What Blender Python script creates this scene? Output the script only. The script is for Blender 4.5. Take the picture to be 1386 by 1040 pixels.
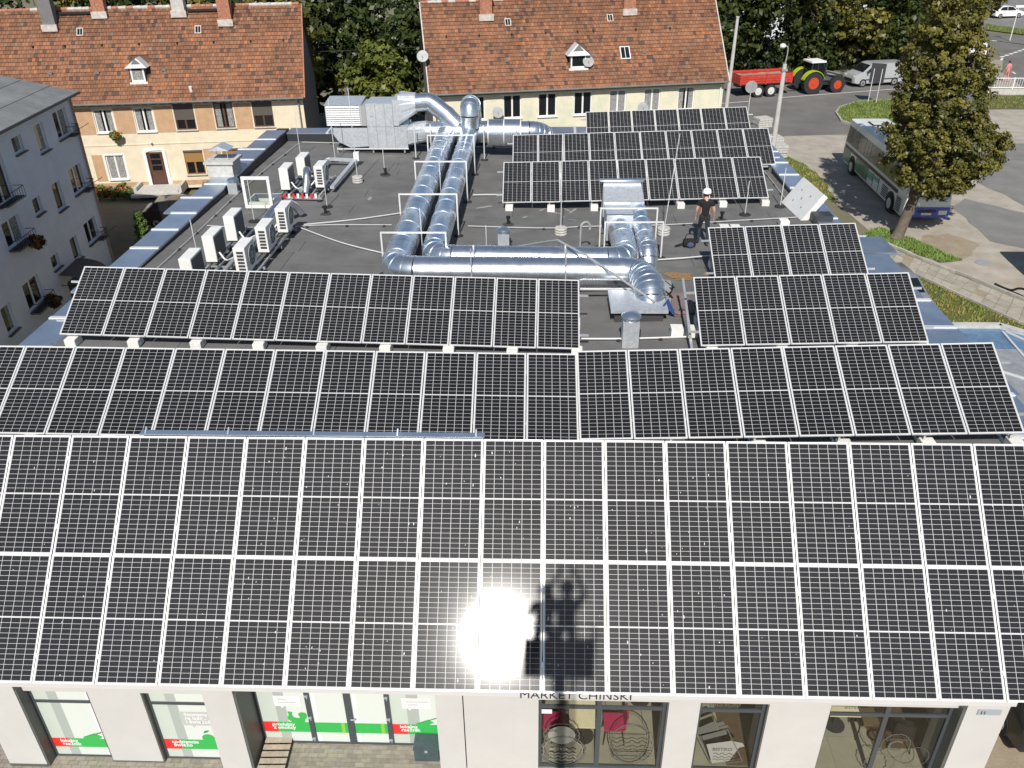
import bpy, bmesh, math, random
from mathutils import Vector, Matrix, noise as mnoise
random.seed(7)
for o in list(bpy.data.objects): bpy.data.objects.remove(o)
SC = bpy.context.scene
COL = SC.collection
R = math.radians

# ------------------------------------------------------------------ camera
cam_d = bpy.data.cameras.new('camera'); cam = bpy.data.objects.new('camera', cam_d); COL.objects.link(cam)
cam_d.sensor_width = 36; cam_d.lens = 36*1137.4665/1386; cam_d.clip_start = 0.1; cam_d.clip_end = 2000
def cam_axes(pitch, yaw, roll):
    cp, sp, cy, sy = math.cos(pitch), math.sin(pitch), math.cos(yaw), math.sin(yaw)
    f = Vector((sy*cp, cy*cp, -sp)); r = Vector((cy, -sy, 0)); u = r.cross(f)
    cr, sr = math.cos(roll), math.sin(roll)
    return r*cr+u*sr, u*cr-r*sr, f
_r, _u, _f = cam_axes(R(30.46635751), R(-2.31608676), R(-0.78140316))
CAM = Vector((-0.0498, -12.2708, 15.361))
m = Matrix.Identity(4)
for i in range(3): m[i][0] = _r[i]; m[i][1] = _u[i]; m[i][2] = -_f[i]; m[i][3] = CAM[i]
cam.matrix_world = m
SC.camera = cam
# ------------------------------------------------------------------ sky, sun, exposure
SUN_EL, SUN_AZ = R(43.9), R(3.2)          # light travels towards +Y, slightly +X
world = bpy.data.worlds.new('World'); SC.world = world; world.use_nodes = True
wn = world.node_tree; wn.nodes.clear()
sky = wn.nodes.new('ShaderNodeTexSky'); sky.sky_type = 'NISHITA'; sky.sun_disc = False
sky.sun_elevation = SUN_EL; sky.sun_rotation = math.pi+SUN_AZ; sky.air_density = 1.0; sky.dust_density = 0.6; sky.ozone_density = 1.5
bg = wn.nodes.new('ShaderNodeBackground'); bg.inputs[1].default_value = 0.075
wo = wn.nodes.new('ShaderNodeOutputWorld'); wn.links.new(sky.outputs[0], bg.inputs[0]); wn.links.new(bg.outputs[0], wo.inputs[0])
sl = bpy.data.lights.new('sun', 'SUN'); sl.energy = 4.6; sl.angle = R(0.53); sl.color = (1.0, 0.955, 0.89)
sun = bpy.data.objects.new('sun', sl); COL.objects.link(sun)
SUN_DIR = Vector((math.sin(SUN_AZ)*math.cos(SUN_EL), math.cos(SUN_AZ)*math.cos(SUN_EL), -math.sin(SUN_EL)))
sun.rotation_euler = SUN_DIR.to_track_quat('-Z', 'Y').to_euler(); sun.location = (0, -60, 60)
SC.view_settings.view_transform = 'Standard'; SC.view_settings.look = 'None'
SC.view_settings.exposure = 0.15; SC.view_settings.gamma = 1.0; SC.view_settings.use_curve_mapping = False
SC.render.engine = 'CYCLES'

# ------------------------------------------------------------------ materials
MATS = {}
def mat(name, col, rough=0.7, metal=0.0, var=0.0, vscale=3.0, bump=0.0, bscale=30.0, coat=0.0, coat_rough=0.05,
        col2=None, attr=None, objrand=0.0, spec=0.5, emit=None, detail=4.0, rvar=0.0):
    m = bpy.data.materials.new(name); m.use_nodes = True; nt = m.node_tree; N = nt.nodes; L = nt.links
    b = N['Principled BSDF']
    c = (*col, 1.0)
    b.inputs['Base Color'].default_value = c; b.inputs['Roughness'].default_value = rough; b.inputs['Metallic'].default_value = metal
    b.inputs['Coat Weight'].default_value = coat; b.inputs['Coat Roughness'].default_value = coat_rough
    b.inputs['Specular IOR Level'].default_value = spec
    out = None
    tc = N.new('ShaderNodeTexCoord')
    if attr:
        a = N.new('ShaderNodeAttribute'); a.attribute_name = attr; out = a.outputs['Color']
    if var > 0 or col2:
        n1 = N.new('ShaderNodeTexNoise'); n1.inputs['Scale'].default_value = vscale; n1.inputs['Detail'].default_value = detail
        n1.inputs['Roughness'].default_value = 0.65
        L.new(tc.outputs['Object'], n1.inputs['Vector'])
        rp = N.new('ShaderNodeValToRGB'); rp.color_ramp.elements[0].position = 0.32; rp.color_ramp.elements[1].position = 0.68
        c2 = col2 if col2 else tuple(min(1, x*(1+var)) for x in col)
        c1 = col if col2 else tuple(x*(1-var) for x in col)
        rp.color_ramp.elements[0].color = (*c1, 1); rp.color_ramp.elements[1].color = (*c2, 1)
        L.new(n1.outputs['Fac'], rp.inputs['Fac'])
        if out:
            mx = N.new('ShaderNodeMix'); mx.data_type = 'RGBA'; mx.blend_type = 'MULTIPLY'; mx.inputs[0].default_value = 1.0
            L.new(out, mx.inputs[6]); L.new(rp.outputs[0], mx.inputs[7]); out = mx.outputs[2]
        else: out = rp.outputs[0]
        if rvar:
            mr = N.new('ShaderNodeMapRange'); mr.inputs[3].default_value = max(0.02, rough-rvar); mr.inputs[4].default_value = rough+rvar
            L.new(n1.outputs['Fac'], mr.inputs[0]); L.new(mr.outputs[0], b.inputs['Roughness'])
    if objrand:
        oi = N.new('ShaderNodeObjectInfo'); mr = N.new('ShaderNodeMapRange')
        mr.inputs[3].default_value = 1-objrand; mr.inputs[4].default_value = 1+objrand
        L.new(oi.outputs['Random'], mr.inputs[0])
        hs = N.new('ShaderNodeHueSaturation')
        if out: L.new(out, hs.inputs['Color'])
        else: hs.inputs['Color'].default_value = c
        L.new(mr.outputs[0], hs.inputs['Value']); out = hs.outputs[0]
    if out: L.new(out, b.inputs['Base Color'])
    if bump:
        n2 = N.new('ShaderNodeTexNoise'); n2.inputs['Scale'].default_value = bscale; n2.inputs['Detail'].default_value = 6
        L.new(tc.outputs['Object'], n2.inputs['Vector'])
        bp = N.new('ShaderNodeBump'); bp.inputs['Strength'].default_value = bump; bp.inputs['Distance'].default_value = 0.02
        L.new(n2.outputs['Fac'], bp.inputs['Height']); L.new(bp.outputs[0], b.inputs['Normal'])
    if emit:
        b.inputs['Emission Color'].default_value = (*emit[0], 1); b.inputs['Emission Strength'].default_value = emit[1]
    MATS[name] = m
    return m
mat('cell', (0.0042, 0.0042, 0.0055), 0.6, var=0.35, vscale=0.7, coat=0.62, coat_rough=0.082, spec=0.24, objrand=0.3)
mat('cellbar', (0.52, 0.52, 0.52), 0.55, coat=0.5, coat_rough=0.08)
mat('alu', (0.80, 0.80, 0.79), 0.42, metal=0.35, var=0.05, vscale=2)
mat('rail', (0.62, 0.63, 0.63), 0.4, metal=0.6)
mat('galv', (0.72, 0.77, 0.82), 0.28, metal=0.93, var=0.07, vscale=4, rvar=0.06)
mat('galvflat', (0.68, 0.71, 0.74), 0.42, metal=0.6, var=0.12, vscale=9, rvar=0.08)
mat('coping', (0.58, 0.66, 0.76), 0.35, metal=0.85, var=0.10, vscale=1.2, rvar=0.1, objrand=0.12, bump=0.06, bscale=2)
mat('copingjoint', (0.74, 0.75, 0.76), 0.4, metal=0.3)
mat('bitumen', (0.150, 0.148, 0.145), 0.9, var=0.17, vscale=1.1, bump=0.35, bscale=140, objrand=0.055, spec=0.25, detail=9)
mat('bitumenbase', (0.05, 0.05, 0.05), 0.95)
mat('rust', (0.25, 0.155, 0.07), 0.9, var=0.35, vscale=9)
mat('white', (0.74, 0.74, 0.72), 0.5, var=0.05, vscale=4)
mat('acwhite', (0.76, 0.76, 0.72), 0.45, var=0.06, vscale=6)
mat('acgrille', (0.05, 0.05, 0.055), 0.6)
mat('acfin', (0.11, 0.115, 0.12), 0.55, metal=0.3)
mat('concrete', (0.48, 0.47, 0.44), 0.9, var=0.15, vscale=6, bump=0.3, bscale=60)
mat('blockwhite', (0.72, 0.71, 0.66), 0.9, var=0.12, vscale=12, bump=0.3, bscale=80, objrand=0.08)
mat('render', (0.53, 0.518, 0.50), 0.85, var=0.035, vscale=1.3, bump=0.12, bscale=160)
mat('fascia', (0.58, 0.575, 0.565), 0.6, var=0.03, vscale=1)
mat('dark', (0.03, 0.033, 0.036), 0.5)
mat('black', (0.012, 0.012, 0.013), 0.6)
mat('rubber', (0.022, 0.022, 0.023), 0.8)
mat('anthracite', (0.075, 0.085, 0.095), 0.4, metal=0.2)
mat('reveal', (0.10, 0.105, 0.10), 0.5, var=0.1, vscale=2)
mat('steelgrey', (0.30, 0.31, 0.31), 0.5, var=0.15, vscale=3)
mat('poleconc', (0.50, 0.49, 0.47), 0.85, var=0.1, vscale=3)
mat('tile', (0.9, 0.88, 0.86), 0.85, attr='tint', var=0.16, vscale=6, bump=0.3, bscale=40, detail=8)
mat('tilebase', (0.10, 0.055, 0.035), 0.9)
mat('zinc', (0.62, 0.62, 0.62), 0.5, metal=0.2, var=0.1, vscale=6)
mat('mortar', (0.50, 0.46, 0.42), 0.9, var=0.25, vscale=5)
mat('brick', (0.36, 0.16, 0.10), 0.9, var=0.35, vscale=9, bump=0.4, bscale=30)
mat('cream', (0.72, 0.63, 0.47), 0.92, var=0.10, vscale=1.6, bump=0.3, bscale=50, detail=9)
mat('ochre', (0.50, 0.32, 0.19), 0.92, var=0.12, vscale=2.2, bump=0.3, bscale=50, detail=9)
mat('greenwall', (0.56, 0.58, 0.45), 0.92, col2=(0.78, 0.70, 0.54), vscale=1.3, bump=0.3, bscale=50, detail=9)
mat('whitewall', (0.66, 0.69, 0.76), 0.9, var=0.07, vscale=1.2, bump=0.3, bscale=60, detail=8)
mat('pinkwall', (0.42, 0.27, 0.22), 0.9, var=0.15, vscale=2)
mat('greywall', (0.17, 0.17, 0.17), 0.9, var=0.15, vscale=2)
mat('pane', (0.012, 0.014, 0.016), 0.08, spec=0.7)
mat('curtain', (0.26, 0.26, 0.25), 0.9, var=0.6, vscale=14)
mat('winwhite', (0.78, 0.78, 0.76), 0.45)
mat('winbrown', (0.11, 0.055, 0.028), 0.55, var=0.2, vscale=9)
mat('winochre', (0.30, 0.145, 0.035), 0.55, var=0.2, vscale=9)
mat('shutterdark', (0.10, 0.085, 0.075), 0.6)
mat('shutterochre', (0.33, 0.18, 0.06), 0.6)
mat('doorbrown', (0.10, 0.045, 0.032), 0.5, var=0.2, vscale=8)
mat('sheetroof', (0.19, 0.195, 0.195), 0.75, var=0.18, vscale=1.0, objrand=0.1)
mat('asphalt', (0.155, 0.148, 0.138), 0.92, var=0.20, vscale=0.35, bump=0.3, bscale=60, detail=10)
mat('asphalt2', (0.20, 0.195, 0.185), 0.92, var=0.16, vscale=0.7, bump=0.3, bscale=60, detail=10)
mat('gravel', (0.30, 0.265, 0.215), 0.95, col2=(0.44, 0.40, 0.335), vscale=0.9, bump=0.6, bscale=22, detail=12)
mat('soil', (0.22, 0.19, 0.14), 0.95, col2=(0.12, 0.12, 0.05), vscale=0.35, bump=0.5, bscale=12, detail=10)
mat('dirt', (0.26, 0.20, 0.13), 0.95, col2=(0.34, 0.29, 0.22), vscale=1.4, bump=0.5, bscale=20, detail=10)
mat('slab', (0.36, 0.33, 0.27), 0.92, var=0.16, vscale=3, bump=0.4, bscale=40, objrand=0.16, detail=8)
mat('kerb', (0.40, 0.38, 0.34), 0.9, var=0.15, vscale=4, objrand=0.1)
mat('paver', (0.28, 0.26, 0.215), 0.9, attr='tint', var=0.15, vscale=8, bump=0.3, bscale=60)
mat('paint', (0.74, 0.74, 0.72), 0.7, var=0.12, vscale=6)
mat('grassbase', (0.065, 0.085, 0.020), 0.95, col2=(0.13, 0.12, 0.04), vscale=1.3, bump=0.5, bscale=30, detail=9)
mat('blade', (0.9, 0.9, 0.9), 0.8, attr='tint')
mat('bark', (0.13, 0.105, 0.08), 0.95, var=0.25, vscale=6, bump=0.8, bscale=14)
mat('greenbox', (0.055, 0.085, 0.09), 0.5, var=0.15, vscale=8)
mat('wood', (0.40, 0.34, 0.26), 0.85, var=0.2, vscale=8)
mat('woodtable', (0.80, 0.72, 0.52), 0.5, var=0.06, vscale=6)
mat('floorin', (0.33, 0.31, 0.25), 0.5, var=0.08, vscale=3, objrand=0.06)
mat('brownrug', (0.10, 0.065, 0.035), 0.9, var=0.2, vscale=5)
mat('magenta', (0.42, 0.02, 0.10), 0.7)
mat('chairbrown', (0.13, 0.09, 0.04), 0.7)
mat('filmpale', (0.52, 0.58, 0.52), 0.35, var=0.02, vscale=1)
mat('filmmid', (0.38, 0.42, 0.39), 0.35)
mat('filmlight', (0.63, 0.67, 0.63), 0.35)
mat('filmwhite', (0.74, 0.75, 0.74), 0.4)
mat('filmred', (0.72, 0.035, 0.03), 0.4)
mat('filmgreen', (0.04, 0.42, 0.085), 0.4)
mat('filmdkgreen', (0.03, 0.25, 0.09), 0.4)
mat('filmlime', (0.22, 0.52, 0.06), 0.4)
mat('filmgrey', (0.46, 0.48, 0.46), 0.4)
mat('etch', (0.10, 0.10, 0.085), 0.6)
mat('etchlight', (0.27, 0.27, 0.235), 0.6)
mat('ink', (0.03, 0.03, 0.03), 0.5)
mat('inkgrey', (0.33, 0.33, 0.33), 0.5)
mat('platesteel', (0.33, 0.37, 0.40), 0.5)
mat('tractorlime', (0.42, 0.50, 0.02), 0.35, coat=0.5)
mat('tractorred', (0.52, 0.065, 0.025), 0.4)
mat('trailerred', (0.50, 0.045, 0.03), 0.5, var=0.2, vscale=4)
mat('vansilver', (0.50, 0.51, 0.52), 0.35, metal=0.3, coat=0.6)
mat('carsilver', (0.36, 0.38, 0.41), 0.32, metal=0.5, coat=0.7)
mat('carwhite', (0.78, 0.78, 0.78), 0.3, coat=0.6)
mat('carblack', (0.010, 0.010, 0.011), 0.3, coat=0.6)
mat('cargrey', (0.10, 0.11, 0.12), 0.35, coat=0.5)
mat('buswhite', (0.74, 0.76, 0.74), 0.4, coat=0.4)
mat('busgreen', (0.05, 0.20, 0.095), 0.45, coat=0.4)
mat('busgreen2', (0.14, 0.36, 0.25), 0.45, coat=0.4)
mat('busmaroon', (0.07, 0.035, 0.03), 0.45)
mat('busblue', (0.02, 0.06, 0.42), 0.35, coat=0.5)
mat('lamp', (0.7, 0.7, 0.68), 0.2)
mat('taillight', (0.4, 0.02, 0.02), 0.3)
mat('rim', (0.45, 0.45, 0.45), 0.4, metal=0.6)
mat('rimwhite', (0.6, 0.6, 0.58), 0.5)
mat('skin', (0.50, 0.29, 0.20), 0.6)
mat('shirtblack', (0.010, 0.010, 0.011), 0.9)
mat('trousers', (0.025, 0.027, 0.032), 0.9)
mat('jeans', (0.05, 0.075, 0.13), 0.9)
mat('pinkcloth', (0.62, 0.22, 0.20), 0.9)
mat('shoe', (0.4, 0.4, 0.4), 0.7)
mat('hair', (0.05, 0.03, 0.02), 0.8)
mat('hatwhite', (0.8, 0.8, 0.8), 0.4)
mat('hivis', (0.55, 0.20, 0.03), 0.8)
mat('flowerred', (0.45, 0.07, 0.02), 0.8)
mat('clothpink', (0.20, 0.15, 0.14), 0.95)
mat('blueplastic', (0.03, 0.07, 0.22), 0.5)
mat('signback', (0.04, 0.04, 0.045), 0.6)
mat('canopyblue', (0.16, 0.27, 0.40), 0.35, metal=0.3, var=0.25, vscale=5, detail=9)
mat('canopygrey', (0.27, 0.28, 0.29), 0.5, var=0.2, vscale=5, detail=9)
mat('waterpool', (0.02, 0.02, 0.02), 0.1)
def leaf_mat(name, col, col2):
    m = bpy.data.materials.new(name); m.use_nodes = True; nt = m.node_tree; N = nt.nodes; L = nt.links
    N.clear(); o = N.new('ShaderNodeOutputMaterial'); d = N.new('ShaderNodeBsdfPrincipled'); t = N.new('ShaderNodeBsdfTranslucent'); mx = N.new('ShaderNodeMixShader')
    a = N.new('ShaderNodeAttribute'); a.attribute_name = 'tint'
    d.inputs['Roughness'].default_value = 0.42; d.inputs['Specular IOR Level'].default_value = 0.35
    rp = N.new('ShaderNodeValToRGB'); rp.color_ramp.elements[0].color = (*col, 1); rp.color_ramp.elements[1].color = (*col2, 1)
    L.new(a.outputs['Fac'], rp.inputs[0]); L.new(rp.outputs[0], d.inputs['Base Color']); L.new(rp.outputs[0], t.inputs['Color'])
    mx.inputs[0].default_value = 0.22; L.new(d.outputs[0], mx.inputs[1]); L.new(t.outputs[0], mx.inputs[2]); L.new(mx.outputs[0], o.inputs[0])
    MATS[name] = m
leaf_mat('leafolive', (0.030, 0.042, 0.008), (0.24, 0.21, 0.045))
leaf_mat('leafdark', (0.014, 0.028, 0.007), (0.075, 0.095, 0.020))
leaf_mat('leafbright', (0.05, 0.085, 0.012), (0.22, 0.23, 0.05))
leaf_mat('leafcon', (0.05, 0.10, 0.018), (0.15, 0.21, 0.05))
def glass_mat():
    m = bpy.data.materials.new('shopglass'); m.use_nodes = True; nt = m.node_tree; N = nt.nodes; L = nt.links
    N.clear(); o = N.new('ShaderNodeOutputMaterial'); g = N.new('ShaderNodeBsdfGlossy'); t = N.new('ShaderNodeBsdfTransparent'); mx = N.new('ShaderNodeMixShader')
    lw = N.new('ShaderNodeLayerWeight'); lw.inputs[0].default_value = 0.5; pw = N.new('ShaderNodeMath'); pw.operation = 'POWER'; pw.inputs[1].default_value = 4.0; L.new(lw.outputs['Facing'], pw.inputs[0]); fr = N.new('ShaderNodeMath'); fr.operation = 'MULTIPLY_ADD'; fr.inputs[1].default_value = 0.9; fr.inputs[2].default_value = 0.03; L.new(pw.outputs[0], fr.inputs[0]); g.inputs['Roughness'].default_value = 0.02; t.inputs[0].default_value = (0.90, 0.91, 0.88, 1)
    L.new(fr.outputs[0], mx.inputs[0]); L.new(t.outputs[0], mx.inputs[1]); L.new(g.outputs[0], mx.inputs[2]); L.new(mx.outputs[0], o.inputs[0])
    MATS['shopglass'] = m
glass_mat()
M = MATS

# ------------------------------------------------------------------ mesh helpers
class MB:
    def __init__(s): s.v = []; s.f = []; s.mi = []; s.t = []; s.cur = 0; s.tint = None
    def face(s, idx): s.f.append(tuple(idx)); s.mi.append(s.cur); s.t.append(s.tint)
    def add(s, pts, faces):
        n = len(s.v); s.v += [tuple(p) for p in pts]
        for f in faces: s.face([n+i for i in f])
        return s
    def quad(s, a, b, c, d): return s.add([a, b, c, d], [(0, 1, 2, 3)])
    def poly(s, pts): return s.add(pts, [tuple(range(len(pts)))])
    def box(s, lo, hi, mtx=None):
        x0, y0, z0 = lo; x1, y1, z1 = hi
        p = [(x0,y0,z0),(x1,y0,z0),(x1,y1,z0),(x0,y1,z0),(x0,y0,z1),(x1,y0,z1),(x1,y1,z1),(x0,y1,z1)]
        if mtx is not None: p = [tuple(mtx @ Vector(q)) for q in p]
        return s.add(p, [(0,3,2,1),(4,5,6,7),(0,1,5,4),(1,2,6,5),(2,3,7,6),(3,0,4,7)])
    def cbox(s, c, size, rz=0):
        mt = Matrix.Translation(c) @ Matrix.Rotation(rz, 4, 'Z'); h = [q/2 for q in size]
        return s.box((-h[0],-h[1],-h[2]), (h[0],h[1],h[2]), mt)
    def bar(s, a, b, w, h=None):
        a = Vector(a); b = Vector(b); h = h or w; d = b-a; L = d.length
        q = d.to_track_quat('X', 'Z').to_matrix().to_4x4()
        return s.box((0,-w/2,-h/2), (L,w/2,h/2), Matrix.Translation(a) @ q)
    def cyl(s, a, b, r, n=12, r2=None, caps=True):
        a = Vector(a); b = Vector(b); r2 = r if r2 is None else r2
        q = (b-a).to_track_quat('Z', 'Y').to_matrix()
        k = len(s.v)
        for (c, rr) in ((a, r), (b, r2)):
            for i in range(n):
                t = 2*math.pi*i/n; s.v.append(tuple(c + q @ Vector((rr*math.cos(t), rr*math.sin(t), 0))))
        for i in range(n): s.face((k+i, k+(i+1)%n, k+n+(i+1)%n, k+n+i))
        if caps: s.face([k+n-1-i for i in range(n)]); s.face([k+n+i for i in range(n)])
        return s
    def tube(s, pts, r, n=8, caps=True):
        P = [Vector(p) for p in pts]; k = len(s.v); up = None
        rs = r if isinstance(r, (list, tuple)) else [r]*len(P)
        for i, p in enumerate(P):
            t = (P[min(i+1, len(P)-1)]-P[max(i-1, 0)]).normalized()
            if up is None: up = Vector((0,0,1)) if abs(t.z) < 0.9 else Vector((0,1,0))
            u = (up - t*up.dot(t)).normalized(); up = u; w = t.cross(u)
            for j in range(n):
                a = 2*math.pi*j/n; s.v.append(tuple(p+(u*math.cos(a)+w*math.sin(a))*rs[i]))
        for i in range(len(P)-1):
            for j in range(n): s.face((k+i*n+j, k+i*n+(j+1)%n, k+(i+1)*n+(j+1)%n, k+(i+1)*n+j))
        if caps: s.face([k+n-1-j for j in range(n)]); s.face([k+(len(P)-1)*n+j for j in range(n)])
        return s
    def lathe(s, c, prof, n=16):
        k = len(s.v); c = Vector(c)
        for r, z in prof:
            for j in range(n): a = 2*math.pi*j/n; s.v.append((c.x+r*math.cos(a), c.y+r*math.sin(a), c.z+z))
        for i in range(len(prof)-1):
            for j in range(n): s.face((k+i*n+j, k+i*n+(j+1)%n, k+(i+1)*n+(j+1)%n, k+(i+1)*n+j))
        s.face([k+n-1-j for j in range(n)]); s.face([k+(len(prof)-1)*n+j for j in range(n)])
        return s
    def prism(s, poly, axis_a, axis_b):
        # poly: 3d points of one face, shifted by vector axis
        n = len(poly); d0 = Vector(axis_a); d1 = Vector(axis_b)
        p = [tuple(Vector(q)+d0) for q in poly]+[tuple(Vector(q)+d1) for q in poly]
        f = [tuple(range(n-1,-1,-1)), tuple(range(n, 2*n))]+[(i, (i+1)%n, n+(i+1)%n, n+i) for i in range(n)]
        return s.add(p, f)
    def sphere(s, c, r, nu=12, nv=8, sc=(1,1,1)):
        k = len(s.v); c = Vector(c)
        for i in range(nv+1):
            th = math.pi*i/nv
            for j in range(nu):
                ph = 2*math.pi*j/nu
                s.v.append((c.x+r*sc[0]*math.sin(th)*math.cos(ph), c.y+r*sc[1]*math.sin(th)*math.sin(ph), c.z+r*sc[2]*math.cos(th)))
        for i in range(nv):
            for j in range(nu): s.face((k+i*nu+j, k+(i+1)*nu+j, k+(i+1)*nu+(j+1)%nu, k+i*nu+(j+1)%nu))
        return s
    def mesh(s, name, mats, smooth=False, fix=True):
        me = bpy.data.meshes.new(name); me.from_pydata(s.v, [], s.f)
        for m in (mats if isinstance(mats, (list, tuple)) else [mats]): me.materials.append(M[m])
        me.polygons.foreach_set('material_index', s.mi)
        if any(t is not None for t in s.t):
            at = me.color_attributes.new('tint', 'FLOAT_COLOR', 'CORNER'); buf = []
            for p, t in zip(me.polygons, s.t):
                c = t if t is not None else (1,1,1)
                buf += [c[0], c[1], c[2], 1.0]*p.loop_total
            at.data.foreach_set('color', buf)
        if fix:
            bm = bmesh.new(); bm.from_mesh(me); bmesh.ops.recalc_face_normals(bm, faces=bm.faces); bm.to_mesh(me); bm.free()
        if smooth:
            me.polygons.foreach_set('use_smooth', [True]*len(me.polygons))
            try: me.set_sharp_from_angle(angle=R(40))
            except Exception: pass
        me.update()
        return me
    def build(s, name, mats, parent=None, smooth=False, fix=True, stuff=False, off=None):
        if off is not None: s.v = [(a-off[0], b-off[1], c-off[2]) for a, b, c in s.v]
        o = bpy.data.objects.new(name, s.mesh(name, mats, smooth, fix)); COL.objects.link(o)
        if parent is not None: o.parent = parent
        if stuff: o['kind'] = 'stuff'
        return o
def tag(o, label=None, cat=None, group=None, kind=None):
    if label: o['label'] = label
    if cat: o['category'] = cat
    if group: o['group'] = group
    if kind: o['kind'] = kind
    return o
def thing(name, label, cat, loc=(0,0,0), rz=0.0, group=None):
    o = bpy.data.objects.new(name, None); COL.objects.link(o); o.empty_display_size = 0.2
    o.location = loc; o.rotation_euler = (0, 0, rz); tag(o, label, cat, group); return o
def struct(name, mb, mats, parent=None, **k):
    o = mb.build(name, mats, parent, **k)
    if parent is None: o['kind'] = 'structure'
    return o
def inst(src, parent, name=None):
    c = src.copy(); COL.objects.link(c); c.parent = parent; return c
def copy_tree(o, parent=None):
    c = o.copy(); COL.objects.link(c); c.parent = parent
    for ch in o.children: copy_tree(ch, c)
    return c
ORD = ['first','second','third','fourth','fifth','sixth','seventh','eighth','ninth','tenth','eleventh','twelfth','thirteenth','fourteenth',
       'fifteenth','sixteenth','seventeenth','eighteenth','nineteenth','twentieth','twenty-first','twenty-second']
def text_mesh(txt, size, ext=0.002, align='LEFT', space=1.0, bold=0.0, sx=1.0):
    cu = bpy.data.curves.new('lettering', 'FONT'); cu.body = txt; cu.size = size; cu.extrude = ext; cu.align_x = align; cu.space_character = space
    cu.offset = bold; cu.resolution_u = 3
    ob = bpy.data.objects.new('lettering', cu); COL.objects.link(ob)
    dg = bpy.context.evaluated_depsgraph_get(); me = bpy.data.meshes.new_from_object(ob.evaluated_get(dg))
    bpy.data.objects.remove(ob)
    me.transform(Matrix.Diagonal((sx,1,1,1)))
    return me
def text_obj(name, txt, size, x, y, z, matname, parent, bold=0.0, align='LEFT', sx=1.0, off=(0,0,0)):
    me = text_mesh(txt, size, 0.001, align, bold=bold, sx=sx); me.transform(Matrix.Translation((x-off[0], y-off[1], z-off[2])) @ Matrix.Rotation(R(90), 4, 'X'))
    me.materials.clear(); me.materials.append(M[matname])
    o = bpy.data.objects.new(name, me); COL.objects.link(o); o.parent = parent; return o

# ------------------------------------------------------------------ roof height
VX = 0.5
def zr(x, y): return 5.65-0.024*(y-1.3)+(0.03*(x-VX) if x > VX else 0.024*(VX-x))
# ================================================================== SETTING: ground, lot, roads
def smooth(a, b, x):
    t = max(0, min(1, (x-a)/(b-a))); return t*t*(3-2*t)
def zg(x, y):       # the yard between the market and the flats lies about a metre lower
    return -1.0*smooth(-12.4, -13.6, x)*(1-.45*smooth(28, 33, y)-.55*smooth(40, 46, y))*smooth(-60, -45, x)*smooth(-14, -4, y)
xs = [-300, -150, -80]+[-60+2*i for i in range(19)]+[-23+0.5*i for i in range(26)]+[-9, -5, 0, 10, 20, 40, 70, 120, 200, 350]
ys = [-80, -40, -20]+[-14+1*i for i in range(52)]+[42, 50, 60, 80, 120, 200, 350, 700]
gm = MB(); n = len(xs)
for y in ys:
    for x in xs: gm.v.append((x, y, zg(x, y)))
for j in range(len(ys)-1):
    for i in range(n-1): gm.face((j*n+i, j*n+i+1, (j+1)*n+i+1, (j+1)*n+i))
struct('ground', gm, 'soil', smooth=True)
def sheet(name, pts, z, matname, parent=None):
    return struct(name, MB().poly([(x, y, z) for x, y in pts]), matname, parent)
def jag(pts, step=1.2, amp=0.15, closed=True):
    out = []; k = len(pts)
    for i in range(k if closed else k-1):
        a = Vector((*pts[i], 0)); b = Vector((*pts[(i+1) % k], 0)); L = (b-a).length; nn = max(1, int(L/step))
        nv = Vector((-(b-a).y, (b-a).x, 0)).normalized() if L else Vector()
        for q in range(nn):
            p = a.lerp(b, q/nn)
            if q: p = p+nv*random.uniform(-amp, amp)
            out.append((p.x, p.y))
    return out
LOT = [(16.9, 27.9), (18.4, 25.0), (20.3, 22.3), (21.6, 20.2), (30, 10), (60, 10), (60, 56.3), (40, 56.8), (34.0, 56.8), (30, 52.5), (22.0, 49.3), (17.2, 48.9), (15.0, 47), (15.9, 41)]
sheet('parking_lot', LOT, 0.006, 'gravel')
ROAD = [(-40, 48), (-8, 46), (13, 46.5), (17.2, 48.9), (22.0, 49.3), (27, 50.2), (30.5, 53.5), (34, 57.2), (37, 62.5), (40, 68), (43, 77), (40, 73.5), (31, 70.6), (16, 67.0), (-8, 60), (-40, 55)]
sheet('road', ROAD, 0.012, 'asphalt')
sheet('roundabout_road', [(41.0, 62.6), (42.2, 68.2), (43.0, 72), (46.0, 78), (49, 87), (52.6, 97.2), (60, 87), (75, 80), (90, 60)], 0.014, 'asphalt')
sheet('far_lot', [(57.8, 99), (56.3, 104.5), (50, 120), (60, 150), (120, 150), (120, 80), (70, 88)], 0.010, 'asphalt2')
sheet('asphalt_patch', jag([(22.2, 28.1), (22.5, 33.4), (23.8, 34.8), (33, 24.5), (32, 20)], 0.8, 0.12), 0.018, 'asphalt2')
sheet('asphalt_patch', jag([(26.5, 33.2), (25.3, 44), (28.5, 47), (40, 46), (44, 30)], 1.2, 0.3), 0.018, 'asphalt2')
sheet('dirt_patch', jag([(18.2, 27.4), (19.2, 28.9), (20.6, 29.2), (21.5, 27.6), (20.2, 26.0), (18.9, 25.6)], 0.35, 0.16), 0.016, 'dirt')
sheet('pale_lot_strip', jag([(21.0, 33), (20.7, 41), (21.4, 46), (23.0, 46), (22.6, 38), (22.0, 33)], 0.8, 0.2), 0.016, 'slab')
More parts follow.
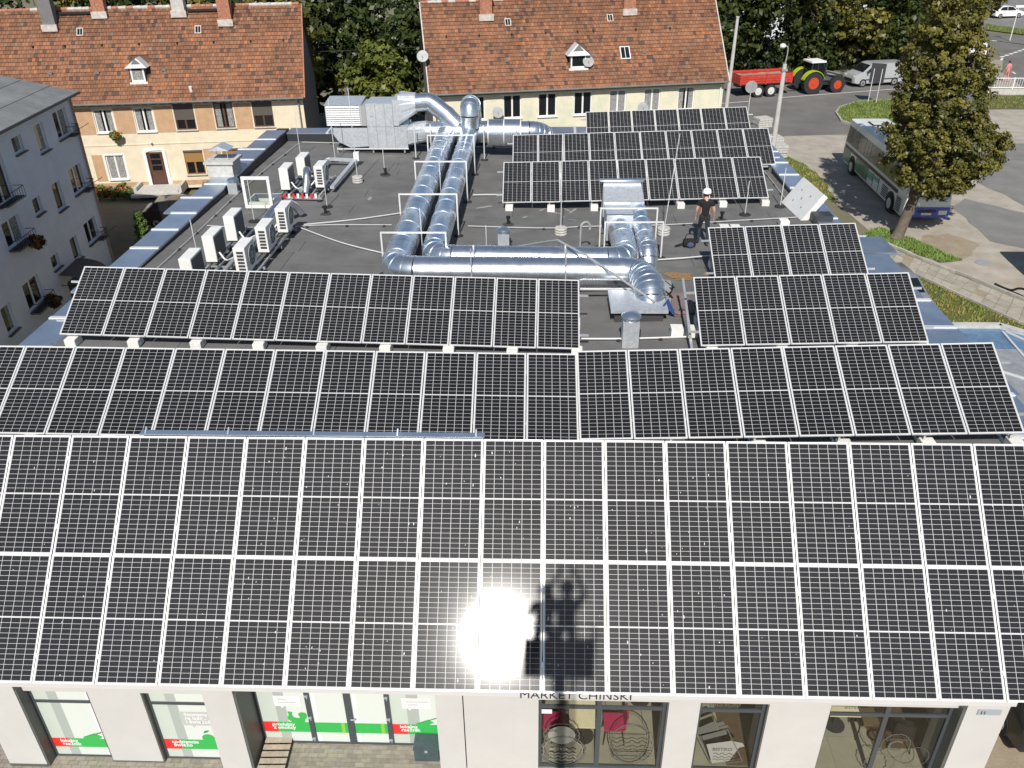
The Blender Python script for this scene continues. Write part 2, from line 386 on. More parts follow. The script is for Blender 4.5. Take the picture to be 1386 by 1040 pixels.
# kerb stones between lot and path
KL = [(16.95, 27.75), (18.0, 25.55), (19.3, 23.4), (20.6, 21.0), (22.8, 17.4)]
kroot = thing('kerb', 'weathered stone kerb running between the gravel lot and the slab path', 'kerb', (17, 27.7, 0))
def along(pl, step):
    out = []
    for (a, b) in zip(pl, pl[1:]):
        a = Vector(a); b = Vector(b); L = (b-a).length; k = max(1, round(L/step))
        for i in range(k): out.append((a.lerp(b, i/k), a.lerp(b, (i+1)/k)))
    return out
for a, b in along(KL, 0.9):
    d = (b-a).normalized(); c = (a+b)/2; ang = math.atan2(d.y, d.x)
    MB().cbox((c.x, c.y, 0.06+random.uniform(-.015, .015)), ((b-a).length-0.012, 0.13, 0.12), ang+random.uniform(-.012, .012)).build('kerb_stone', 'kerb', kroot, off=(17, 27.7, 0))
# slab path
path = sheet('sidewalk', [(16.8, 27.6), (17.85, 25.45), (19.15, 23.3), (20.45, 20.9), (22.6, 17.2), (21.2, 16.5), (19.3, 19.1), (18.0, 21.9), (17.0, 24.0), (16.2, 26.6)], 0.010, 'dirt')
PC = [((16.8, 27.6), (16.2, 26.6)), ((17.85, 25.45), (17.0, 24.0)), ((19.15, 23.3), (18.0, 21.9)), ((20.45, 20.9), (19.3, 19.1)), ((22.6, 17.2), (21.2, 16.5))]
for (a, b), (c, d) in zip(PC, PC[1:]):
    a, b, c, d = Vector(a), Vector(b), Vector(c), Vector(d); k = max(2, round((c-a).length/0.5))
    for i in range(k):
        for j in range(3):
            if random.random() < 0.05: continue
            def pt(u, v): return (a.lerp(c, u)).lerp(b.lerp(d, u), v)
            e = 0.025
            q = [pt((i+e)/k, (j+e)/3), pt((i+1-e)/k, (j+e)/3), pt((i+1-e)/k, (j+1-e)/3), pt((i+e)/k, (j+1-e)/3)]
            h = random.uniform(0.022, 0.04)
            MB().prism([(p.x, p.y, 0) for p in q], (0, 0, 0.011), (0, 0, h)).build('paving_slab', 'slab', path)
# edging on the grass side of the path
eroot = thing('kerb', 'low concrete edging between the slab path and the grass verge', 'kerb', (16.2, 26.6, 0))
for a, b in along([(16.15, 26.6), (16.95, 23.95), (17.95, 21.8), (19.25, 19.0), (21.1, 16.4)], 1.0):
    d = (b-a).normalized(); c = (a+b)/2
    MB().cbox((c.x, c.y, 0.04), ((b-a).length-0.01, 0.07, 0.09), math.atan2(d.y, d.x)).build('kerb_stone', 'kerb', eroot, off=(16.2, 26.6, 0))
# grass
def inpoly(x, y, P):
    c = False; j = len(P)-1
    for i in range(len(P)):
        if (P[i][1] > y) != (P[j][1] > y) and x < (P[j][0]-P[i][0])*(y-P[i][1])/(P[j][1]-P[i][1])+P[i][0]: c = not c
        j = i
    return c
def grass(name, poly, z, count, h, label, dry=0.4):
    b = sheet(name, poly, z, 'grassbase'); b['kind'] = 'structure'
    g = MB(); x0 = min(p[0] for p in poly); x1 = max(p[0] for p in poly); y0 = min(p[1] for p in poly); y1 = max(p[1] for p in poly); k = 0
    while k < count:
        x = random.uniform(x0, x1); y = random.uniform(y0, y1)
        if not inpoly(x, y, poly): continue
        k += 1; pn = mnoise.noise(Vector((x*0.9, y*0.9, 0)))
        if pn < -0.45 and random.random() < 0.7: continue
        t = max(0, min(1, 0.45+pn*0.9+random.uniform(-.3, .3)))
        a = random.uniform(0, 6.28); w = random.uniform(.02, .045); hh = h*random.uniform(.5, 1.2); dx, dy = math.cos(a)*w, math.sin(a)*w
        lx, ly = random.uniform(-.6, .6)*hh, random.uniform(-.6, .6)*hh
        g.tint = (0.13+0.18*t*dry*1.6, 0.20+0.09*t, 0.03+0.04*t)
        g.add([(x-dx, y-dy, z), (x+dx, y+dy, z), (x+lx, y+ly, z+hh)], [(0, 1, 2)])
    o = g.build('grass', 'blade', None, fix=False); tag(o, label, 'grass', None, 'stuff')
VERGE = [(16.1, 26.5), (16.9, 23.9), (17.9, 21.7), (19.2, 18.9), (21.0, 16.3), (22.0, 12), (15.0, 12), (14.0, 20), (15.2, 26.5)]
grass('grass_verge', VERGE, 0.02, 9000, 0.10, 'dry grass verge between the market and the slab path', 0.9)
ISL = [(22.4, 53.0), (22.8, 55.8), (23.7, 57.7), (25.5, 59.4), (27.9, 60.2), (30.2, 60.1), (31.3, 58.0), (29.5, 54.8), (27.0, 52.2), (24.8, 50.9), (23.2, 51.2)]
grass('grass_island', ISL, 0.13, 6000, 0.13, 'bright green grass on the traffic island', 0.35)
grass('grass_verge', jag([(17.0, 27.9), (16.2, 29.0), (17.4, 30.0), (19.0, 27.4), (19.8, 25.6), (18.6, 25.3)], .5, .15), 0.022, 2600, 0.14, 'green grass round the foot of the big tree', 0.2)
grass('grass_verge', jag([(13.6, 44.2), (15.9, 44.6), (16.9, 40), (16.6, 34.0), (15.0, 36), (14.8, 41)], .6, .2), 0.022, 2400, 0.10, 'dry weedy strip beside the lamp post and slab stack', 0.7)
grass('grass_verge', [(33.4, 57.2), (36.0, 61.2), (40.3, 62.1), (60, 61.5), (60, 57.3), (40, 57.2)], 0.022, 3500, 0.12, 'dry grass strip in front of the white railing', 0.8)
grass('grass_verge', [(53.2, 98.9), (55.7, 103.8), (58.1, 98.6), (68, 91), (66, 87), (57.5, 92.4)], 0.10, 2500, 0.15, 'green verge beyond the roundabout', 0.35)
k2 = thing('kerb', 'curved pale kerb round the grass traffic island', 'kerb', (22.4, 53, 0))
for a, b in along(ISL+[ISL[0]], 1.0):
    d = (b-a).normalized(); c = (a+b)/2
    MB().cbox((c.x, c.y, 0.07), ((b-a).length, 0.16, 0.15), math.atan2(d.y, d.x)).build('kerb_stone', 'kerb', k2, off=(22.4, 53, 0))
sheet('sidewalk', [(37.2, 63.2), (41.0, 63.0), (42.1, 68.2), (42.9, 72), (45.8, 78), (43.2, 79), (40.4, 72)], 0.11, 'slab')
# road markings
mk = [('road_marking', [(44.0, 74.6), (44.5, 74.9), (44.9, 74.0), (44.5, 73.7)])]
def line(a, b, w, z=0.022):
    a = Vector((*a, z)); b = Vector((*b, z)); d = (b-a).normalized(); q = Vector((-d.y, d.x, 0))*w/2
    o = struct('road_marking', MB().quad(a-q, b-q, b+q, a+q), 'paint'); return o
line((44.6, 74.6), (44.2, 73.5), 0.18); line((44.1, 72.4), (43.9, 71.4), 0.18); line((44.9, 77), (46.5, 79.6), 0.2)
for i in range(6):
    t = i/5; x = 46.6+t*(50.9-46.6); y = 80.2+t*(84.6-80.2); line((x, y), (x+0.55, y+0.55), 0.35)
for i in range(8):
    t = i/7; x = 50.6+t*2.6; y = 91.2-t*3.6; line((x, y), (x+1.15, y-1.7), 0.32)
line((20, 61.6), (33, 65.6), 0.12); line((8, 57.5), (17, 60.2), 0.12)

# ================================================================== MARKET BUILDING
XL, XR, YB = -12.9, 9.9, 27.9       # outer faces
mk = thing('market_building', 'low flat-roofed market hall with grey felt roof, metal coping and pale shopfront', 'building', (-1.0, 12, 0))
MO = (-1.0, 12, 0)
def mpart(name, mb, mats, parent=mk, **k): return mb.build(name, mats, parent, off=MO, **k)
w = MB()
w.box((XL+0.15, 0.4, -1.2), (XL+0.75, YB-0.15, 5.60))
w.box((XR-0.65, 13.2, 0), (XR-0.1, YB-0.15, 5.45)); w.box((XR-0.1, 0.4, 0), (10.45, 13.15, 5.44))
w.box((XL+0.75, YB-0.7, 0), (XR-0.65, YB-0.15, 5.45)); w.box((XL+0.75, 0.4, 3.2), (XR-0.1, 0.9, 5.1))
mpart('wall', w, 'render')
# roof deck and felt sheets
rf = MB()
for (x0, x1) in ((XL+0.75, VX), (VX, XR-0.65)):
    for (y0, y1) in ((-0.5, 10), (10, YB-0.7)):
        rf.add([(x0, y0, zr(x0, y0)-0.02), (x1, y0, zr(x1, y0)-0.02), (x1, y1, zr(x1, y1)-0.02), (x0, y1, zr(x0, y1)-0.02)], [(0, 1, 2, 3)])
rf.box((XL+0.75, -0.5, 4.5), (XR-0.65, YB-0.7, 4.7))
roof = mpart('roof', rf, 'bitumenbase')
y = -0.5; row = 0
while y < YB-0.75:
    y1 = min(y+1.0, YB-0.7); x = XL+0.75+random.uniform(-3.5, 0)
    cuts = [XL+0.75]
    while x < XR-0.65:
        x += random.uniform(3.2, 6.2)
        if XL+1.4 < x < XR-1.2 and abs(x-VX) > 0.4: cuts.append(x)
    cuts += [VX, XR-0.65]; cuts = sorted(set(cuts))
    for a, b in zip(cuts, cuts[1:]):
        e = 0.007
        t0, t1 = 0.012, 0.004        # near edge overlaps the next sheet
        P = [(a+e, y-0.02, zr(a, y)+t0), (b-e, y-0.02, zr(b, y)+t0), (b-e, y1-0.012, zr(b, y1)+t1), (a+e, y1-0.012, zr(a, y1)+t1)]
        Q = [(p[0], p[1], p[2]-0.03) for p in P]
        MB().add(P+Q, [(0, 1, 2, 3), (0, 4, 5, 1), (1, 5, 6, 2), (3, 2, 6, 7), (0, 3, 7, 4)]).build('felt_sheet', 'bitumen', roof, off=MO)
    y = y1
# coping: individual sheets with raised joints
def coping(path, w0, w1, z, step, ups, name='coping'):
    # path: along (a->b); sheets span from inner offset w0 to outer w1 on the left normal
    a, b = Vector(path[0]), Vector(path[1]); d = (b-a).normalized(); nrm = Vector((-d.y, d.x)); L = (b-a).length; k = max(1, round(L/step))
    for i in range(k):
        s0, s1 = L*i/k, L*(i+1)/k
        ex = ups if (i % 4 == 1) else 0.0
        def P(s, o): q = a+d*s+nrm*o; return (q.x, q.y)
        m1 = MB(); q = [P(s0+.005, w0), P(s1-.005, w0), P(s1-.005, w1+ex), P(s0+.005, w1+ex)]
        zt = z+0.02*(i % 2)*0+random.uniform(0, .008)
        m1.prism([(x, yy, 0) for x, yy in q], (0, 0, zt-0.06), (0, 0, zt)); 
        c = m1.build('coping_sheet', 'coping', mk, off=MO)
        j = MB(); q = [P(s1-.06, w0-.006), P(s1+.06, w0-.006), P(s1+.06, w1+ex+.006), P(s1-.06, w1+ex+.006)]
        if i < k-1: j.prism([(x, yy, 0) for x, yy in q], (0, 0, zt-0.05), (0, 0, zt+0.022)); j.build('joint_strip', 'copingjoint', c, off=MO)
coping(((-12.0, 0.5), (-12.0, 27.0)), 0.0, 0.9, 5.85, 1.7, 0.28)
coping(((9.1, 13.6), (9.1, 27.0)), 0.0, -0.78, 5.70, 1.75, 0.0)
coping(((9.25, 0.5), (9.25, 12.0)), 0.0, -1.15, 5.72, 1.6, 0.12)
coping(((-12.0, 27.0), (9.1, 27.0)), 0.0, 0.95, 5.72, 2.0, 0.0)
up = MB(); up.box((-12.55, 0.5, 5.3), (-12.02, 27.6, 5.79)); up.box((9.12, 13.2, 5.2), (9.7, 27.6, 5.64)); up.box((9.27, 0.5, 5.2), (10.2, 13.2, 5.66)); up.box((-12.0, 27.02, 5.0), (9.1, 27.6, 5.66))
mpart('parapet', up, 'dark')
p = MB(); p.box((9.95, 12.35, 0), (10.62, 13.35, 5.64)); pier = mpart('pier', p, 'white')
c = MB(); c.box((9.28, 12.1, 5.655), (10.72, 13.45, 5.74)); mpart('coping_sheet', c, 'coping')
# glazed entrance canopy on the right flank
cn = MB(); cn.add([(10.5, 2.0, 4.5), (13.0, 2.0, 4.5), (13.55, 8.9, 4.5), (12.9, 9.45, 4.5), (10.5, 9.45, 4.5)], [(0, 1, 2, 3, 4)])
cn.add([(10.5, 2.0, 4.3), (13.0, 2.0, 4.3), (13.55, 8.9, 4.3), (12.9, 9.45, 4.3), (10.5, 9.45, 4.3)], [(4, 3, 2, 1, 0)])
can = thing('side_canopy', 'low blue metal canopy roof with white ribs beside the right parapet', 'canopy', (12, 6, 0))
cn.build('roof_panel', 'canopyblue', can, off=(12, 6, 0))
g2 = MB(); g2.add([(10.5, 3.0, 4.512), (12.0, 3.6, 4.512), (12.9, 8.2, 4.512), (10.5, 8.2, 4.512)], [(0, 1, 2, 3)]); g2.build('roof_membrane', 'canopygrey', can, off=(12, 6, 0))
for a, b in (((12.85, 9.2, 4.53), (12.3, 2.2, 4.53)), ((12.95, 9.2, 4.53), (13.5, 8.2, 4.53)), ((10.6, 8.2, 4.53), (11.9, 8.2, 4.53)), ((10.6, 8.0, 4.53), (12.4, 6.4, 4.53)), ((10.6, 3.2, 4.53), (12.4, 3.2, 4.53))):
    MB().bar(a, b, 0.06, 0.04).build('rib', 'copingjoint', can, off=(12, 6, 0))
e = MB(); e.bar((10.5, 9.55, 4.46), (12.95, 9.55, 4.46), 0.2, 0.28); e.bar((12.92, 9.55, 4.46), (13.62, 8.9, 4.46), 0.2, 0.28); e.bar((13.62, 8.9, 4.46), (13.06, 2.0, 4.46), 0.2, 0.28)
e.build('edge_beam', 'concrete', can, off=(12, 6, 0))
for x, yy in ((13.3, 8.8), (12.9, 3.0)): MB().cyl((x, yy, 0), (x, yy, 4.3), 0.07, 10).build('post', 'steelgrey', can, off=(12, 6, 0))

# ================================================================== SOLAR PANELS
PW, PL, GAP = 1.06, 2.10, 0.02
fr = MB(); W0, T = PW-GAP, 0.035; b_ = 0.018
fr.box((0, -PL, -T), (b_, 0, 0)); fr.box((W0-b_, -PL, -T), (W0, 0, 0)); fr.box((b_, -b_, -T), (W0-b_, 0, 0)); fr.box((b_, -PL, -T), (W0-b_, -PL+b_, 0))
FRAME = fr.mesh('frame', 'alu')
sh = MB(); sh.box((b_, -PL+b_, -0.012), (W0-b_, -b_, -0.006)); SHEET = sh.mesh('backsheet', 'cellbar')
ce = MB(); x0, x1 = b_+0.012, W0-b_-0.012; cw = (x1-x0)/6; yy0, yy1 = -PL+b_+0.014, -b_-0.014; mid = 0.020
hh = ((yy1-yy0)-mid)/2; ch = hh/12
for c in range(6):
    for r in range(24):
        yb = yy0+r*ch+(mid if r >= 12 else 0); g = 0.0030
        gx = 0.0044
        ce.quad((x0+c*cw+gx, yb+g, -0.003), (x0+(c+1)*cw-gx, yb+g, -0.003), (x0+(c+1)*cw-gx, yb+ch-g, -0.003), (x0+c*cw+gx, yb+ch-g, -0.003))
CELLS = ce.mesh('solar_cells', 'cell', fix=False)
def basis(tilt, slope=0.0, yaw=0.0):
    ux = Vector((math.cos(yaw)*math.cos(slope), math.sin(yaw)*math.cos(slope), math.sin(slope)))
    dn = Vector((math.sin(yaw)*math.cos(tilt), -math.cos(yaw)*math.cos(tilt), -math.sin(tilt))); dn -= ux*dn.dot(ux); dn.normalize()
    return ux, -dn
def panel(pos, ux, uy, label, group):
    nz = ux.cross(uy); mt = Matrix((ux, uy, nz)).transposed()
    jit = Matrix.Rotation(R(random.gauss(0, 0.12)), 3, 'X') @ Matrix.Rotation(R(random.gauss(0, 0.12)), 3, 'Y')
    o = thing('solar_panel', label, 'solar panel', pos+ux*GAP/2, 0, group); o.rotation_euler = (mt @ jit).to_euler()
    for nm, me in (('frame', FRAME), ('backsheet', SHEET), ('solar_cells', CELLS)):
        c = bpy.data.objects.new(nm, me); COL.objects.link(c); c.parent = o
        if nm == 'solar_cells': c['kind'] = 'stuff'
    return o
mat('splash', (0.55, 0.55, 0.53), 0.8)
mat('scuff', (0.30, 0.295, 0.285), 0.9, var=0.2, vscale=9)
def splash(o, n):
    m1 = MB()
    for _ in range(n):
        cx, cy = random.uniform(.08, .95), random.uniform(-2.0, -.1); r0 = random.uniform(.004, .013); st_ = random.uniform(1, 3.2)
        m1.poly([(cx+r0*math.cos(a*.8)*random.uniform(.5, 1.3), cy+r0*st_*math.sin(a*.8)*random.uniform(.5, 1.2), 0.0+.0006) for a in range(8)])
    c = m1.build('bird_dropping', 'splash', o, fix=False); c['kind'] = 'stuff'
def rack(rname, base, ux, uy, n0, n1, blocks=True, length=PL, legs=True, bname='', bfirst=0):
    """rails, triangular supports and ballast blocks under a row of panels; base = top corner of index 0"""
    nz = ux.cross(uy); o0 = base+ux*(n0*PW)
    rt = thing('mounting_rack', 'aluminium mounting rack of rails and struts carrying '+rname, 'rack', tuple(base), 0)
    L = (n1-n0)*PW
    for v in ([0.45, PL-0.45] if length < 3 else [0.45, 1.65, 2.57, 3.77]):
        e0 = -.03 if 'right part' in rname else .22; e1 = -.03 if 'left part' in rname else .22
        a = o0-uy*v-nz*0.065-ux*e0; MB().bar(a, a+ux*(L+e0+e1), 0.04, 0.05).build('rail', 'rail', rt, off=base)
    if not legs: return rt
    k = max(2, round(L/1.45)); bl = 0
    for i in range(k):
        s = 0.18+(L-0.36)*i/(k-1)
        top = o0+ux*s-uy*0.06-nz*0.085; bot = o0+ux*s-uy*(length-0.06)-nz*0.085
        zb = zr(bot.x, bot.y); zt = zr(top.x, top.y)
        f = MB(); f.bar(top, bot, 0.04, 0.05); f.bar((top.x, top.y, zt+0.05), (bot.x, bot.y-0.05, zb+0.05), 0.04, 0.05); f.bar((top.x, top.y-0.05, zt+0.05), (top.x, top.y-0.05, top.z-0.02), 0.04, 0.05)
        f.bar((bot.x, bot.y+0.03, zb+0.05), (bot.x, bot.y+0.03, bot.z), 0.04); f.bar((top.x, top.y-0.05, zt+0.08), tuple(top.lerp(bot, 0.5)), 0.03)
        f.build('support_frame', 'rail', rt, off=base)
        if blocks:
            z0 = zr(bot.x, bot.y)+0.012
            m1 = MB(); m1.cbox((0, 0, 0.10), (0.27, 0.36, 0.20)); nm = thing if False else None
            ob = m1.build('ballast_block', 'blockwhite'); ob.location = (bot.x+0.09+random.uniform(-.03, .03), bot.y-0.04+random.uniform(-.02, .02), z0); ob.rotation_euler.z = random.uniform(-.06, .06)
            bv = ob.modifiers.new('bevel', 'BEVEL'); bv.width = 0.012; bv.segments = 1
            tag(ob, 'white ballast block at the front of %s, %s from its left' % (bname, ORD[bl+bfirst]), 'ballast block', 'ballast blocks under the panel rows'); bl += 1
            ob2 = ob.copy(); COL.objects.link(ob2); ob2.location = (top.x+0.09, top.y-0.15, zr(top.x, top.y)+0.012)
            ob2['label'] = 'white ballast block at the rear of %s, %s from its left' % (bname, ORD[i+bfirst])
    return rt
def prow(desc, base, tilt, slope, yaw, n0, n1, group, first=0, blocks=True, bname='', rname=None, bfirst=0):
    base = Vector((base[0], base[1], base[2]+7)); ux, uy = basis(R(tilt), R(slope), R(yaw))
    for i in range(n0, n1):
        panel(base+ux*(i*PW), ux, uy, 'black solar panel, %s from the left in %s' % (ORD[i-n0+first], desc), group)
    rack(rname or desc, base, ux, uy, n0, n1, blocks, bname=bname, bfirst=bfirst)
# front double row over the shopfront
ux, uy = basis(R(43.6586))
for lev, nm in ((0, 'upper'), (1, 'lower')):
    for k in range(-2, 19):
        ux3, uy3 = (ux, uy) if lev == 0 else basis(R(43.6586+0.8))      # extra lower-tier tilt, added to raise the sun glint
        FP = panel(Vector(((k-9)*PW, 0, 7.0))-uy*(2.11*lev)+Vector((0, 0, 0.014*lev)), ux3, uy3, 'solar panel, %s from the left in the %s tier of the front row' % (ORD[k+2], nm), 'panels of the front double row')
        splash(FP, random.randint(1, 3)+(6 if 4 <= k <= 11 else 0))
frk = rack('the front double row', Vector((-9*PW, 0, 7.0)), ux, uy, -2, 19, False, 4.21, legs=False)
fo = Vector((-9*PW, 0, 7.0)); nz = ux.cross(uy)
for i in range(15):
    x = -11.3+i*1.5; a = Vector((x, -0.05, 6.86)); b = Vector((x, -2.95, 4.06))
    if x > 10: break
    f = MB(); f.bar(a-nz*0.03, b-nz*0.03, 0.05, 0.06); f.bar((x, -0.1, 5.72), (x, -0.1, 6.8), 0.05); f.bar((x, -1.4, 4.9), (x, -1.5, 5.42), 0.05); f.bar((x, -1.4, 4.6), tuple(b+Vector((0, .25, .1))), 0.05)
    f.build('support_frame', 'rail', frk, off=fo)
for k in range(-1, 19):
    for v in (0.42, 1.62, 2.56, 3.76):
        q = Vector(((k-9)*PW, 0, 7.0))-uy*v; mt = Matrix.Translation(q) @ Matrix((ux, uy, nz)).transposed().to_4x4()
        MB().box((-0.022, -0.035, 0.0), (0.022, 0.035, 0.006), mt).build('clamp', 'alu', frk, off=fo)
prow('the long second row', (-10.96, 3.11, 0.16), 27.81, -1.12, 1.0, -1, 11, 'panels of the second row', 0, bname='second row', rname='the left part of the second row')
prow('the long second row', (-10.98, 3.30, -0.34), 27.6, 1.82, -0.20, 11, 19, 'panels of the second row', 12, bname='second row', rname='the right part of the second row', bfirst=9)
prow('the left third row', (-11.81, 7.49, 0.15), 28.84, -1.63, 0.19, 0, 12, 'panels of the left third row', bname='left third row')
prow('the right third row', (3.75, 7.51, -0.12), 27.36, 2.03, -1.1, 0, 5, 'panels of the right third row', bname='right third row')
prow('the short four-panel row behind the worker', (4.78, 11.43, -0.23), 28.22, 2.19, -0.62, 0, 4, 'panels of the four-panel row', bname='four-panel row')
prow('the nearest of the three far rows', (-1.53, 19.10, -0.45), 26.75, 1.12, -0.06, 0, 9, 'panels of the nearest far row', bname='nearest far row')
prow('the middle of the three far rows', (-1.32, 23.43, -0.52), 28.07, 1.36, 0.06, 0, 10, 'panels of the middle far row', bname='middle far row')
prow('the farthest row by the back parapet', (1.92, 28.05, -0.62), 28.55, 1.8, -0.8, 0, 7, 'panels of the farthest row', bname='farthest row')
# blue sheet flashing behind the top of the front row
fl = thing('metal_flashing', 'strip of blue sheet metal flashing along the top of the front row', 'flashing', (-4, 0.2, 6.9))
MB().box((-7.25, 0.03, 7.0), (-1.05, 0.16, 7.03)).build('sheet', 'coping', fl, off=(-4, .2, 6.9))
for x in (-7.15, -5.65, -4.1, -2.6, -1.2): MB().prism([(x, .04, 7.03), (x, .15, 7.03), (x, .15, 7.11)], (-.012, 0, 0), (.012, 0, 0)).build('fin', 'coping', fl, off=(-4, .2, 6.9))
MB().box((-7.2, 0.08, 5.7), (-1.1, 0.12, 6.99)).build('stand', 'rail', fl, off=(-4, .2, 6.9))

# ================================================================== SHOPFRONT
YW, YP, YG, YD = -1.60, -1.75, -1.47, -1.05      # wall face, pillar face, glass plane, recessed doors
TOPZ = 5.15
for a, b in ((-10.85, -10.07), (-6.43, -5.84), (7.79, 8.55)): mpart('pillar', MB().box((a, YP, 0), (b, -0.9, TOPZ)), 'render')
wl = MB()
wl.box((-8.77, YW, 0), (-7.73, -1.2, 2.12)); wl.box((-2.03, YW, 0), (-1.51, -0.9, 2.3)); wl.box((-1.488, YW, 0), (-0.06, -0.9, 2.16))
wl.box((2.40, YW, 0), (2.985, -0.9, 2.16)); wl.box((4.27, YW, 0), (5.41, -0.9, 2.16))
wl.box((-10.07, YW, 2.12), (-6.43, -0.9, TOPZ)); wl.box((-5.84, YW, 2.30), (-2.03, -0.9, TOPZ)); wl.box((-2.03, YW-0.001, 2.302), (-1.51, -0.9, TOPZ)); wl.box((-1.488, YW, 2.16), (7.79, -0.9, TOPZ))
wl.box((-6.50, -1.46, 0), (-6.43, -0.9, 2.12)); wl.box((-11.9, -0.9, 4.3), (9.3, 0.45, TOPZ-0.02)); wl.box((-10.85, -0.9, 0), (-10.6, 0.4, 4.3)); wl.box((8.3, -0.9, 0), (8.55, 0.4, 4.3)); wl.box((-12.2, 0.38, 0), (-10.85, 0.6, 5.1)); wl.box((8.55, 0.38, 0), (9.9, 0.6, 5.1))
wl.box((-10.6, -0.95, 0), (-5.85, -0.9, 4.3)); wl.box((-5.75, -0.95, 0), (-2.0, -0.93, 2.4))
mpart('shop_wall', wl, 'render')
fa = MB(); fa.box((-10.95, YP-0.03, 2.45), (8.62, YP-0.002, 3.4)); mpart('fascia_board', fa, 'fascia')
text_obj('sign_lettering', 'MARKET CHIŃSKI', 0.27, -0.42, YP-0.045, 2.435, 'ink', mk, bold=0.0, sx=0.98, off=MO)
st = MB(); st.box((-10.85, YP-0.006, 0), (-10.07, YP, 0.09)); st.box((-8.77, YW-0.006, 0), (-7.73, YW, 0.05)); mpart('plinth_trim', st, 'reveal')
for lo, hi in (((-10.066, -1.74, 0), (-10.03, YG-0.02, 2.3)), ((-7.728, -1.595, 0), (-7.70, YG-0.02, 2.11)), ((-5.838, -1.74, 0), (-5.79, YD-0.02, 2.29)), ((7.73, -1.74, 0), (7.787, YG-0.02, 2.3)), ((2.37, -1.595, 0), (2.398, YG-0.02, 2.155)), ((4.24, -1.595, 0), (4.268, YG-0.02, 2.155))):
    mpart('reveal_panel', MB().box(lo, hi), 'reveal')
def glazing(name, x0, x1, z0, z1, y, mull=(), trans=None, film=False, fw=0.06):
    f = MB(); d = 0.05
    f.box((x0, y-d/2, z0), (x0+fw, y+d/2, z1)); f.box((x1-fw, y-d/2, z0), (x1, y+d/2, z1)); f.box((x0+fw, y-d/2, z0), (x1-fw, y+d/2, z0+fw)); f.box((x0+fw, y-d/2, z1-fw), (x1-fw, y+d/2, z1))
    for m_ in mull: f.box((m_-fw*0.75, y-d/2-.004, z0+fw), (m_+fw*0.75, y+d/2, z1-fw))
    if trans: 
        xs_ = [x0+fw]+[v for m_ in mull for v in (m_-fw*0.75, m_+fw*0.75)]+[x1-fw]
        for a, b in zip(xs_[::2], xs_[1::2]): f.box((a, y-d/2-.003, trans-0.03), (b, y+d/2, trans+0.035))
    w_ = mpart(name, f, 'anthracite')
    xs_ = [x0+fw]+[v for m_ in mull for v in (m_-fw*0.75, m_+fw*0.75)]+[x1-fw]
    zs_ = [z0+fw, z1-fw] if not trans else [z0+fw, trans-0.03, trans+0.035, z1-fw]
    for a, b in zip(xs_[::2], xs_[1::2]):
        for c, e in zip(zs_[::2], zs_[1::2]):
            MB().box((a, y-0.004, c), (b, y+0.004, e)).build('pane', 'filmpale' if film else 'shopglass', w_, off=MO)
    return w_
def decal(par, pts, y, matname, name='decal'):
    m1 = MB(); m1.prism([(x, y, z) for x, z in pts], (0, -0.001, 0), (0, 0.0, 0)); return m1.build(name, matname, par, off=MO)
def rect(a, b, c, d): return [(a, c), (b, c), (b, d), (a, d)]
def promo(par, x0, x1, ztop, y, zb0, zb1, split, lines, tx, stripes, z0=0.06):
    """printed film: pale stripes, red and green band with white lettering"""
    for (a, b, mm) in stripes: decal(par, rect(a, b, z0, ztop), y-0.006, mm)
    decal(par, rect(x0, split, zb0, zb1), y-0.009, 'filmred'); decal(par, rect(split, x1, zb0, zb1), y-0.009, 'filmgreen')
    for i, t in enumerate(lines): text_obj('lettering', t, 0.128, tx+0.02*i, y-0.012, zb1-0.115-0.10*i, 'filmwhite', par, bold=0.004, off=MO)
w1 = glazing('shop_window', -10.03, -8.83, 0.0, 2.12, YG, trans=1.69, film=True, fw=0.045)
ST1 = [(-9.7, -9.5, 'filmmid'), (-9.5, -8.93, 'filmlight'), (-8.93, -8.88, 'filmwhite')]
promo(w1, -9.985, -8.875, 2.07, YG, 0.29, 0.56, -9.62, ['lokalny', 'rzeźnik'], -9.82, [])
for a, b, mm in ST1: decal(w1, rect(a, b, 0.05, 1.65), YG-0.006, mm); decal(w1, rect(a, b, 1.74, 2.07), YG-0.006, mm)
decal(w1, [(-9.32, .56), (-9.30, .62), (-9.05, .73), (-8.9, .62), (-9.0, .56)], YG-0.012, 'filmgreen'); decal(w1, [(-9.3, .61), (-8.9, .78), (-8.9, .74)], YG-0.014, 'filmdkgreen')
w2 = glazing('shop_window', -7.70, -6.50, 0.0, 2.12, YG, trans=1.70, film=True, fw=0.045)
for a, b, mm in ((-7.35, -7.15, 'filmmid'), (-7.15, -6.55, 'filmlight')): decal(w2, rect(a, b, 0.05, 1.66), YG-0.006, mm); decal(w2, rect(a, b, 1.75, 2.07), YG-0.006, mm)
promo(w2, -7.655, -6.545, 2.07, YG, 0.30, 0.60, -7.32, ['codziennie', 'świeżo'], -7.50, [])
decal(w2, [(-7.17, 1.04), (-6.98, 1.04), (-6.94, .97), (-6.90, 1.04), (-6.545, 1.04), (-6.545, 1.45), (-7.17, 1.45)], YG-0.010, 'filmgrey')
for i, t in enumerate(['Stawiamy', 'na ladę...', 'i świeżość']): text_obj('lettering', t, 0.125, -7.08, YG-0.013, 1.33-0.11*i, 'filmwhite', w2, bold=0.003, off=MO)
ap = [(-6.72+0.13*math.cos(t*0.52)*(1 if True else 1), 0.66+0.12*math.sin(t*0.52)) for t in range(12)]
decal(w2, ap, YG-0.012, 'filmgreen'); decal(w2, [(-6.8, .80), (-6.70, .84), (-6.66, .90), (-6.76, .88)], YG-0.012, 'filmdkgreen')
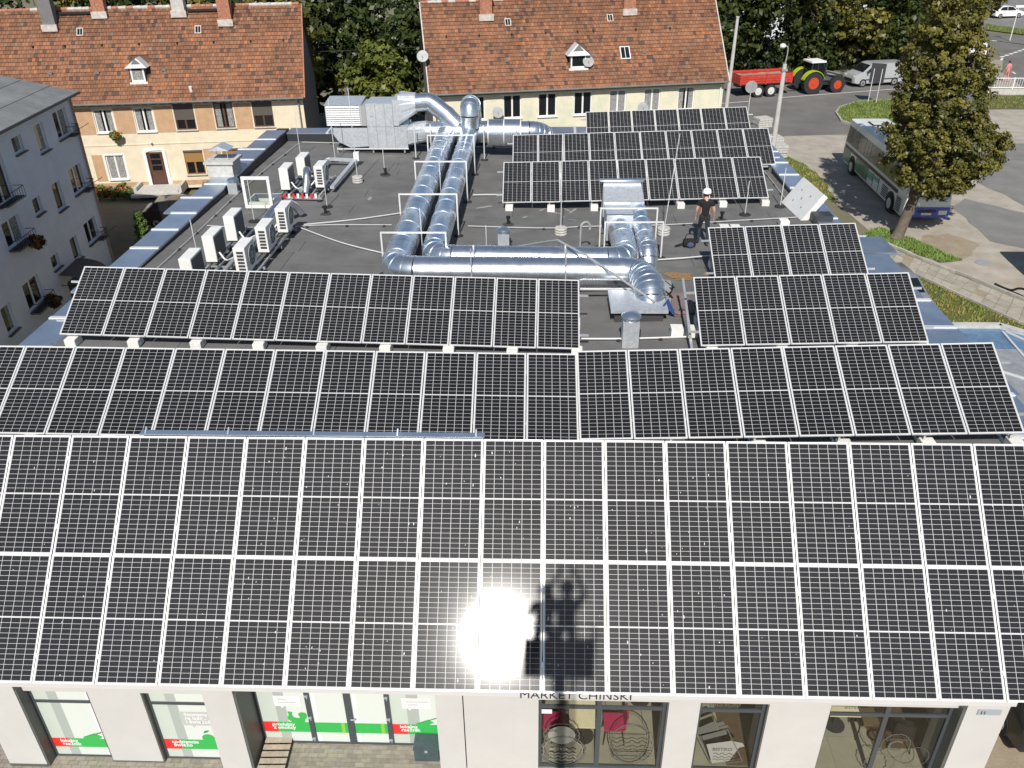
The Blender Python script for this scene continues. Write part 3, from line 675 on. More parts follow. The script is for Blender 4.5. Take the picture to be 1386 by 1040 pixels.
# recessed entrance
en = glazing('entrance_glazing', -5.79, -2.03, 0.0, 2.30, YD, mull=(-4.71, -3.10), film=True, fw=0.06)
for a, b, mm in ((-5.73, -5.40, 'filmpale'), (-5.40, -5.19, 'filmmid'), (-5.19, -4.76, 'filmlight'), (-3.05, -2.72, 'filmpale'), (-2.72, -2.48, 'filmmid'), (-2.48, -2.09, 'filmlight')): decal(en, rect(a, b, 0.065, 2.2), YD-0.006, mm)
promo(en, -5.73, -4.76, 2.2, YD, 0.35, 0.66, -5.44, ['produkty', 'z okolicy'], -5.55, []); promo(en, -3.05, -2.09, 2.2, YD, 0.35, 0.66, -2.74, ['lokalny', 'rzeźnik'], -2.9, [])
for a, b in ((-4.66, -3.97), (-3.83, -3.15)): decal(en, rect(a, b, 0.065, 2.2), YD-0.006, 'filmlight'); decal(en, rect(a+.02, a+.1, 0.065, 2.2), YD-0.008, 'filmwhite'); decal(en, rect(a, b, 0.35, 0.66), YD-0.009, 'filmgreen'); decal(en, rect(b-.14, b-.07, .35, .66), YD-0.011, 'filmlime')
dj = MB(); dj.box((-3.97, YD-0.045, 0.06), (-3.83, YD+0.02, 2.24)); dj.box((-4.76, YD-0.045, 0.06), (-4.66, YD-.03, 2.24)); dj.box((-3.15, YD-0.045, 0.06), (-3.05, YD-.03, 2.24)); dj.build('door_stile', 'anthracite', en, off=MO)
hd = MB(); 
for x in (-4.71, -3.10):
    for z in (0.2, 0.85, 1.5): hd.bar((x-.04, YD-.06, z), (x+.03, YD-.06, z+.02), 0.03); hd.bar((x, YD-.06, z-.04), (x+.02, YD-.06, z-.04), 0.03)
hd.bar((-3.88, YD-.08, .85), (-3.78, YD-.08, .85), 0.025); hd.build('hinge', 'platesteel', en, off=MO)
roo = [(-5.12,.66),(-5.2,.75),(-5.19,.83),(-5.16,.87),(-5.17,.93),(-5.18,.98),(-5.14,.99),(-5.11,.97),(-5.08,.98),(-5.09,.90),(-5.08,.83),(-5.02,.79),(-4.95,.79),(-4.94,.83),(-4.97,.88),(-4.95,.94),(-4.89,.97),(-4.81,.95),(-4.785,.88),(-4.80,.80),(-4.84,.74),(-4.86,.66)]
decal(en, roo, YD-0.012, 'filmgreen'); decal(en, [(-2.55, .66), (-2.57, .69), (-2.3, .82), (-2.18, .72), (-2.24, .70), (-2.3, .66)], YD-0.012, 'filmgreen'); decal(en, [(-2.57, .68), (-2.14, .88), (-2.13, .85)], YD-0.013, 'filmdkgreen')
for a, b, t in ((-5.41, -4.86, ['Witaj,', 'z powrotem']), (-2.81, -2.22, ['Kroimy świeżo', 'i cienko'])):
    decal(en, [(a, 1.15), (a+.12, 1.15), (a+.14, 1.09), (a+.2, 1.15), (b, 1.15), (b, 1.46), (a, 1.46)], YD-0.014, 'filmwhite')
    for i, q in enumerate(t): text_obj('lettering', q, 0.075, a+.09, YD-0.017, 1.335-.085*i, 'inkgrey', en, off=MO)
# bistro windows with etched motifs
b1 = glazing('bistro_window', -0.06, 2.37, 0.0, 2.16, YG, mull=(1.11,), trans=1.82)
b2 = glazing('bistro_window', 2.985, 4.24, 0.0, 2.16, YG, trans=1.81)
b3 = glazing('bistro_window', 5.41, 7.73, 0.0, 2.16, YG, mull=(6.54,), trans=1.77)
def ring(par, cx, cz, r, w_, matname='etch', scal=0.0, nscal=0, y=YG-0.012, asp=1.0, n=48):
    m1 = MB(); k = 0
    for i in range(n):
        P = []
        for t, rr in ((i, r), (i+1, r), (i+1, r-w_), (i, r-w_)):
            a = 2*math.pi*t/n; q = rr+(scal*abs(math.sin(a*nscal/2)) if nscal else 0); P.append((cx+q*math.cos(a)*asp, y, cz+q*math.sin(a)))
        m1.add(P, [(0, 1, 2, 3)])
    return m1.build('etched_motif', matname, par, off=MO)
def stroke(par, pts, w_, matname='etch', y=YG-0.012):
    m1 = MB()
    for a, b in zip(pts, pts[1:]): m1.bar((a[0], y, a[1]), (b[0], y, b[1]), 0.002, w_) if False else m1.add(strip(a, b, w_, y), [(0, 1, 2, 3)])
    return m1.build('etched_motif', matname, par, off=MO)
def strip(a, b, w_, y):
    dx, dz = b[0]-a[0], b[1]-a[1]; L = math.hypot(dx, dz) or 1; nx, nzz = -dz/L*w_/2, dx/L*w_/2
    return [(a[0]+nx, y, a[1]+nzz), (b[0]+nx, y, b[1]+nzz), (b[0]-nx, y, b[1]-nzz), (a[0]-nx, y, a[1]-nzz)]
def wav(x0, x1, z, amp, n, k): return [(x0+(x1-x0)*i/n, z+amp*math.sin(i*k)) for i in range(n+1)]
ring(b1, 0.40, 0.98, 0.34, 0.02, scal=0.03, nscal=18); decal(b1, [(0.40+.27*math.cos(i*.2618), .98+.27*math.sin(i*.2618)) for i in range(24)], YG-.010, 'etchlight'); text_obj('lettering', 'SNI', 0.12, .14, YG-.013, 1.08, 'etch', b1, bold=.003, off=MO)
ring(b1, 0.43, 0.50, 0.44, 0.03, scal=0.035, nscal=26); ring(b1, 0.43, 0.50, 0.40, 0.012, 'etchlight'); text_obj('lettering', 'BISTRO', 0.11, .16, YG-.013, .52, 'etchlight', b1, bold=.003, off=MO)
for z, a in ((.42, .02), (.32, .03), (.22, .02)): stroke(b1, wav(.16, .70, z, a, 18, 1.3), .03, 'etchlight')
ring(b1, 1.78, 0.75, 0.62, 0.03, asp=0.72); ring(b1, 1.78, 0.75, 0.55, 0.012, asp=0.72)
bun = [(1.78+.40*math.cos(t*math.pi/12), .78+.24*math.sin(t*math.pi/12)) for t in range(13)]; stroke(b1, bun+[bun[0]], .018)
for z, a in ((.68, .02), (.60, .035), (.50, .025), (.42, .015)): stroke(b1, wav(1.38, 2.20, z, a, 22, 1.1), .018)
stroke(b1, [(1.40, .38), (1.48, .28), (2.08, .28), (2.16, .38), (1.40, .38)], .018); decal(b1, rect(0.0, 0.2, 1.62, 1.74), YG-.012, 'filmwhite')
text_obj('lettering', 'BISTRO', 0.17, 3.22, YG-.013, 1.93, 'etch', b2, bold=.001, off=MO); text_obj('lettering', 'bistro', 0.11, 3.5, YG-.013, 1.95, 'etch', b2, off=MO)
decal(b2, [(3.03, 1.30), (3.50, 1.50), (3.55, 1.40), (3.06, 1.18)], YG-.012, 'etch'); decal(b2, [(3.03, 1.16), (3.60, 1.40), (3.62, 1.33), (3.05, 1.08)], YG-.012, 'etch')
decal(b2, [(3.12, 1.05), (3.58, 1.26), (3.62, 1.12), (3.18, .92)], YG-.012, 'etch'); stroke(b2, [(3.10, 1.06), (3.36, .30), (3.42, .16), (4.02, .30), (3.60, 1.28)], .02)
decal(b2, [(3.25, .80), (3.72, .92), (3.95, .86), (4.0, .76), (3.9, .72), (3.75, .30), (3.42, .22)], YG-.010, 'etchlight'); text_obj('lettering', 'BISTRO', .12, 3.38, YG-.014, .62, 'etch', b2, bold=.003, off=MO)
for z, a in ((.52, .03), (.42, .03), (.34, .02)): stroke(b2, wav(3.42, 3.85, z, a, 14, 1.4), .022, y=YG-.013)
ring(b3, 6.90, .88, .34, .022, asp=.8, scal=.03, nscal=20); text_obj('lettering', 'C', .42, 6.74, YG-.013, .74, 'etch', b3, bold=.004, off=MO)
ring(b3, 7.35, .55, .30, .014, asp=.9); ring(b3, 6.7, .35, .28, .02, scal=.03, nscal=16); text_obj('lettering', 'BISTRO', .09, 5.72, YG-.013, 1.93, 'etch', b3, off=MO); text_obj('lettering', 'CATERING', .085, 6.68, YG-.013, 1.03, 'etch', b3, off=MO)
pl = MB(); pl.box((7.99, YP-.02, 2.19), (8.41, YP-.003, 2.33)); plo = mpart('number_plate', pl, 'platesteel'); text_obj('lettering', '11', .11, 8.03, YP-.025, 2.22, 'ink', plo, bold=.003, off=MO)
# bistro interior
inn = MB(); inn.box((-0.9, -0.9, -0.02), (8.3, 5.0, 0.0)); inn.box((-0.9, 5.0, 0), (8.3, 5.1, 3.0)); inn.box((-1.0, -0.9, 0), (-0.9, 5.0, 3.0)); inn.box((-0.9, -0.9, 3.0), (8.3, 5.0, 3.1)); mpart('interior_shell', inn, 'cream')
for i in range(12):
    for j in range(7):
        x = -0.88+i*0.76; y = -1.4+j*0.76
        MB().box((x+.005, y+.005, 0.0), (min(x+.755, 8.28), y+.755, 0.014)).build('floor_tile', 'floorin', mk, off=MO)
MB().box((3.75, -1.38, .016), (4.25, .8, .03)).build('dark_floor_mat', 'brownrug', mk, off=MO); MB().box((6.85, -.9, .016), (8.2, 1.6, .03)).build('dark_floor_mat', 'brownrug', mk, off=MO)
def table(x, y, sx, sy, label):
    t = thing('bistro_table', label, 'table', (x, y, 0.014)); MB().cbox((0, 0, .735), (sx, sy, .03)).build('tabletop', 'woodtable', t); MB().cyl((0, 0, .02), (0, 0, .72), .03, 10).build('leg', 'dark', t); MB().cyl((0, 0, 0), (0, 0, .02), .22, 16).build('foot', 'dark', t)
def chair(x, y, rz, mm, label):
    t = thing('bistro_chair', label, 'chair', (x, y, 0.014), rz); MB().cbox((0, 0, .45), (.42, .42, .05)).build('seat', mm, t); MB().prism([(-.2, .2, .45), (.2, .2, .45), (.17, .25, .85), (-.17, .25, .85)], (0, 0, 0), (0, .03, 0)).build('backrest', mm, t)
    for sx in (-1, 1):
        for sy in (-1, 1): MB().cyl((sx*.16, sy*.16, .44), (sx*.22, sy*.22, 0), .012, 6).build('leg', 'black', t)
table(0.88, -0.75, .62, .75, 'pale wooden bistro table behind the left pane of the burger window'); chair(0.25, -.75, R(90), 'magenta', 'magenta bistro chair left of the pale table'); chair(1.5, -.75, R(-90), 'magenta', 'magenta bistro chair right of the pale table')
table(6.2, -.35, .62, .75, 'white bistro table behind the rightmost bistro window'); chair(5.62, -.55, R(90), 'chairbrown', 'brown bistro chair left of the white table by the rightmost window'); chair(6.75, -.5, R(-90), 'chairbrown', 'brown bistro chair right of the white table by the rightmost window')
chair(7.4, -.75, R(160), 'black', 'black bistro chair in the right corner of the rightmost window'); table(2.15, .2, .5, .7, 'narrow pale table behind the burger motif')
# paving in front of the shop
pv = sheet('pavement', [(-14, -9), (14, -9), (14, -0.4), (-14, -0.4)], 0.004, 'dirt')
pm = MB(); yy = -2.4; r = 0
while yy < -0.95:
    x = -11.6+(0.1 if r % 2 else 0)
    while x < -1.6:
        s = random.uniform(.8, 1.15); pm.tint = (s, s*random.uniform(.96, 1.03), s*random.uniform(.92, 1.02))
        h = random.uniform(.010, .016); pm.box((x+.004, yy+.004, .002), (x+.196, yy+.096, h)); x += .2
    yy += .1; r += 1
tag(pm.build('pavers', 'paver', pv), kind='stuff')
sb = thing('storage_box', 'dark green lidded storage box on the paving by the entrance', 'box', (-2.33, -1.27, 0.016))
MB().cbox((0, 0, .17), (.5, .34, .34)).build('body', 'greenbox', sb); MB().cbox((0, 0, .365), (.53, .37, .05)).build('lid', 'greenbox', sb); MB().cbox((0, -.19, .33), (.06, .02, .05)).build('latch', 'platesteel', sb)
pa = thing('pallet', 'weathered wooden pallet leaning flat in the entrance corner', 'pallet', (-5.45, -1.5, 0.016), R(2))
for i in range(6): MB().cbox((0, -.42+i*.16, .13), (.55, .11, .022)).build('deck_board', 'wood', pa)
for x in (-.24, 0, .24): MB().cbox((x, -.02, .06), (.07, .9, .1)).build('bearer', 'dark', pa)

# ================================================================== ROOFTOP PLANT
def duct(root, off, path, r, elbow_r=0.62, bandstep=1.15, matname='galv', n=28):
    """round sheet-metal duct: straight sections, segmented elbows, joint bands"""
    P = [Vector(p) for p in path]; k = len(P); cuts = []
    for i in range(k):
        if i in (0, k-1): cuts.append((P[i], P[i])); continue
        d0 = (P[i]-P[i-1]).normalized(); d1 = (P[i+1]-P[i]).normalized(); ang = d0.angle(d1); t = elbow_r*math.tan(ang/2)
        t = min(t, (P[i]-P[i-1]).length*0.48, (P[i+1]-P[i]).length*0.48)
        cuts.append((P[i]-d0*t, P[i]+d1*t))
    def band(c, d): MB().cyl(c-d*0.022, c+d*0.022, r+0.014, n).build('joint_band', 'galv', root, smooth=True, off=off)
    for i in range(k-1):
        a, b = cuts[i][1], cuts[i+1][0]
        if (b-a).length > 0.03:
            MB().cyl(a, b, r, n).build('duct_section', matname, root, smooth=True, off=off)
            d = (b-a).normalized(); L = (b-a).length; q = max(1, round(L/bandstep))
            for j in range(q+1): band(a+d*min(max(L*j/q, .025), L-.025), d)
        if 0 < i+1 < k-1:
            a, b = cuts[i+1]; p = P[i+1]; pts = []
            for s in range(5):
                t = s/4; pts.append(a*(1-t)**2+p*2*t*(1-t)+b*t*t)
            e = MB(); e.tube(pts, r, n); e.build('elbow', matname, root, smooth=True, off=off)
            for s in range(1, 4):
                dd = (pts[s+1]-pts[s-1]).normalized(); band(pts[s], dd)
dA = thing('ventilation_duct', 'left long round metal duct that turns right towards the roof curb', 'duct', (-4.25, 10, 5.5))
duct(dA, (-4.25, 10, 5.5), [(-4.25, 24.4, 6.22), (-4.25, 9.7, 6.12), (2.72, 9.7, 6.08), (2.85, 8.62, 6.10), (2.85, 8.25, 5.6)], 0.42, 0.62)
dB = thing('ventilation_duct', 'right long round metal duct that turns right behind the first', 'duct', (-3.26, 11, 5.5))
duct(dB, (-3.26, 11, 5.5), [(-3.26, 24.4, 6.22), (-3.26, 10.68, 6.12), (2.42, 10.68, 6.05), (2.42, 13.6, 5.98)], 0.375, 0.6)
dC = thing('ventilation_duct', 'short round metal duct running from the box hood down to the roof', 'duct', (3.12, 12, 5.4))
duct(dC, (3.12, 12, 5.4), [(3.12, 14.7, 6.12), (3.12, 11.7, 6.0), (3.14, 11.35, 5.40)], 0.30, 0.5, 0.6)
# roof curb under the elbow
rc = thing('roof_curb', 'square galvanised roof curb plate under the duct elbow', 'curb', (2.47, 8.1, 5.5))
MB().box((1.85, 7.62, 5.45), (3.12, 8.7, 5.86)).build('upstand', 'bitumenbase', rc, off=(2.47, 8.1, 5.5)); MB().box((1.74, 7.5, 5.862), (3.22, 8.8, 5.95)).build('plate', 'galvflat', rc, off=(2.47, 8.1, 5.5))
# box hood
bh = thing('intake_hood', 'square galvanised intake hood with sloping top feeding two round ducts', 'hood', (2.6, 15, 5.4)); bo = (2.6, 15, 5.4)
h = MB(); h.add([(1.95, 14.7, 5.95), (3.3, 14.7, 5.95), (3.3, 14.7, 6.45), (1.95, 14.7, 6.45), (1.95, 15.7, 5.95), (3.3, 15.7, 5.95), (3.25, 15.7, 6.85), (2.0, 15.7, 6.85)], [(0, 1, 2, 3), (3, 2, 6, 7), (0, 3, 7, 4), (1, 5, 6, 2), (4, 7, 6, 5), (0, 4, 5, 1)]); h.build('hood_box', 'galvflat', bh, off=bo)
MB().box((1.88, 15.6, 6.86), (3.35, 15.78, 6.92)).build('top_lip', 'galv', bh, off=bo)
h = MB(); h.add([(1.98, 14.69, 5.93), (2.85, 14.69, 5.93), (2.85, 14.69, 6.4), (1.98, 14.69, 6.4), (2.0, 13.55, 5.55), (2.84, 13.55, 5.55), (2.84, 13.55, 6.4), (2.0, 13.55, 6.4)], [(4, 5, 6, 7), (7, 6, 2, 3), (4, 7, 3, 0), (5, 1, 2, 6), (4, 0, 1, 5)]); h.build('transition_box', 'galvflat', bh, off=bo)
for x in (2.0, 3.25): MB().cyl((x, 15.4, 5.35), (x, 15.4, 5.95), .025, 8).build('leg', 'rail', bh, off=bo)
# portal frames over the ducts
def portal(x0, x1, y, ztop, label, zl=None):
    t = thing('duct_support_frame', label, 'support frame', (x0, y, zr(x0, y)), 0, 'white portal frames over the ducts'); o = (x0, y, zr(x0, y))
    MB().bar((x0-.02, y, ztop), (x1+.02, y, ztop), .045).build('crossbar', 'alu', t, off=o)
    for x in (x0, x1):
        MB().bar((x, y, zr(x, y)+.03), (x, y, ztop-.023), .045).build('leg', 'alu', t, off=o)
        MB().lathe((x, y, zr(x, y)+.012), [(.16, 0), (.16, .02), (.06, .045)], 14).build('foot', 'rubber', t, off=o)
for y, nm in ((10.75, 'nearest'), (14.3, 'second nearest'), (18.1, 'third nearest'), (21.9, 'farthest')): portal(-4.72, -2.84, y, 6.86, '%s white portal frame over the two parallel long ducts' % nm)
portal(1.78, 3.55, 13.3, 6.72, 'rear white portal frame in front of the box hood'); portal(1.85, 3.6, 12.2, 6.66, 'front white portal frame in front of the box hood')
for x, nm in ((-2.0, 'left'), (0.6, 'right')):
    t = thing('duct_strap', '%s vertical hanger strap clamped on the crosswise duct' % nm, 'strap', (x, 9.7, 5.5))
    MB().bar((x, 9.26, 5.5), (x, 9.26, 6.95), .04).build('post', 'rail', t, off=(x, 9.7, 5.5)); MB().bar((x, 10.2, 5.5), (x, 10.2, 6.7), .04).build('post', 'rail', t, off=(x, 9.7, 5.5)); MB().bar((x, 9.2, 5.56), (x, 10.3, 5.56), .05).build('base_bar', 'rail', t, off=(x, 9.7, 5.5))
tag(MB().tube([(-1.1, 13.2, 5.45), (0.4, 10.9, 6.58), (1.2, 9.75, 6.55), (2.9, 7.9, 6.02)], .03, 8).build('metal_pole', 'rail'), 'long thin metal pole lying diagonally across the duct', 'pole')
MB().bar((1.0, 9.05, 5.86), (2.7, 9.05, 5.86), .05).build('rail', 'alu', rc, off=(2.47, 8.1, 5.5))
# air handling unit
au = thing('air_handling_unit', 'large grey two-storey air handling unit with louvred intake', 'air handling unit', (-7, 25.7, 5.3)); ao = (-7, 25.7, 5.3)
def abox(nm, lo, hi, mm='galvflat'): return MB().box(lo, hi).build(nm, mm, au, off=ao)
lo_ = abox('lower_casing', (-7.76, 25.0, 5.52), (-6.02, 26.4, 6.455)); up_ = abox('upper_casing', (-7.76, 25.0, 6.465), (-6.6, 26.4, 7.45))
for x in (-7.35, -6.95): MB().box((x-.008, 24.994, 5.54), (x+.008, 25.0, 7.43)).build('panel_joint', 'steelgrey', up_, off=ao)
MB().box((-6.58, 24.994, 5.54), (-6.56, 25.0, 6.44)).build('panel_joint', 'steelgrey', lo_, off=ao)
MB().box((-7.6, 24.99, 6.9), (-7.45, 25.0, 6.93)).build('badge', 'inkgrey', up_, off=ao)
lv = MB(); lv.box((-9.55, 25.04, 6.50), (-7.99, 26.4, 7.36)); lv.add([(-9.6, 25.0, 7.37), (-7.97, 25.0, 7.37), (-7.97, 26.4, 7.5), (-9.6, 26.4, 7.5)], [(0, 1, 2, 3)]); lvo = lv.build('louvre_casing', 'galvflat', au, off=ao)
for i in range(9): MB().prism([(-9.5, 25.035, 6.53+i*.093), (-9.5, 24.96, 6.53+i*.093), (-9.5, 25.035, 6.60+i*.093)], (0, 0, 0), (1.46, 0, 0)).build('louvre_blade', 'alu', lvo, off=ao)
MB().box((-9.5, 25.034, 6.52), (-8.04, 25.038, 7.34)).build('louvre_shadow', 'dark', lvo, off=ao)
MB().box((-7.985, 25.0, 6.5), (-7.77, 26.38, 7.36)).build('flexible_joint', 'inkgrey', au, off=ao)
lt = MB(); lt.add([(-9.3, 25.05, 6.40), (-7.78, 25.05, 6.40), (-7.78, 25.05, 5.6), (-8.6, 25.05, 5.55), (-9.1, 25.05, 5.8), (-9.3, 25.05, 6.1)]+[(-9.3, 26.2, 6.40), (-7.78, 26.2, 6.40), (-7.78, 26.2, 5.6), (-8.6, 26.2, 5.55), (-9.1, 26.2, 5.8), (-9.3, 26.2, 6.1)], [(0, 1, 2, 3, 4, 5), (11, 10, 9, 8, 7, 6), (0, 6, 7, 1), (1, 7, 8, 2), (2, 8, 9, 3), (3, 9, 10, 4), (4, 10, 11, 5), (5, 11, 6, 0)]); lt.build('lower_bend', 'galvflat', au, off=ao)
def trans(nm, x0, lo0, hi0, x1, c1, r1):
    m1 = MB(); n = 24; k = 0
    y0, z0 = lo0; y1, z1 = hi0
    for i in range(n):
        a = 2*math.pi*(i+.5)/n; cx, sx = math.cos(a), math.sin(a); s = 1/max(abs(cx), abs(sx)); 
        m1.v.append((x0, (y0+y1)/2+cx*s*(y1-y0)/2, (z0+z1)/2+sx*s*(z1-z0)/2))
    for i in range(n): a = 2*math.pi*(i+.5)/n; m1.v.append((x1, c1[0]+math.cos(a)*r1, c1[1]+math.sin(a)*r1))
    for i in range(n): m1.face((i, (i+1) % n, n+(i+1) % n, n+i))
    m1.face(range(n)); m1.face(range(2*n-1, n-1, -1)); m1.build(nm, 'galvflat', au, off=ao)
abox('upper_outlet', (-6.59, 25.02, 6.5), (-6.35, 26.3, 7.6)); trans('upper_transition', -6.349, (25.02, 6.52), (26.3, 7.75), -5.62, (25.6, 7.35), .43)
trans('lower_transition', -6.015, (25.05, 5.6), (26.3, 6.4), -5.15, (25.2, 6.22), .45)
for x in (-9.2, -7.6, -6.2): MB().cyl((x, 25.1, 5.3), (x, 25.1, 5.55), .04, 8).build('leg', 'steelgrey', au, off=ao)
MB().bar((-9.2, 25.02, 5.50), (-6.0, 25.02, 5.50), .05).build('base_rail', 'alu', au, off=ao)
dD = thing('ventilation_duct', 'round metal duct bending down from the upper air handling unit casing', 'duct', (-5.2, 25.4, 5.4)); duct(dD, (-5.2, 25.4, 5.4), [(-5.62, 25.6, 7.35), (-5.0, 25.55, 7.4), (-4.25, 25.2, 6.9), (-3.75, 25.0, 6.45)], .38, .5, .5)
dE = thing('duct_manifold', 'thick horizontal metal manifold and silencer behind the long ducts', 'duct', (-2.5, 25, 5.4)); eo = (-2.5, 25, 5.4)
duct(dE, eo, [(-5.15, 25.0, 6.22), (-2.45, 25.0, 6.22)], .46, .5, .9)
MB().cyl((-2.45, 25.0, 6.2), (-1.0, 25.0, 6.2), .56, 32).build('silencer', 'galv', dE, smooth=True, off=eo)
for x in (-2.43, -1.75, -1.02): MB().cyl((x-.025, 25.0, 6.2), (x+.025, 25.0, 6.2), .578, 32).build('joint_band', 'alu', dE, smooth=True, off=eo)
duct(dE, eo, [(-1.0, 25.0, 6.2), (-.35, 25.0, 6.2), (.05, 25.45, 5.9), (.1, 25.7, 5.4)], .47, .6, .35)
dF = thing('ventilation_duct', 'tall round metal riser bending backwards above the long ducts', 'duct', (-3.2, 24.9, 5.5)); duct(dF, (-3.2, 24.9, 5.5), [(-3.2, 24.62, 6.5), (-3.2, 24.62, 7.45), (-3.2, 25.6, 7.25), (-3.2, 26.2, 6.3)], .40, .55, .5)
# stands under the manifold
for i, x in enumerate((-5.6, -4.9, -2.6, -1.2)):
    t = thing('duct_stand', '%s thin upright stand in front of the duct manifold' % ORD[i], 'stand', (x, 24.3, zr(x, 24.3))); MB().cyl((0, 0, .03), (0, 0, 1.5), .028, 8).build('post', 'alu', t); MB().lathe((0, 0, .012), [(.17, 0), (.17, .02), (.05, .05)], 14).build('foot', 'rubber', t)
# outdoor air conditioning units
def ac_proto():
    t = thing('air_conditioner', 'x', 'air conditioner')
    b = MB(); b.box((-.17, 0, 0), (.17, .86, .80)); body = b.build('casing', 'acwhite', t); bv = body.modifiers.new('bevel', 'BEVEL'); bv.width = .018; bv.segments = 2
    MB().box((-.10, -.004, .05), (.145, .002, .76)).build('side_panel', 'acwhite', t)
    for i in range(6): MB().box((-.075, -.008, .12+i*.10), (.12, -.0045, .19+i*.10)).build('side_vent', 'acgrille', t)
    for i in range(6): MB().box((-.075, .8645, .12+i*.10), (.12, .868, .19+i*.10)).build('rear_vent', 'acfin', t) if i == 9 else None
    MB().box((-.176, .05, .06), (-.171, .82, .74)).build('coil', 'acfin', t)
    g = MB(); g.cyl((.171, .50, .42), (.178, .50, .42), .30, 28); gr = g.build('fan_grille', 'acgrille', t)
    for rr in (.29, .2, .1):
        q = MB(); q.tube([(.185, .50+rr*math.cos(a*.2618), .42+rr*math.sin(a*.2618)) for a in range(25)], .006, 4); q.build('grille_ring', 'acwhite', gr)
    sp = MB(); 
    for a in range(8): sp.bar((.186, .50, .42), (.186, .50+.29*math.cos(a*.785), .42+.29*math.sin(a*.785)), .008)
    sp.build('grille_spokes', 'acwhite', gr)
    for y in (.1, .7): MB().box((-.2, y, -.06), (.2, y+.06, -.002)).build('foot_rail', 'dark', t)
    return t
AC = [(-9.62, 18.1, 0, 1, 'left front unit of the rear cluster'), (-9.40, 19.7, 0, 1, 'left rear unit of the rear cluster'), (-8.42, 18.5, 0, 0, 'right unit of the rear cluster'),
      (-9.78, 12.45, 0, 1, 'left farthest unit of the near cluster'), (-9.78, 10.6, 0, 1, 'left middle unit of the near cluster'), (-9.75, 8.75, 0, 1, 'left nearest unit, half hidden by the third row'),
      (-8.42, 13.35, 0, 0, 'right farthest unit of the near cluster'), (-8.50, 11.5, 0, 0, 'right middle unit of the near cluster'), (-8.58, 9.7, 0, 0, 'right nearest unit of the near cluster')]
acp = ac_proto()
for i, (x, y, rz, flip, lab) in enumerate(AC):
    o = acp if i == 0 else copy_tree(acp); o.location = (x, y, zr(x, y)+.32); o['label'] = 'white outdoor air conditioner, '+lab; o['group'] = 'outdoor air conditioners on the roof'
    o.rotation_euler.z = math.pi if flip else 0.0
    if flip: o.location.y = y+.86
for nm, x0, x1, ys_, lab in (('a', -9.85, -8.2, (17.75, 18.9, 20.6), 'rear'), ('b', -10.0, -8.25, (8.7, 10.7, 12.5, 14.2), 'near')):
    o = (x0, ys_[0], zr(x0, ys_[0])); t = thing('unit_frame', 'steel beam frame carrying the %s cluster of air conditioners' % lab, 'frame', o)
    for x in (x0+.1, x0+.42, x1-.42, x1-.1): MB().bar((x, ys_[0], zr(x, ys_[0])+.20), (x, ys_[-1], zr(x, ys_[-1])+.20), .05, .06).build('beam', 'rail', t, off=o)
    for y in ys_: MB().bar((x0, y, zr(x0, y)+.13), (x1, y, zr(x1, y)+.13), .06, .07).build('cross_beam', 'steelgrey', t, off=o)
    for y in ys_:
        for x in (x0+.1, x1-.1): MB().cbox((x, y, zr(x, y)+.055), (.16, .16, .09)).build('foot', 'rubber', t, off=o)
    if nm == 'a':
        for i in range(9): MB().cbox((x0+.12+i*.165, ys_[0]-.05, zr(x0, 17.7)+.2), (.083, .03, .17)).build('warning_stripe', 'filmred' if i % 2 else 'paint', t, off=o)
def hose(nm, pts, r, mm, label, cat='hose', rings=0):
    o = MB().tube(pts, r, 10).build(nm, mm, smooth=True); tag(o, label, cat); return o
def curve(pts, n=8):
    P = [Vector(p) for p in pts]; out = []
    for i in range(len(P)-1):
        p0, p1, p2, p3 = P[max(i-1, 0)], P[i], P[i+1], P[min(i+2, len(P)-1)]
        for k in range(n):
            t = k/n; out.append(0.5*((2*p1)+(p2-p0)*t+(2*p0-5*p1+4*p2-p3)*t*t+(3*p1-p0-3*p2+p3)*t**3))
    return out+[P[-1]]
def flex(pts, r):     # corrugated
    c = curve(pts, 10); return c, [r*(1+.08*(i % 2)) for i in range(len(c))]
c_, r_ = flex([(-8.95, 18.3, 5.62), (-8.9, 18.6, 6.2), (-8.98, 19.0, 6.3), (-9.05, 19.3, 5.9)], .13); hose('flexible_pipe', c_, r_, 'galv', 'silver flexible pipe curling up inside the rear air conditioner cluster', 'pipe')
c_, r_ = flex([(-9.15, 12.9, 5.75), (-9.1, 13.7, 6.1), (-8.95, 14.6, 6.3), (-8.7, 15.4, 6.2), (-8.5, 15.9, 5.7)], .13); hose('flexible_pipe', c_, r_, 'galv', 'silver flexible pipe bending behind the near air conditioner cluster', 'pipe')
for i in range(7):
    x, y = AC[i % 9][0], AC[i % 9][1]; sgn = 1 if AC[i % 9][3] else -1
    hose('refrigerant_pipe', curve([(x+sgn*.2, y+.2, zr(x, y)+.55), (x+sgn*.4, y+.1, zr(x, y)+.35), (x+sgn*.5, y+.5, zr(x, y)+.28), (-9.1, y+1.0, zr(x, y)+.25)], 6), .028, 'paint', 'white insulated pipes from the '+AC[i % 9][4], 'pipe')
hose('refrigerant_pipe', curve([(-9.15, 9.0, 5.95), (-9.2, 10.5, 5.98), (-9.1, 12, 5.95), (-9.15, 13.5, 5.95)], 5), .07, 'steelgrey', 'grey pipe bundle between the two columns of the near cluster', 'pipe')
hose('refrigerant_pipe', curve([(-9.1, 18.2, 5.75), (-8.95, 19.1, 5.8), (-9.0, 20.1, 5.75)], 5), .07, 'steelgrey', 'grey pipe bundle between the rear cluster units', 'pipe')
ct = thing('cable_tray', 'galvanised cable tray elbow leading from the rear cluster', 'cable tray', (-8.1, 20.3, 5.5))
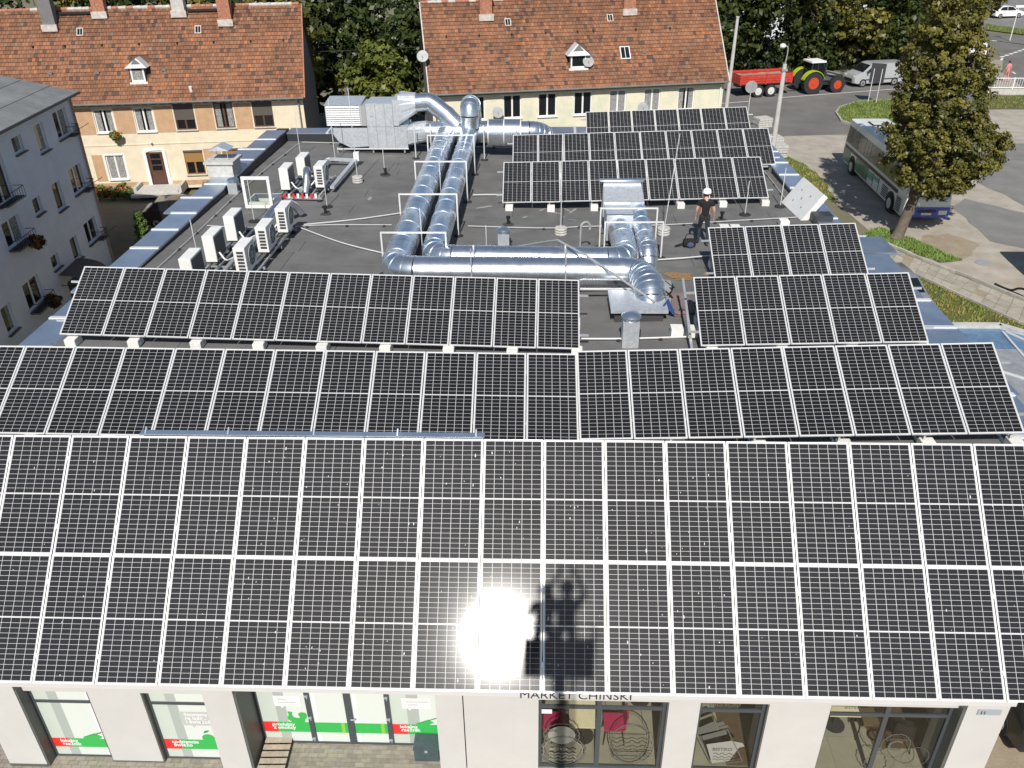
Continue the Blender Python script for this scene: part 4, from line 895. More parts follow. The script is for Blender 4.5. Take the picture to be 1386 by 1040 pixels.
MB().bar((-8.05, 18.8, 5.68), (-7.95, 22.8, 5.62), .16, .1).build('tray_section', 'galvflat', ct, off=(-8.1, 20.3, 5.5)); MB().bar((-9.1, 22.75, 5.68), (-7.98, 22.75, 5.62), .16, .1).build('tray_section', 'galvflat', ct, off=(-8.1, 20.3, 5.5)); MB().bar((-9.1, 21.0, 5.68), (-9.1, 22.8, 5.66), .16, .1).build('tray_section', 'galvflat', ct, off=(-8.1, 20.3, 5.5)); MB().cbox((-7.9, 22.9, 5.75), (.22, .2, .35)).build('junction_box', 'white', ct, off=(-8.1, 20.3, 5.5))
# open skylight hatch
hs = thing('roof_hatch', 'open square skylight hatch with white frame standing upright', 'hatch', (-10.15, 16.5, zr(-10.15, 16.5)))
f = MB(); f.box((-.5, -.04, .12), (-.40, .04, 1.25)); f.box((.40, -.04, .12), (.5, .04, 1.25)); f.box((-.40, -.04, .12), (.40, .04, .22)); f.box((-.40, -.04, 1.15), (.40, .04, 1.25)); f.build('frame', 'winwhite', hs)
MB().box((-.40, -.006, .22), (.40, .006, 1.15)).build('pane', 'shopglass', hs)
cb = MB(); cb.box((-.5, .08, .012), (.5, .16, .3)); cb.box((-.5, 1.0, .012), (.5, 1.08, .3)); cb.box((-.5, .16, .012), (-.42, 1.0, .3)); cb.box((.42, .16, .012), (.5, 1.0, .3)); cb.build('curb', 'winwhite', hs); MB().box((-.42, .16, .012), (.42, 1.0, .03)).build('opening', 'steelgrey', hs)
MB().bar((.4, .2, .3), (.38, .04, 1.0), .02).build('strut', 'rail', hs); MB().bar((-.4, .2, .3), (-.38, .04, 1.0), .02).build('strut', 'rail', hs)
# chimney
chn = thing('roof_chimney', 'rendered chimney block with metal cowl on the left parapet', 'chimney', (-12.55, 20.1, 5.4))
MB().box((-.5, -.5, 0), (.5, .5, .95)).build('shaft', 'concrete', chn); MB().box((-.58, -.58, .952), (.58, .58, 1.05)).build('cap_slab', 'concrete', chn)
cw = MB(); cw.prism([(-.4, -.35, 1.42), (.4, -.35, 1.42), (0, -.35, 1.6)], (0, 0, 0), (0, .7, 0)); cw.build('cowl', 'galvflat', chn)
for x in (-.3, .3):
    for y in (-.25, .25): MB().cyl((x, y, 1.05), (x, y, 1.44), .015, 6).build('cowl_post', 'rail', chn)
def vent(x, y, h, r, label):
    t = thing('roof_vent', label, 'vent', (x, y, zr(x, y)+.01)); MB().cbox((0, 0, h*.42), (r*2.1, r*2.1, h*.84)).build('base_box', 'galvflat', t)
    MB().cyl((0, 0, h*.84), (0, 0, h*.95), r*.8, 16).build('neck', 'galvflat', t); MB().lathe((0, 0, h*.95), [(r*1.25, 0), (r*1.3, .04), (r*1.0, .09), (r*.3, .13)], 20).build('cap', 'galv', t, smooth=True); MB().cbox((r*1.2, 0, h*.4), (.05, .09, .18)).build('conduit', 'black', t)
vent(-1.28, 13.2, .62, .17, 'small galvanised roof vent between the long ducts and the hood'); vent(2.13, 6.3, .80, .19, 'galvanised roof vent with round cap in front of the curb plate'); vent(-11.75, 18.6, .50, .17, 'squat white roof vent beside the left chimney')
def stub(x, y, label):
    t = thing('vent_pipe', label, 'vent pipe', (x, y, zr(x, y)+.01)); MB().cyl((0, 0, 0), (0, 0, .24), .05, 10).build('pipe', 'black', t); MB().cyl((0, 0, .24), (0, 0, .3), .075, 10).build('cap', 'black', t); MB().lathe((0, 0, 0), [(.2, 0), (.2, .008), (.07, .03)], 14).build('collar', 'bitumenbase', t)
for x, y, lab in ((-1.23, 15.6, 'behind the small vent'), (-6.47, 21.5, 'in front of the air handling unit'), (-7.75, 16.3, 'right of the rear air conditioners'), (6.1, 15.7, 'behind the four-panel row')): stub(x, y, 'short black vent pipe '+lab)
gn = thing('gooseneck_pipe', 'thin grey gooseneck pipe beside the box hood', 'pipe', (1.14, 12.7, zr(1.14, 12.7))); MB().tube(curve([(0, 0, 0), (0, 0, .85), (.06, .05, 1.02), (.2, .1, 1.05), (.3, .12, .92), (.28, .12, .8)], 6), .035, 8).build('pipe', 'steelgrey', gn, smooth=True); MB().lathe((0, 0, 0.01), [(.12, 0), (.12, .02), (.04, .04)], 12).build('collar', 'rubber', gn)
# lightning rods
def rod(x, y, h, label, base='flat', lean=0.0):
    z = zr(x, y)+.012; t = thing('lightning_rod', label, 'lightning rod', (x, y, z), 0, 'lightning rods on the roof')
    MB().cyl((0, 0, .03), (lean, 0, h), .014, 6).build('rod', 'alu', t)
    if base == 'flat': MB().lathe((0, 0, 0), [(.2, 0), (.2, .025), (.05, .06)], 16).build('foot', 'rubber', t)
    else:
        for k in range(3): MB().lathe((0, 0, k*.085), [(.2, 0), (.215, .02), (.215, .055), (.2, .075)], 18).build('concrete_ring', 'concrete', t)
for a in ((-7.88, 17.1, 1.55, 'short lightning rod right of the rear air conditioners'), (-6.52, 21.6, 1.7, 'short lightning rod in front of the air handling unit'), (-10.0, 15.3, 1.5, 'short lightning rod in front of the skylight hatch'), (-10.3, 10.9, 1.5, 'short lightning rod left of the near air conditioners'), (-10.6, 24.0, 2.0, 'lightning rod near the left back corner'),
          (-9.0, 23.6, 2.6, 'lightning rod in front of the louvres'), (-3.76, 17.6, 1.7, 'lightning rod between the long ducts, farther one'), (-3.76, 12.2, 1.6, 'lightning rod between the long ducts, nearer one'), (8.4, 17.0, 1.4, 'short lightning rod left of the leaning hatch lid'), (7.0, 16.2, 1.2, 'short lightning rod behind the four-panel row'), (-1.75, 11.9, 1.2, 'lightning rod behind the left hanger strap')): rod(*a)
for a in ((0.57, 14.7, 3.3, 'tall lightning rod on stacked concrete rings before the nearest far row'), (3.96, 14.4, 3.3, 'tall leaning lightning rod on concrete rings beside the hood'), (-7.4, 20.4, 3.6, 'tall lightning rod on concrete rings before the air handling unit')): rod(*a, base='ring', lean=.25 if a[0] > 3 else 0)
# lightning conductor wires on black holders
def wire(pts, label, r=.012, step=1.0, hold=True):
    P = [Vector((x, y, zr(x, y)+.075+random.uniform(-.012, .012))) for x, y in pts]; c = curve(P, 6)
    t = thing('conductor_wire', label, 'wire', tuple(P[0])); MB().tube(c, r, 5).build('wire', 'alu', t, off=P[0])
    if hold:
        L = 0; m1 = MB(); last = 0
        for a, b in zip(c, c[1:]):
            L += (b-a).length
            if L-last > step: last = L; m1.lathe((b.x, b.y, zr(b.x, b.y)+.01), [(.06, 0), (.05, .05), (.02, .07)], 8)
        tag(m1.build('wire_holders', 'rubber', t, off=P[0]), kind='stuff')
wire([(-11.4, 14.6), (-10.2, 14.5), (-8.9, 14.55), (-7.5, 14.9), (-5.2, 15.1)], 'pale wire across the roof from the left parapet to the long ducts')
wire([(-11.3, 26.3), (-11.5, 22), (-11.55, 18), (-11.5, 14.6), (-11.5, 10.5)], 'pale wire along the inside of the left parapet', step=1.4)
wire([(-2.6, 15.2), (0, 15.15), (1.5, 15.3), (4, 15.2), (6.2, 15.4), (8.6, 15.6)], 'pale wire running crosswise in front of the nearest far row')
wire([(-8.2, 14.9), (-6.6, 15.6), (-5.0, 16.5)], 'white cable rising from the near cluster to the far side of the ducts', r=.022, hold=False)
wire([(-8.2, 14.6), (-6.5, 13.2), (-4.9, 12.3)], 'white cable slanting from the near cluster towards the viewer', r=.022, hold=False)
wire([(0.95, 6.55), (2.1, 6.5), (3.6, 6.55)], 'white cable crossing the gap between the third rows', r=.025, step=.8)
wire([(-1.15, 13.0), (0.2, 13.05), (1.7, 13.0)], 'pale wire from the small vent to the box hood'); wire([(3.4, 11.9), (4.3, 12.0), (5.3, 12.2)], 'white cable from the curb to the four-panel row', r=.022, hold=False)
wire([(-11.2, 26.6), (-6, 26.5), (-1, 26.4)], 'pale wire along the back parapet'); wire([(8.8, 25), (8.85, 21), (8.75, 17.6)], 'pale wire along the inside of the right parapet')
wire([(-1.0, 19.0), (-2.2, 18.9), (-2.7, 18.8)], 'short white cable between nearest far row and the right duct', r=.025, hold=False)
# leaning hatch lid
ld = thing('hatch_lid', 'white insulated hatch lid leaning against the right parapet', 'lid', (8.9, 16.4, 5.5))
lo = Vector((8.9, 16.4, 5.5)); A, B, C_, D = Vector((8.55, 17.45, 5.54)), Vector((8.72, 15.45, 5.56)), Vector((9.35, 15.5, 6.45)), Vector((9.2, 17.5, 6.45)); nn = (B-A).cross(D-A).normalized()
if nn.x > 0: nn = -nn
m1 = MB(); m1.prism([A, B, C_, D], tuple(-nn*.0), tuple(-nn*.2)); m1.build('slab', 'white', ld, off=lo)
for u, v in ((.3, .3), (.7, .3), (.5, .5), (.3, .7), (.7, .72)):
    q = A.lerp(B, u).lerp(D.lerp(C_, u), v); m1 = MB(); m1.cyl(q, q+nn*.02, .035, 8); m1.build('bolt_plate', 'steelgrey', ld, off=lo)
MB().box((9.0, 14.9, 5.45), (9.6, 15.4, 5.9)).build('box_foot', 'dark', ld, off=lo)
# small clutter
tag(MB().poly([(3.45, 7.9, zr(3.5, 8)+.022), (4.05, 7.8, zr(4, 8)+.022), (3.95, 9.4, zr(4, 9)+.022), (3.4, 9.5, zr(3.4, 9)+.022)]).build('felt_patch', 'clothpink', roof, off=MO))
stn = MB()
for i in range(9):
    cx, cy = 4.25+random.uniform(-.55, .55), 10.6+random.uniform(-.2, .2); k = 9; rr = random.uniform(.08, .26)
    stn.poly([(cx+rr*math.cos(a*6.283/k)*random.uniform(.7, 1.5), cy+.7*rr*math.sin(a*6.283/k)*random.uniform(.6, 1.2), zr(cx+rr*math.cos(a*6.283/k), cy)+.018+i*.002) for a in range(k)])
tag(stn.build('rust_stain', 'rust', roof, off=MO, fix=False), kind='stuff')
for i in range(16):
    cx, cy = random.choice([(-1.6, 17.5), (-1.2, 16.4), (.4, 16.6), (3.6, 12.9), (-6, 19), (5.8, 10.6), (-10.5, 22)]); cx += random.uniform(-.7, .7); cy += random.uniform(-.8, .8); an = random.uniform(0, 3.1); l_ = random.uniform(.1, .42); w_ = random.uniform(.03, .09); k = 11
    m1 = MB(); m1.poly([(cx+math.cos(an)*l_*math.cos(a*6.283/k)*random.uniform(.6, 1.1)-math.sin(an)*w_*math.sin(a*6.283/k)*random.uniform(.5, 1.3), cy+math.sin(an)*l_*math.cos(a*6.283/k)+math.cos(an)*w_*math.sin(a*6.283/k), zr(cx, cy)+.022) for a in range(k)]); m1.build('scuff_mark', 'scuff', roof, off=MO, fix=False)
cl = thing('crumpled_sheet', 'crumpled dull pink cloth lying right of the curb plate', 'cloth', (3.75, 8.5, zr(3.75, 8.5)+.02)); m1 = MB(); n = 9
for j in range(n):
    for i in range(n): m1.v.append((-.3+.6*i/(n-1)+random.uniform(-.03, .03), -.55+1.1*j/(n-1)+random.uniform(-.04, .04), .03+.16*abs(mnoise.noise(Vector((i*.5, j*.45, 2))))))
for j in range(n-1):
    for i in range(n-1): m1.face((j*n+i, j*n+i+1, (j+1)*n+i+1, (j+1)*n+i))
m1.build('fabric', 'clothpink', cl, smooth=True)
cb = thing('cable_box', 'black cable tangle and switch box on the duct elbow', 'cable box', (3.32, 8.7, 5.6)); MB().cbox((0, 0, .35), (.2, .4, .5)).build('box', 'steelgrey', cb)
for i in range(5): MB().tube(curve([(random.uniform(-.15, .15), random.uniform(-.3, .2), random.uniform(.1, .6)) for _ in range(5)], 5), .018, 5).build('cable', 'black', cb)
tag(MB().prism([(3.1, 7.75, 5.955), (3.45, 7.75, 5.7), (3.3, 8.2, 5.955)], (0, 0, 0), (0, 0, .03)).build('blue_sheet', 'blueplastic'), 'small blue plastic sheet at the corner of the curb plate', 'sheet')
tag(MB().bar((3.55, 5.6, zr(3.5, 5.6)+.15), (3.65, 8.3, zr(3.6, 8)+.9), .06, .05).build('loose_rail', 'rail'), 'loose aluminium rail propped between the third rows', 'rail')
for i, (x, y) in enumerate(((3.35, 6.8), (3.72, 6.75), (5.95, 14.5), (6.3, 14.45), (8.0, 14.9))):
    o = MB().cbox((0, 0, .11), (.3, .3, .22)).build('spare_block', 'blockwhite'); o.location = (x, y, zr(x, y)+.012); tag(o, 'loose white concrete block, ' + ['left of the pair by the loose rail', 'right of the pair by the loose rail', 'left of the pair behind the four-panel row', 'right of the pair behind the four-panel row', 'alone behind the four-panel row'][i], 'concrete block', 'loose concrete blocks')

# ================================================================== HOUSES
def wall_open(mb, L, z0, z1, ops, depth=0.12):
    """wall in local frame: face in plane y=0, x 0..L; openings (x0,x1,z0,z1) get reveals going back"""
    X = sorted({0, L, *[o[0] for o in ops], *[o[1] for o in ops]}); Z_ = sorted({z0, z1, *[o[2] for o in ops], *[o[3] for o in ops]})
    for a, b in zip(X, X[1:]):
        for c, d in zip(Z_, Z_[1:]):
            cx, cz = (a+b)/2, (c+d)/2
            if any(o[0] < cx < o[1] and o[2] < cz < o[3] for o in ops): continue
            mb.quad((a, 0, c), (b, 0, c), (b, 0, d), (a, 0, d))
    for x0, x1, c, d in ops:
        mb.quad((x0, 0, c), (x1, 0, c), (x1, depth, c), (x0, depth, c)); mb.quad((x0, 0, d), (x0, depth, d), (x1, depth, d), (x1, 0, d))
        mb.quad((x0, 0, c), (x0, depth, c), (x0, depth, d), (x0, 0, d)); mb.quad((x1, 0, c), (x1, 0, d), (x1, depth, d), (x1, depth, c))
def window(root, x0, x1, z0, z1, mm='winwhite', y=0.06, sill=True, mull=1, shutter=None, smm='shutterdark', fw=0.07, curtain=0, surround=None):
    f = MB(); d = .05; ztop = z1
    f.box((x0, y, z0), (x0+fw, y+d, z1)); f.box((x1-fw, y, z0), (x1, y+d, z1)); f.box((x0+fw, y, z0), (x1-fw, y+d, z0+fw)); f.box((x0+fw, y, z1-fw), (x1-fw, y+d, z1))
    w_ = x1-x0
    for i in range(mull): c = x0+w_*(i+1)/(mull+1); f.box((c-fw*.7, y-.01, z0+fw), (c+fw*.7, y+d, z1-fw))
    w = f.build('window', mm, root); MB().box((x0+fw, y+.03, z0+fw), (x1-fw, y+.034, z1-fw)).build('pane', 'pane', w)
    if curtain:
        for a, b in (((x0+fw, x0+w_*.34), (x1-w_*.34, x1-fw)) if curtain == 1 else ((x0+fw, x1-fw),)): MB().box((a, y+.022, z0+fw), (b, y+.027, z1-fw)).build('curtain', 'curtain', w)
    if sill: MB().box((x0-.06, -.09, z0-.05), (x1+.06, y, z0-.004)).build('sill', 'winwhite' if mm == 'winwhite' else 'concrete', w)
    if shutter: 
        hh_ = (z1-z0)*shutter
        MB().box((x0-.01, -.04, z1-.09), (x1+.01, y-.012, z1+.02)).build('shutter_box', 'shutterdark', w)
        k = max(3, int(hh_/.06)); zt = z1-.09
        for i in range(k): MB().box((x0+.02, y-.03, zt-(i+1)*hh_/k+.004), (x1-.02, y-.012, zt-i*hh_/k)).build('shutter_slat', smm, w)
    if surround:
        s = MB(); e = .10; s.box((x0-e, -.015, z0), (x0-.002, .0, z1+e)); s.box((x1+.002, -.015, z0), (x1+e, .0, z1+e)); s.box((x0-.002, -.015, z1+.002), (x1+.002, .0, z1+e)); s.build('surround', surround, w)
    return w
def tiles(root, L, D, pitch, x0=0.0, tw=.20, th=.25, seed=1, holes=(), old=0.5):
    """clay tiles, one mesh; local roof plane: x along eave, s up the slope; eave at y=-0.35,z=0 (root local)"""
    rnd = random.Random(seed); m1 = MB(); cp, sp = math.cos(pitch), math.sin(pitch); rows = int(D/th); cols = int(L/tw)
    def P(x, s, h): return (x, s*cp-h*sp, s*sp+h*cp)
    for r in range(rows+1):
        s0 = r*th; s1 = min(s0+th+.05, D+.05)
        for c in range(cols+1):
            a = x0+c*tw+(tw/2 if r % 2 else 0)-tw/2; b = a+tw
            a = max(a, x0); b = min(b, x0+L)
            if b-a < .03: continue
            cx, cs = (a+b)/2, s0+th/2
            if any(h[0] < cx < h[1] and h[2] < cs < h[3] for h in holes): continue
            pn = mnoise.noise(Vector((cx*.55, cs*.75, seed*7.3))); q = rnd.random()
            base = Vector((.268, .124, .068))*rnd.uniform(.75, 1.2)*(1+.30*pn)
            if q < .035+.07*max(0, pn)*old*2: base = Vector((.40, .155, .065))*rnd.uniform(.7, 1.15)
            elif q < .06: base = Vector((.24, .16, .11))*rnd.uniform(.7, 1.1)
            elif q > .93: base = Vector((.11, .065, .05))
            if cs > D*.72: base = base*(1-.25*rnd.random())
            m1.tint = tuple(base); hj = rnd.uniform(0, .012); h0 = .06+hj; h1 = .012+hj*.5; g = .006
            n = len(m1.v); m1.v += [P(a+g, s0, h0), P(b-g, s0, h0), P(b-g, s1, h1), P(a+g, s1, h1), P(a+g, s0, .0), P(b-g, s0, .0), P(b-g, s1, 0), P(a+g, s1, 0)]
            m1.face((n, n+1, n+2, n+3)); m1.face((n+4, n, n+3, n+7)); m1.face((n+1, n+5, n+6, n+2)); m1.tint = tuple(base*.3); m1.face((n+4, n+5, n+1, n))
    o = m1.build('roof_tiles', 'tile', root, fix=False); o['kind'] = 'stuff'; return o
def house(name, label, P0, ang, L, DEP, EZ, RH, RB, mats, ops, wins, x_off=0.0):
    """local frame: origin at left end of front wall, x along wall, y backwards"""
    root = thing(name, label, 'house', (P0[0], P0[1], 0), ang)
    m1 = MB(); wall_open(m1, L, -.3, EZ+.25, ops); m1.build('wall', mats[0], root)
    s = MB(); s.quad((L, 0, -.3), (L, DEP, -.3), (L, DEP, EZ), (L, 0, EZ)); s.add([(L, 0, EZ), (L, DEP, EZ), (L, DEP/2, RH-.06)], [(0, 1, 2)]); s.quad((0, 0, -.3), (0, 0, EZ), (0, DEP, EZ), (0, DEP, -.3)); s.add([(0, 0, EZ), (0, DEP/2, RH-.06), (0, DEP, EZ)], [(0, 1, 2)]); s.quad((0, DEP, -.3), (0, DEP, EZ), (L, DEP, EZ), (L, DEP, -.3)); s.build('gable_wall', mats[1], root)
    D = math.hypot(RB, RH-EZ); pitch = math.atan2(RH-EZ, RB)
    rr = bpy.data.objects.new('roof', None)
    u = MB(); u.add([(-.15, -.35, EZ), (L+.15, -.35, EZ), (L+.15, -.35+RB, RH), (-.15, -.35+RB, RH)], [(0, 1, 2, 3)]); u.add([(-.15, -.35+RB, RH-.004), (L+.15, -.35+RB, RH-.004), (L+.15, DEP+.35, EZ), (-.15, DEP+.35, EZ)], [(0, 1, 2, 3)])
    roof_ = u.build('roof', 'tilebase', root); return root, roof_, D, pitch
# --- house 1 (left)
a1 = R(7.4155); H1R = Vector((-14.37, 38.99)); L1 = 20.0; u1 = Vector((math.cos(a1), math.sin(a1))); H1P = H1R-u1*L1
def sx(s): return L1+s
ops1 = [(sx(-12.18), sx(-11.10), 3.20, 4.55), (sx(-9.88), sx(-8.80), 3.18, 4.57), (sx(-7.58), sx(-6.43), 3.2, 4.68), (sx(-5.26), sx(-4.15), 3.23, 4.71), (sx(-3.02), sx(-1.85), 3.22, 4.73),
        (sx(-12.14), sx(-11.07), .38, 1.84), (sx(-9.70), sx(-8.76), -.12, 1.95), (sx(-7.52), sx(-6.40), .50, 1.97), (sx(-5.22), sx(-4.10), .5, 2.0), (sx(-14.5), sx(-13.4), 3.2, 4.55)]
EZ, RB = 4.9, 3.8; RH1 = 9.57
h1, r1, D1, p1 = house('terrace_house', 'cream two-storey house with long red tiled roof and brown shutters on the left', H1P, a1, L1, 6.9, EZ, RH1, RB, ('cream', 'greywall'), ops1, None)
window(h1, *ops1[0], curtain=1, surround=None); window(h1, *ops1[1], curtain=1); window(h1, *ops1[2], mm='winbrown', shutter=.55); window(h1, *ops1[3], mm='winbrown', curtain=1); window(h1, *ops1[4], mm='winbrown', shutter=.5)
window(h1, *ops1[5], curtain=2, surround='winwhite'); window(h1, *ops1[7], mm='winochre', shutter=.42, smm='shutterochre'); window(h1, *ops1[8], mm='winochre', shutter=.5, smm='shutterochre'); window(h1, *ops1[9], curtain=1)
def band(root, name, rects, mm, y=-.012):
    for r_ in rects: MB().box((r_[0], y, r_[2]), (r_[1], -.001, r_[3])).build(name, mm, root)
band(h1, 'painted_panel', [(sx(-13.3), sx(-12.25), 3.1, 4.6), (sx(-11.02), sx(-9.95), 3.1, 4.6), (sx(-8.72), sx(-7.66), 3.1, 4.6), (sx(-6.36), sx(-5.33), 3.12, 4.62), (sx(-4.07), sx(-3.1), 3.14, 4.64), (sx(-12.9), sx(-12.3), .3, 1.9), (sx(-6.33), sx(-5.3), .45, 2.05), (sx(-4.0), sx(-2.6), .45, 2.05)], 'ochre')
band(h1, 'base_strip', [(0, sx(-9.95), -.1, .18), (sx(-8.5), L1, -.1, .18)], 'ochre', -.02)
band(h1, 'string_course', [(0, L1, 2.42, 2.47)], 'cream', -.03)
# eaves frieze of small dentils, gutter and downpipe
MB().box((0, -.14, 4.74), (L1, -.002, 4.88)).build('eaves_board', 'greywall', h1)
for i in range(40): MB().box((i*.5+.05, -.17, 4.76), (i*.5+.25, -.142, 4.82)).build('dentil', 'paint', h1)
MB().tube([(-.1, -.42, 4.9), (L1+.12, -.42, 4.9)], .055, 8).build('gutter', 'greywall', h1); MB().tube([(L1-.25, -.08, 4.75), (L1-.25, -.08, .1)], .045, 8).build('downpipe', 'greywall', h1)
dr = MB(); dr.box((sx(-9.66), .05, -.1), (sx(-8.80), .10, .75)); d_ = dr.build('door', 'doorbrown', h1)
dr = MB(); dr.box((sx(-9.66), .05, .751), (sx(-9.52), .10, 1.9)); dr.box((sx(-8.94), .05, .751), (sx(-8.80), .10, 1.9)); 
for z in (.752, 1.12, 1.48, 1.84): dr.box((sx(-9.519), .05, z), (sx(-8.941), .10, z+.07))
dr.build('glazing_bars', 'doorbrown', d_); MB().box((sx(-9.52), .075, .8), (sx(-8.94), .08, 1.85)).build('pane', 'pane', d_)
s = MB(); s.box((sx(-9.9), -.05, -.1), (sx(-9.71), -.002, 2.05)); s.box((sx(-8.75), -.05, -.1), (sx(-8.56), -.002, 2.05)); s.prism([(sx(-9.9), -.05, 2.051), (sx(-8.56), -.05, 2.051), (sx(-8.75), -.05, 2.17), (sx(-9.23), -.05, 2.24), (sx(-9.7), -.05, 2.17)], (0, 0, 0), (0, .048, 0)); s.prism([(sx(-9.71), -.04, 1.95), (sx(-9.71), -.04, 2.05), (sx(-9.23), -.04, 2.05), (sx(-9.45), -.04, 2.02)], (0, 0, 0), (0, .03, 0)); s.build('door_surround', 'winwhite', h1)
MB().sphere((sx(-9.23), -.14, 2.55), .07, 8, 6).build('porch_lamp', 'lamp', h1)
stp = MB(); stp.box((sx(-10.3), -1.35, -.3), (sx(-7.9), -.02, -.02)); stp.build('step', 'concrete', h1); MB().box((sx(-10.6), -1.7, -.3), (sx(-7.7), -1.352, -.14)).build('step', 'concrete', h1); MB().box((sx(-7.88), -1.3, -.3), (sx(-7.7), -.02, .2)).build('step_cheek', 'concrete', h1); MB().box((sx(-10.5), -1.3, -.3), (sx(-10.32), -.02, .2)).build('step_cheek', 'concrete', h1)
def roofpt(root_L, s_, v, pitch): return (s_, -.35+v*math.cos(pitch), EZ+v*math.sin(pitch))
def place(o, pitch): o.location = (0, -.35, EZ)
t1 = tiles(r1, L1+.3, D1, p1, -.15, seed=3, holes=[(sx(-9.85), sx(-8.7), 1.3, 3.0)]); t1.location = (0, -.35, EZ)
def ridge(root, L, RH, RB, seed):
    rnd = random.Random(seed); k = int(L/.42)
    for i in range(k): 
        m1 = MB(); m1.tube([(-.15+i*.42, -.35+RB, RH+.02), (-.15+(i+1)*.42+.03, -.35+RB, RH+.035)], [.10, .115], 8); m1.build('ridge_tile', 'mortar' if rnd.random() < .45 else 'brick', root)
ridge(r1, L1+.3, RH1, RB, 5)
def verge(root, x, pitch, D, mm): MB().bar((x, -.37, EZ), (x, -.35+D*math.cos(pitch), EZ+D*math.sin(pitch)+.02), .07, .13).build('verge_board', mm, root)
verge(r1, L1+.19, p1, D1, 'brick')
def chimney(root, s_, v, pitch, w_, d_, h_, mm='brick'):
    x, y, z = roofpt(0, s_, v, pitch); m1 = MB().box((x-w_/2, y-d_/2, z-.5), (x+w_/2, y+d_/2, z+h_)); c = m1.build('chimney', mm, root)
    MB().box((x-w_/2-.06, y-d_/2-.06, z+h_), (x+w_/2+.06, y+d_/2+.06, z+h_+.1)).build('chimney_cap', 'concrete', c); MB().box((x-w_/2-.08, y-d_/2-.10, z-.25), (x+w_/2+.08, y-d_/2+.02, z+.12)).build('flashing', 'mortar', c)
for s_, v, hh_, mm in ((-14.3, 5.0, 1.5, 'greywall'), (-11.5, 5.75, 1.3, 'brick'), (-6.95, 5.7, 1.3, 'concrete'), (-4.25, 5.05, 1.5, 'brick')): chimney(r1, sx(s_), v, p1, .72, .6, hh_, mm)
def skylight(root, s_, v, pitch, w_=.38, h_=.5, mm='mortar'):
    mt = Matrix.Translation(roofpt(0, s_, v, pitch)) @ Matrix.Rotation(pitch, 4, 'X'); f = MB()
    f.box((-w_/2, -h_/2, .02), (-w_/2+.05, h_/2, .12), mt); f.box((w_/2-.05, -h_/2, .02), (w_/2, h_/2, .12), mt); f.box((-w_/2+.05, -h_/2, .02), (w_/2-.05, -h_/2+.05, .12), mt); f.box((-w_/2+.05, h_/2-.05, .02), (w_/2-.05, h_/2, .12), mt); f.box((-.015, -h_/2+.05, .02), (.015, h_/2-.05, .11), mt); w = f.build('skylight', mm, root)
    MB().box((-w_/2+.05, -h_/2+.05, .05), (w_/2-.05, h_/2-.05, .07), mt).build('pane', 'pane', w)
for s_, v in ((-12.64, 4.53), (-5.88, 4.48)): skylight(r1, sx(s_), v, p1)
for s_ in (-15.3, -13.5, -11.4, -9.3, -7.1, -5.0, -2.85, -.95):
    x, y, z = roofpt(0, sx(s_), 3.66, p1); MB().cbox((x, y-.06, z+.06), (.07, .16, .10)).build('roof_hook', 'black', r1)
for s_, v in ((-14.3, 1.98), (-11.66, 1.93), (-7.88, 2.0)):
    x, y, z = roofpt(0, sx(s_), v, p1); MB().cbox((x, y-.05, z+.05), (.24, .14, .12)).build('roof_vent_tile', 'greywall', r1)
x, y, z = roofpt(0, sx(-6.34), .62, p1); MB().cyl((x, y, z), (x, y-.05, z+.3), .09, 10).build('soil_vent', 'paint', r1)
MB().bar((sx(-13.8), -.35+RB-.35, RH1-.15), (sx(-11.9), -.35+RB-.35, RH1-.15), .12).build('roof_walkway', 'black', r1); MB().bar((sx(-6.5), -.35+RB-.35, RH1-.15), (sx(-4.6), -.35+RB-.35, RH1-.15), .12).build('roof_walkway', 'black', r1)
def dormer(root, sc, v0, pitch, w_, wh, rise, mmr='galvflat', dark=False):
    x, y, z = roofpt(0, sc, v0, pitch); yb = y+wh/math.tan(pitch)+.5
    m1 = MB(); hw = w_/2
    m1.quad((x-hw, y, z), (x-hw, y, z+wh), (x-hw, yb, z+wh), (x-hw, yb, z)); m1.quad((x+hw, y, z), (x+hw, yb, z), (x+hw, yb, z+wh), (x+hw, y, z+wh)); m1.add([(x-hw, y, z+wh), (x+hw, y, z+wh), (x, y, z+wh+rise)], [(0, 1, 2)]); d = m1.build('dormer', 'greywall', root)
    ro = MB(); e = .22; yr = y-.18; yt = y+(wh+rise)/math.tan(pitch)+.1
    yh = y+.30
    ro.add([(x-hw-e, yr, z+wh-.06), (x, yh, z+wh+rise), (x, yt, z+wh+rise), (x-hw-e, yb-.2, z+wh-.06)], [(0, 1, 2, 3)]); ro.add([(x+hw+e, yr, z+wh-.06), (x, yh, z+wh+rise), (x, yt, z+wh+rise), (x+hw+e, yb-.2, z+wh-.06)], [(0, 3, 2, 1)]); ro.add([(x-hw-e, yr, z+wh-.06), (x+hw+e, yr, z+wh-.06), (x, yh, z+wh+rise)], [(0, 1, 2)]); ro.build('dormer_roof', mmr, d)
    f = MB(); a, b, c, e2 = x-hw+.02, x+hw-.02, z+.02, z+wh-.02; q = .09
    f.box((a, y-.02, c), (a+q, y+.03, e2)); f.box((b-q, y-.02, c), (b, y+.03, e2)); f.box((a+q, y-.02, c), (b-q, y+.03, c+q)); f.box((a+q, y-.02, e2-q), (b-q, y+.03, e2)); f.build('dormer_frame', 'winwhite', d)
    MB().box((a+q, y, c+q), (b-q, y+.01, e2-q)).build('dormer_pane', 'pane', d)
    if not dark: MB().box((a+q, y-.008, c+q), (b-q, y-.003, e2-q-.1)).build('lace_curtain', 'curtain', d)
    MB().box((x-hw-.1, y-.14, z-.10), (x+hw+.1, y, z)).build('dormer_apron', 'paint', d)
dormer(r1, sx(-9.3), 1.32, p1, .82, .85, .42, 'zinc')
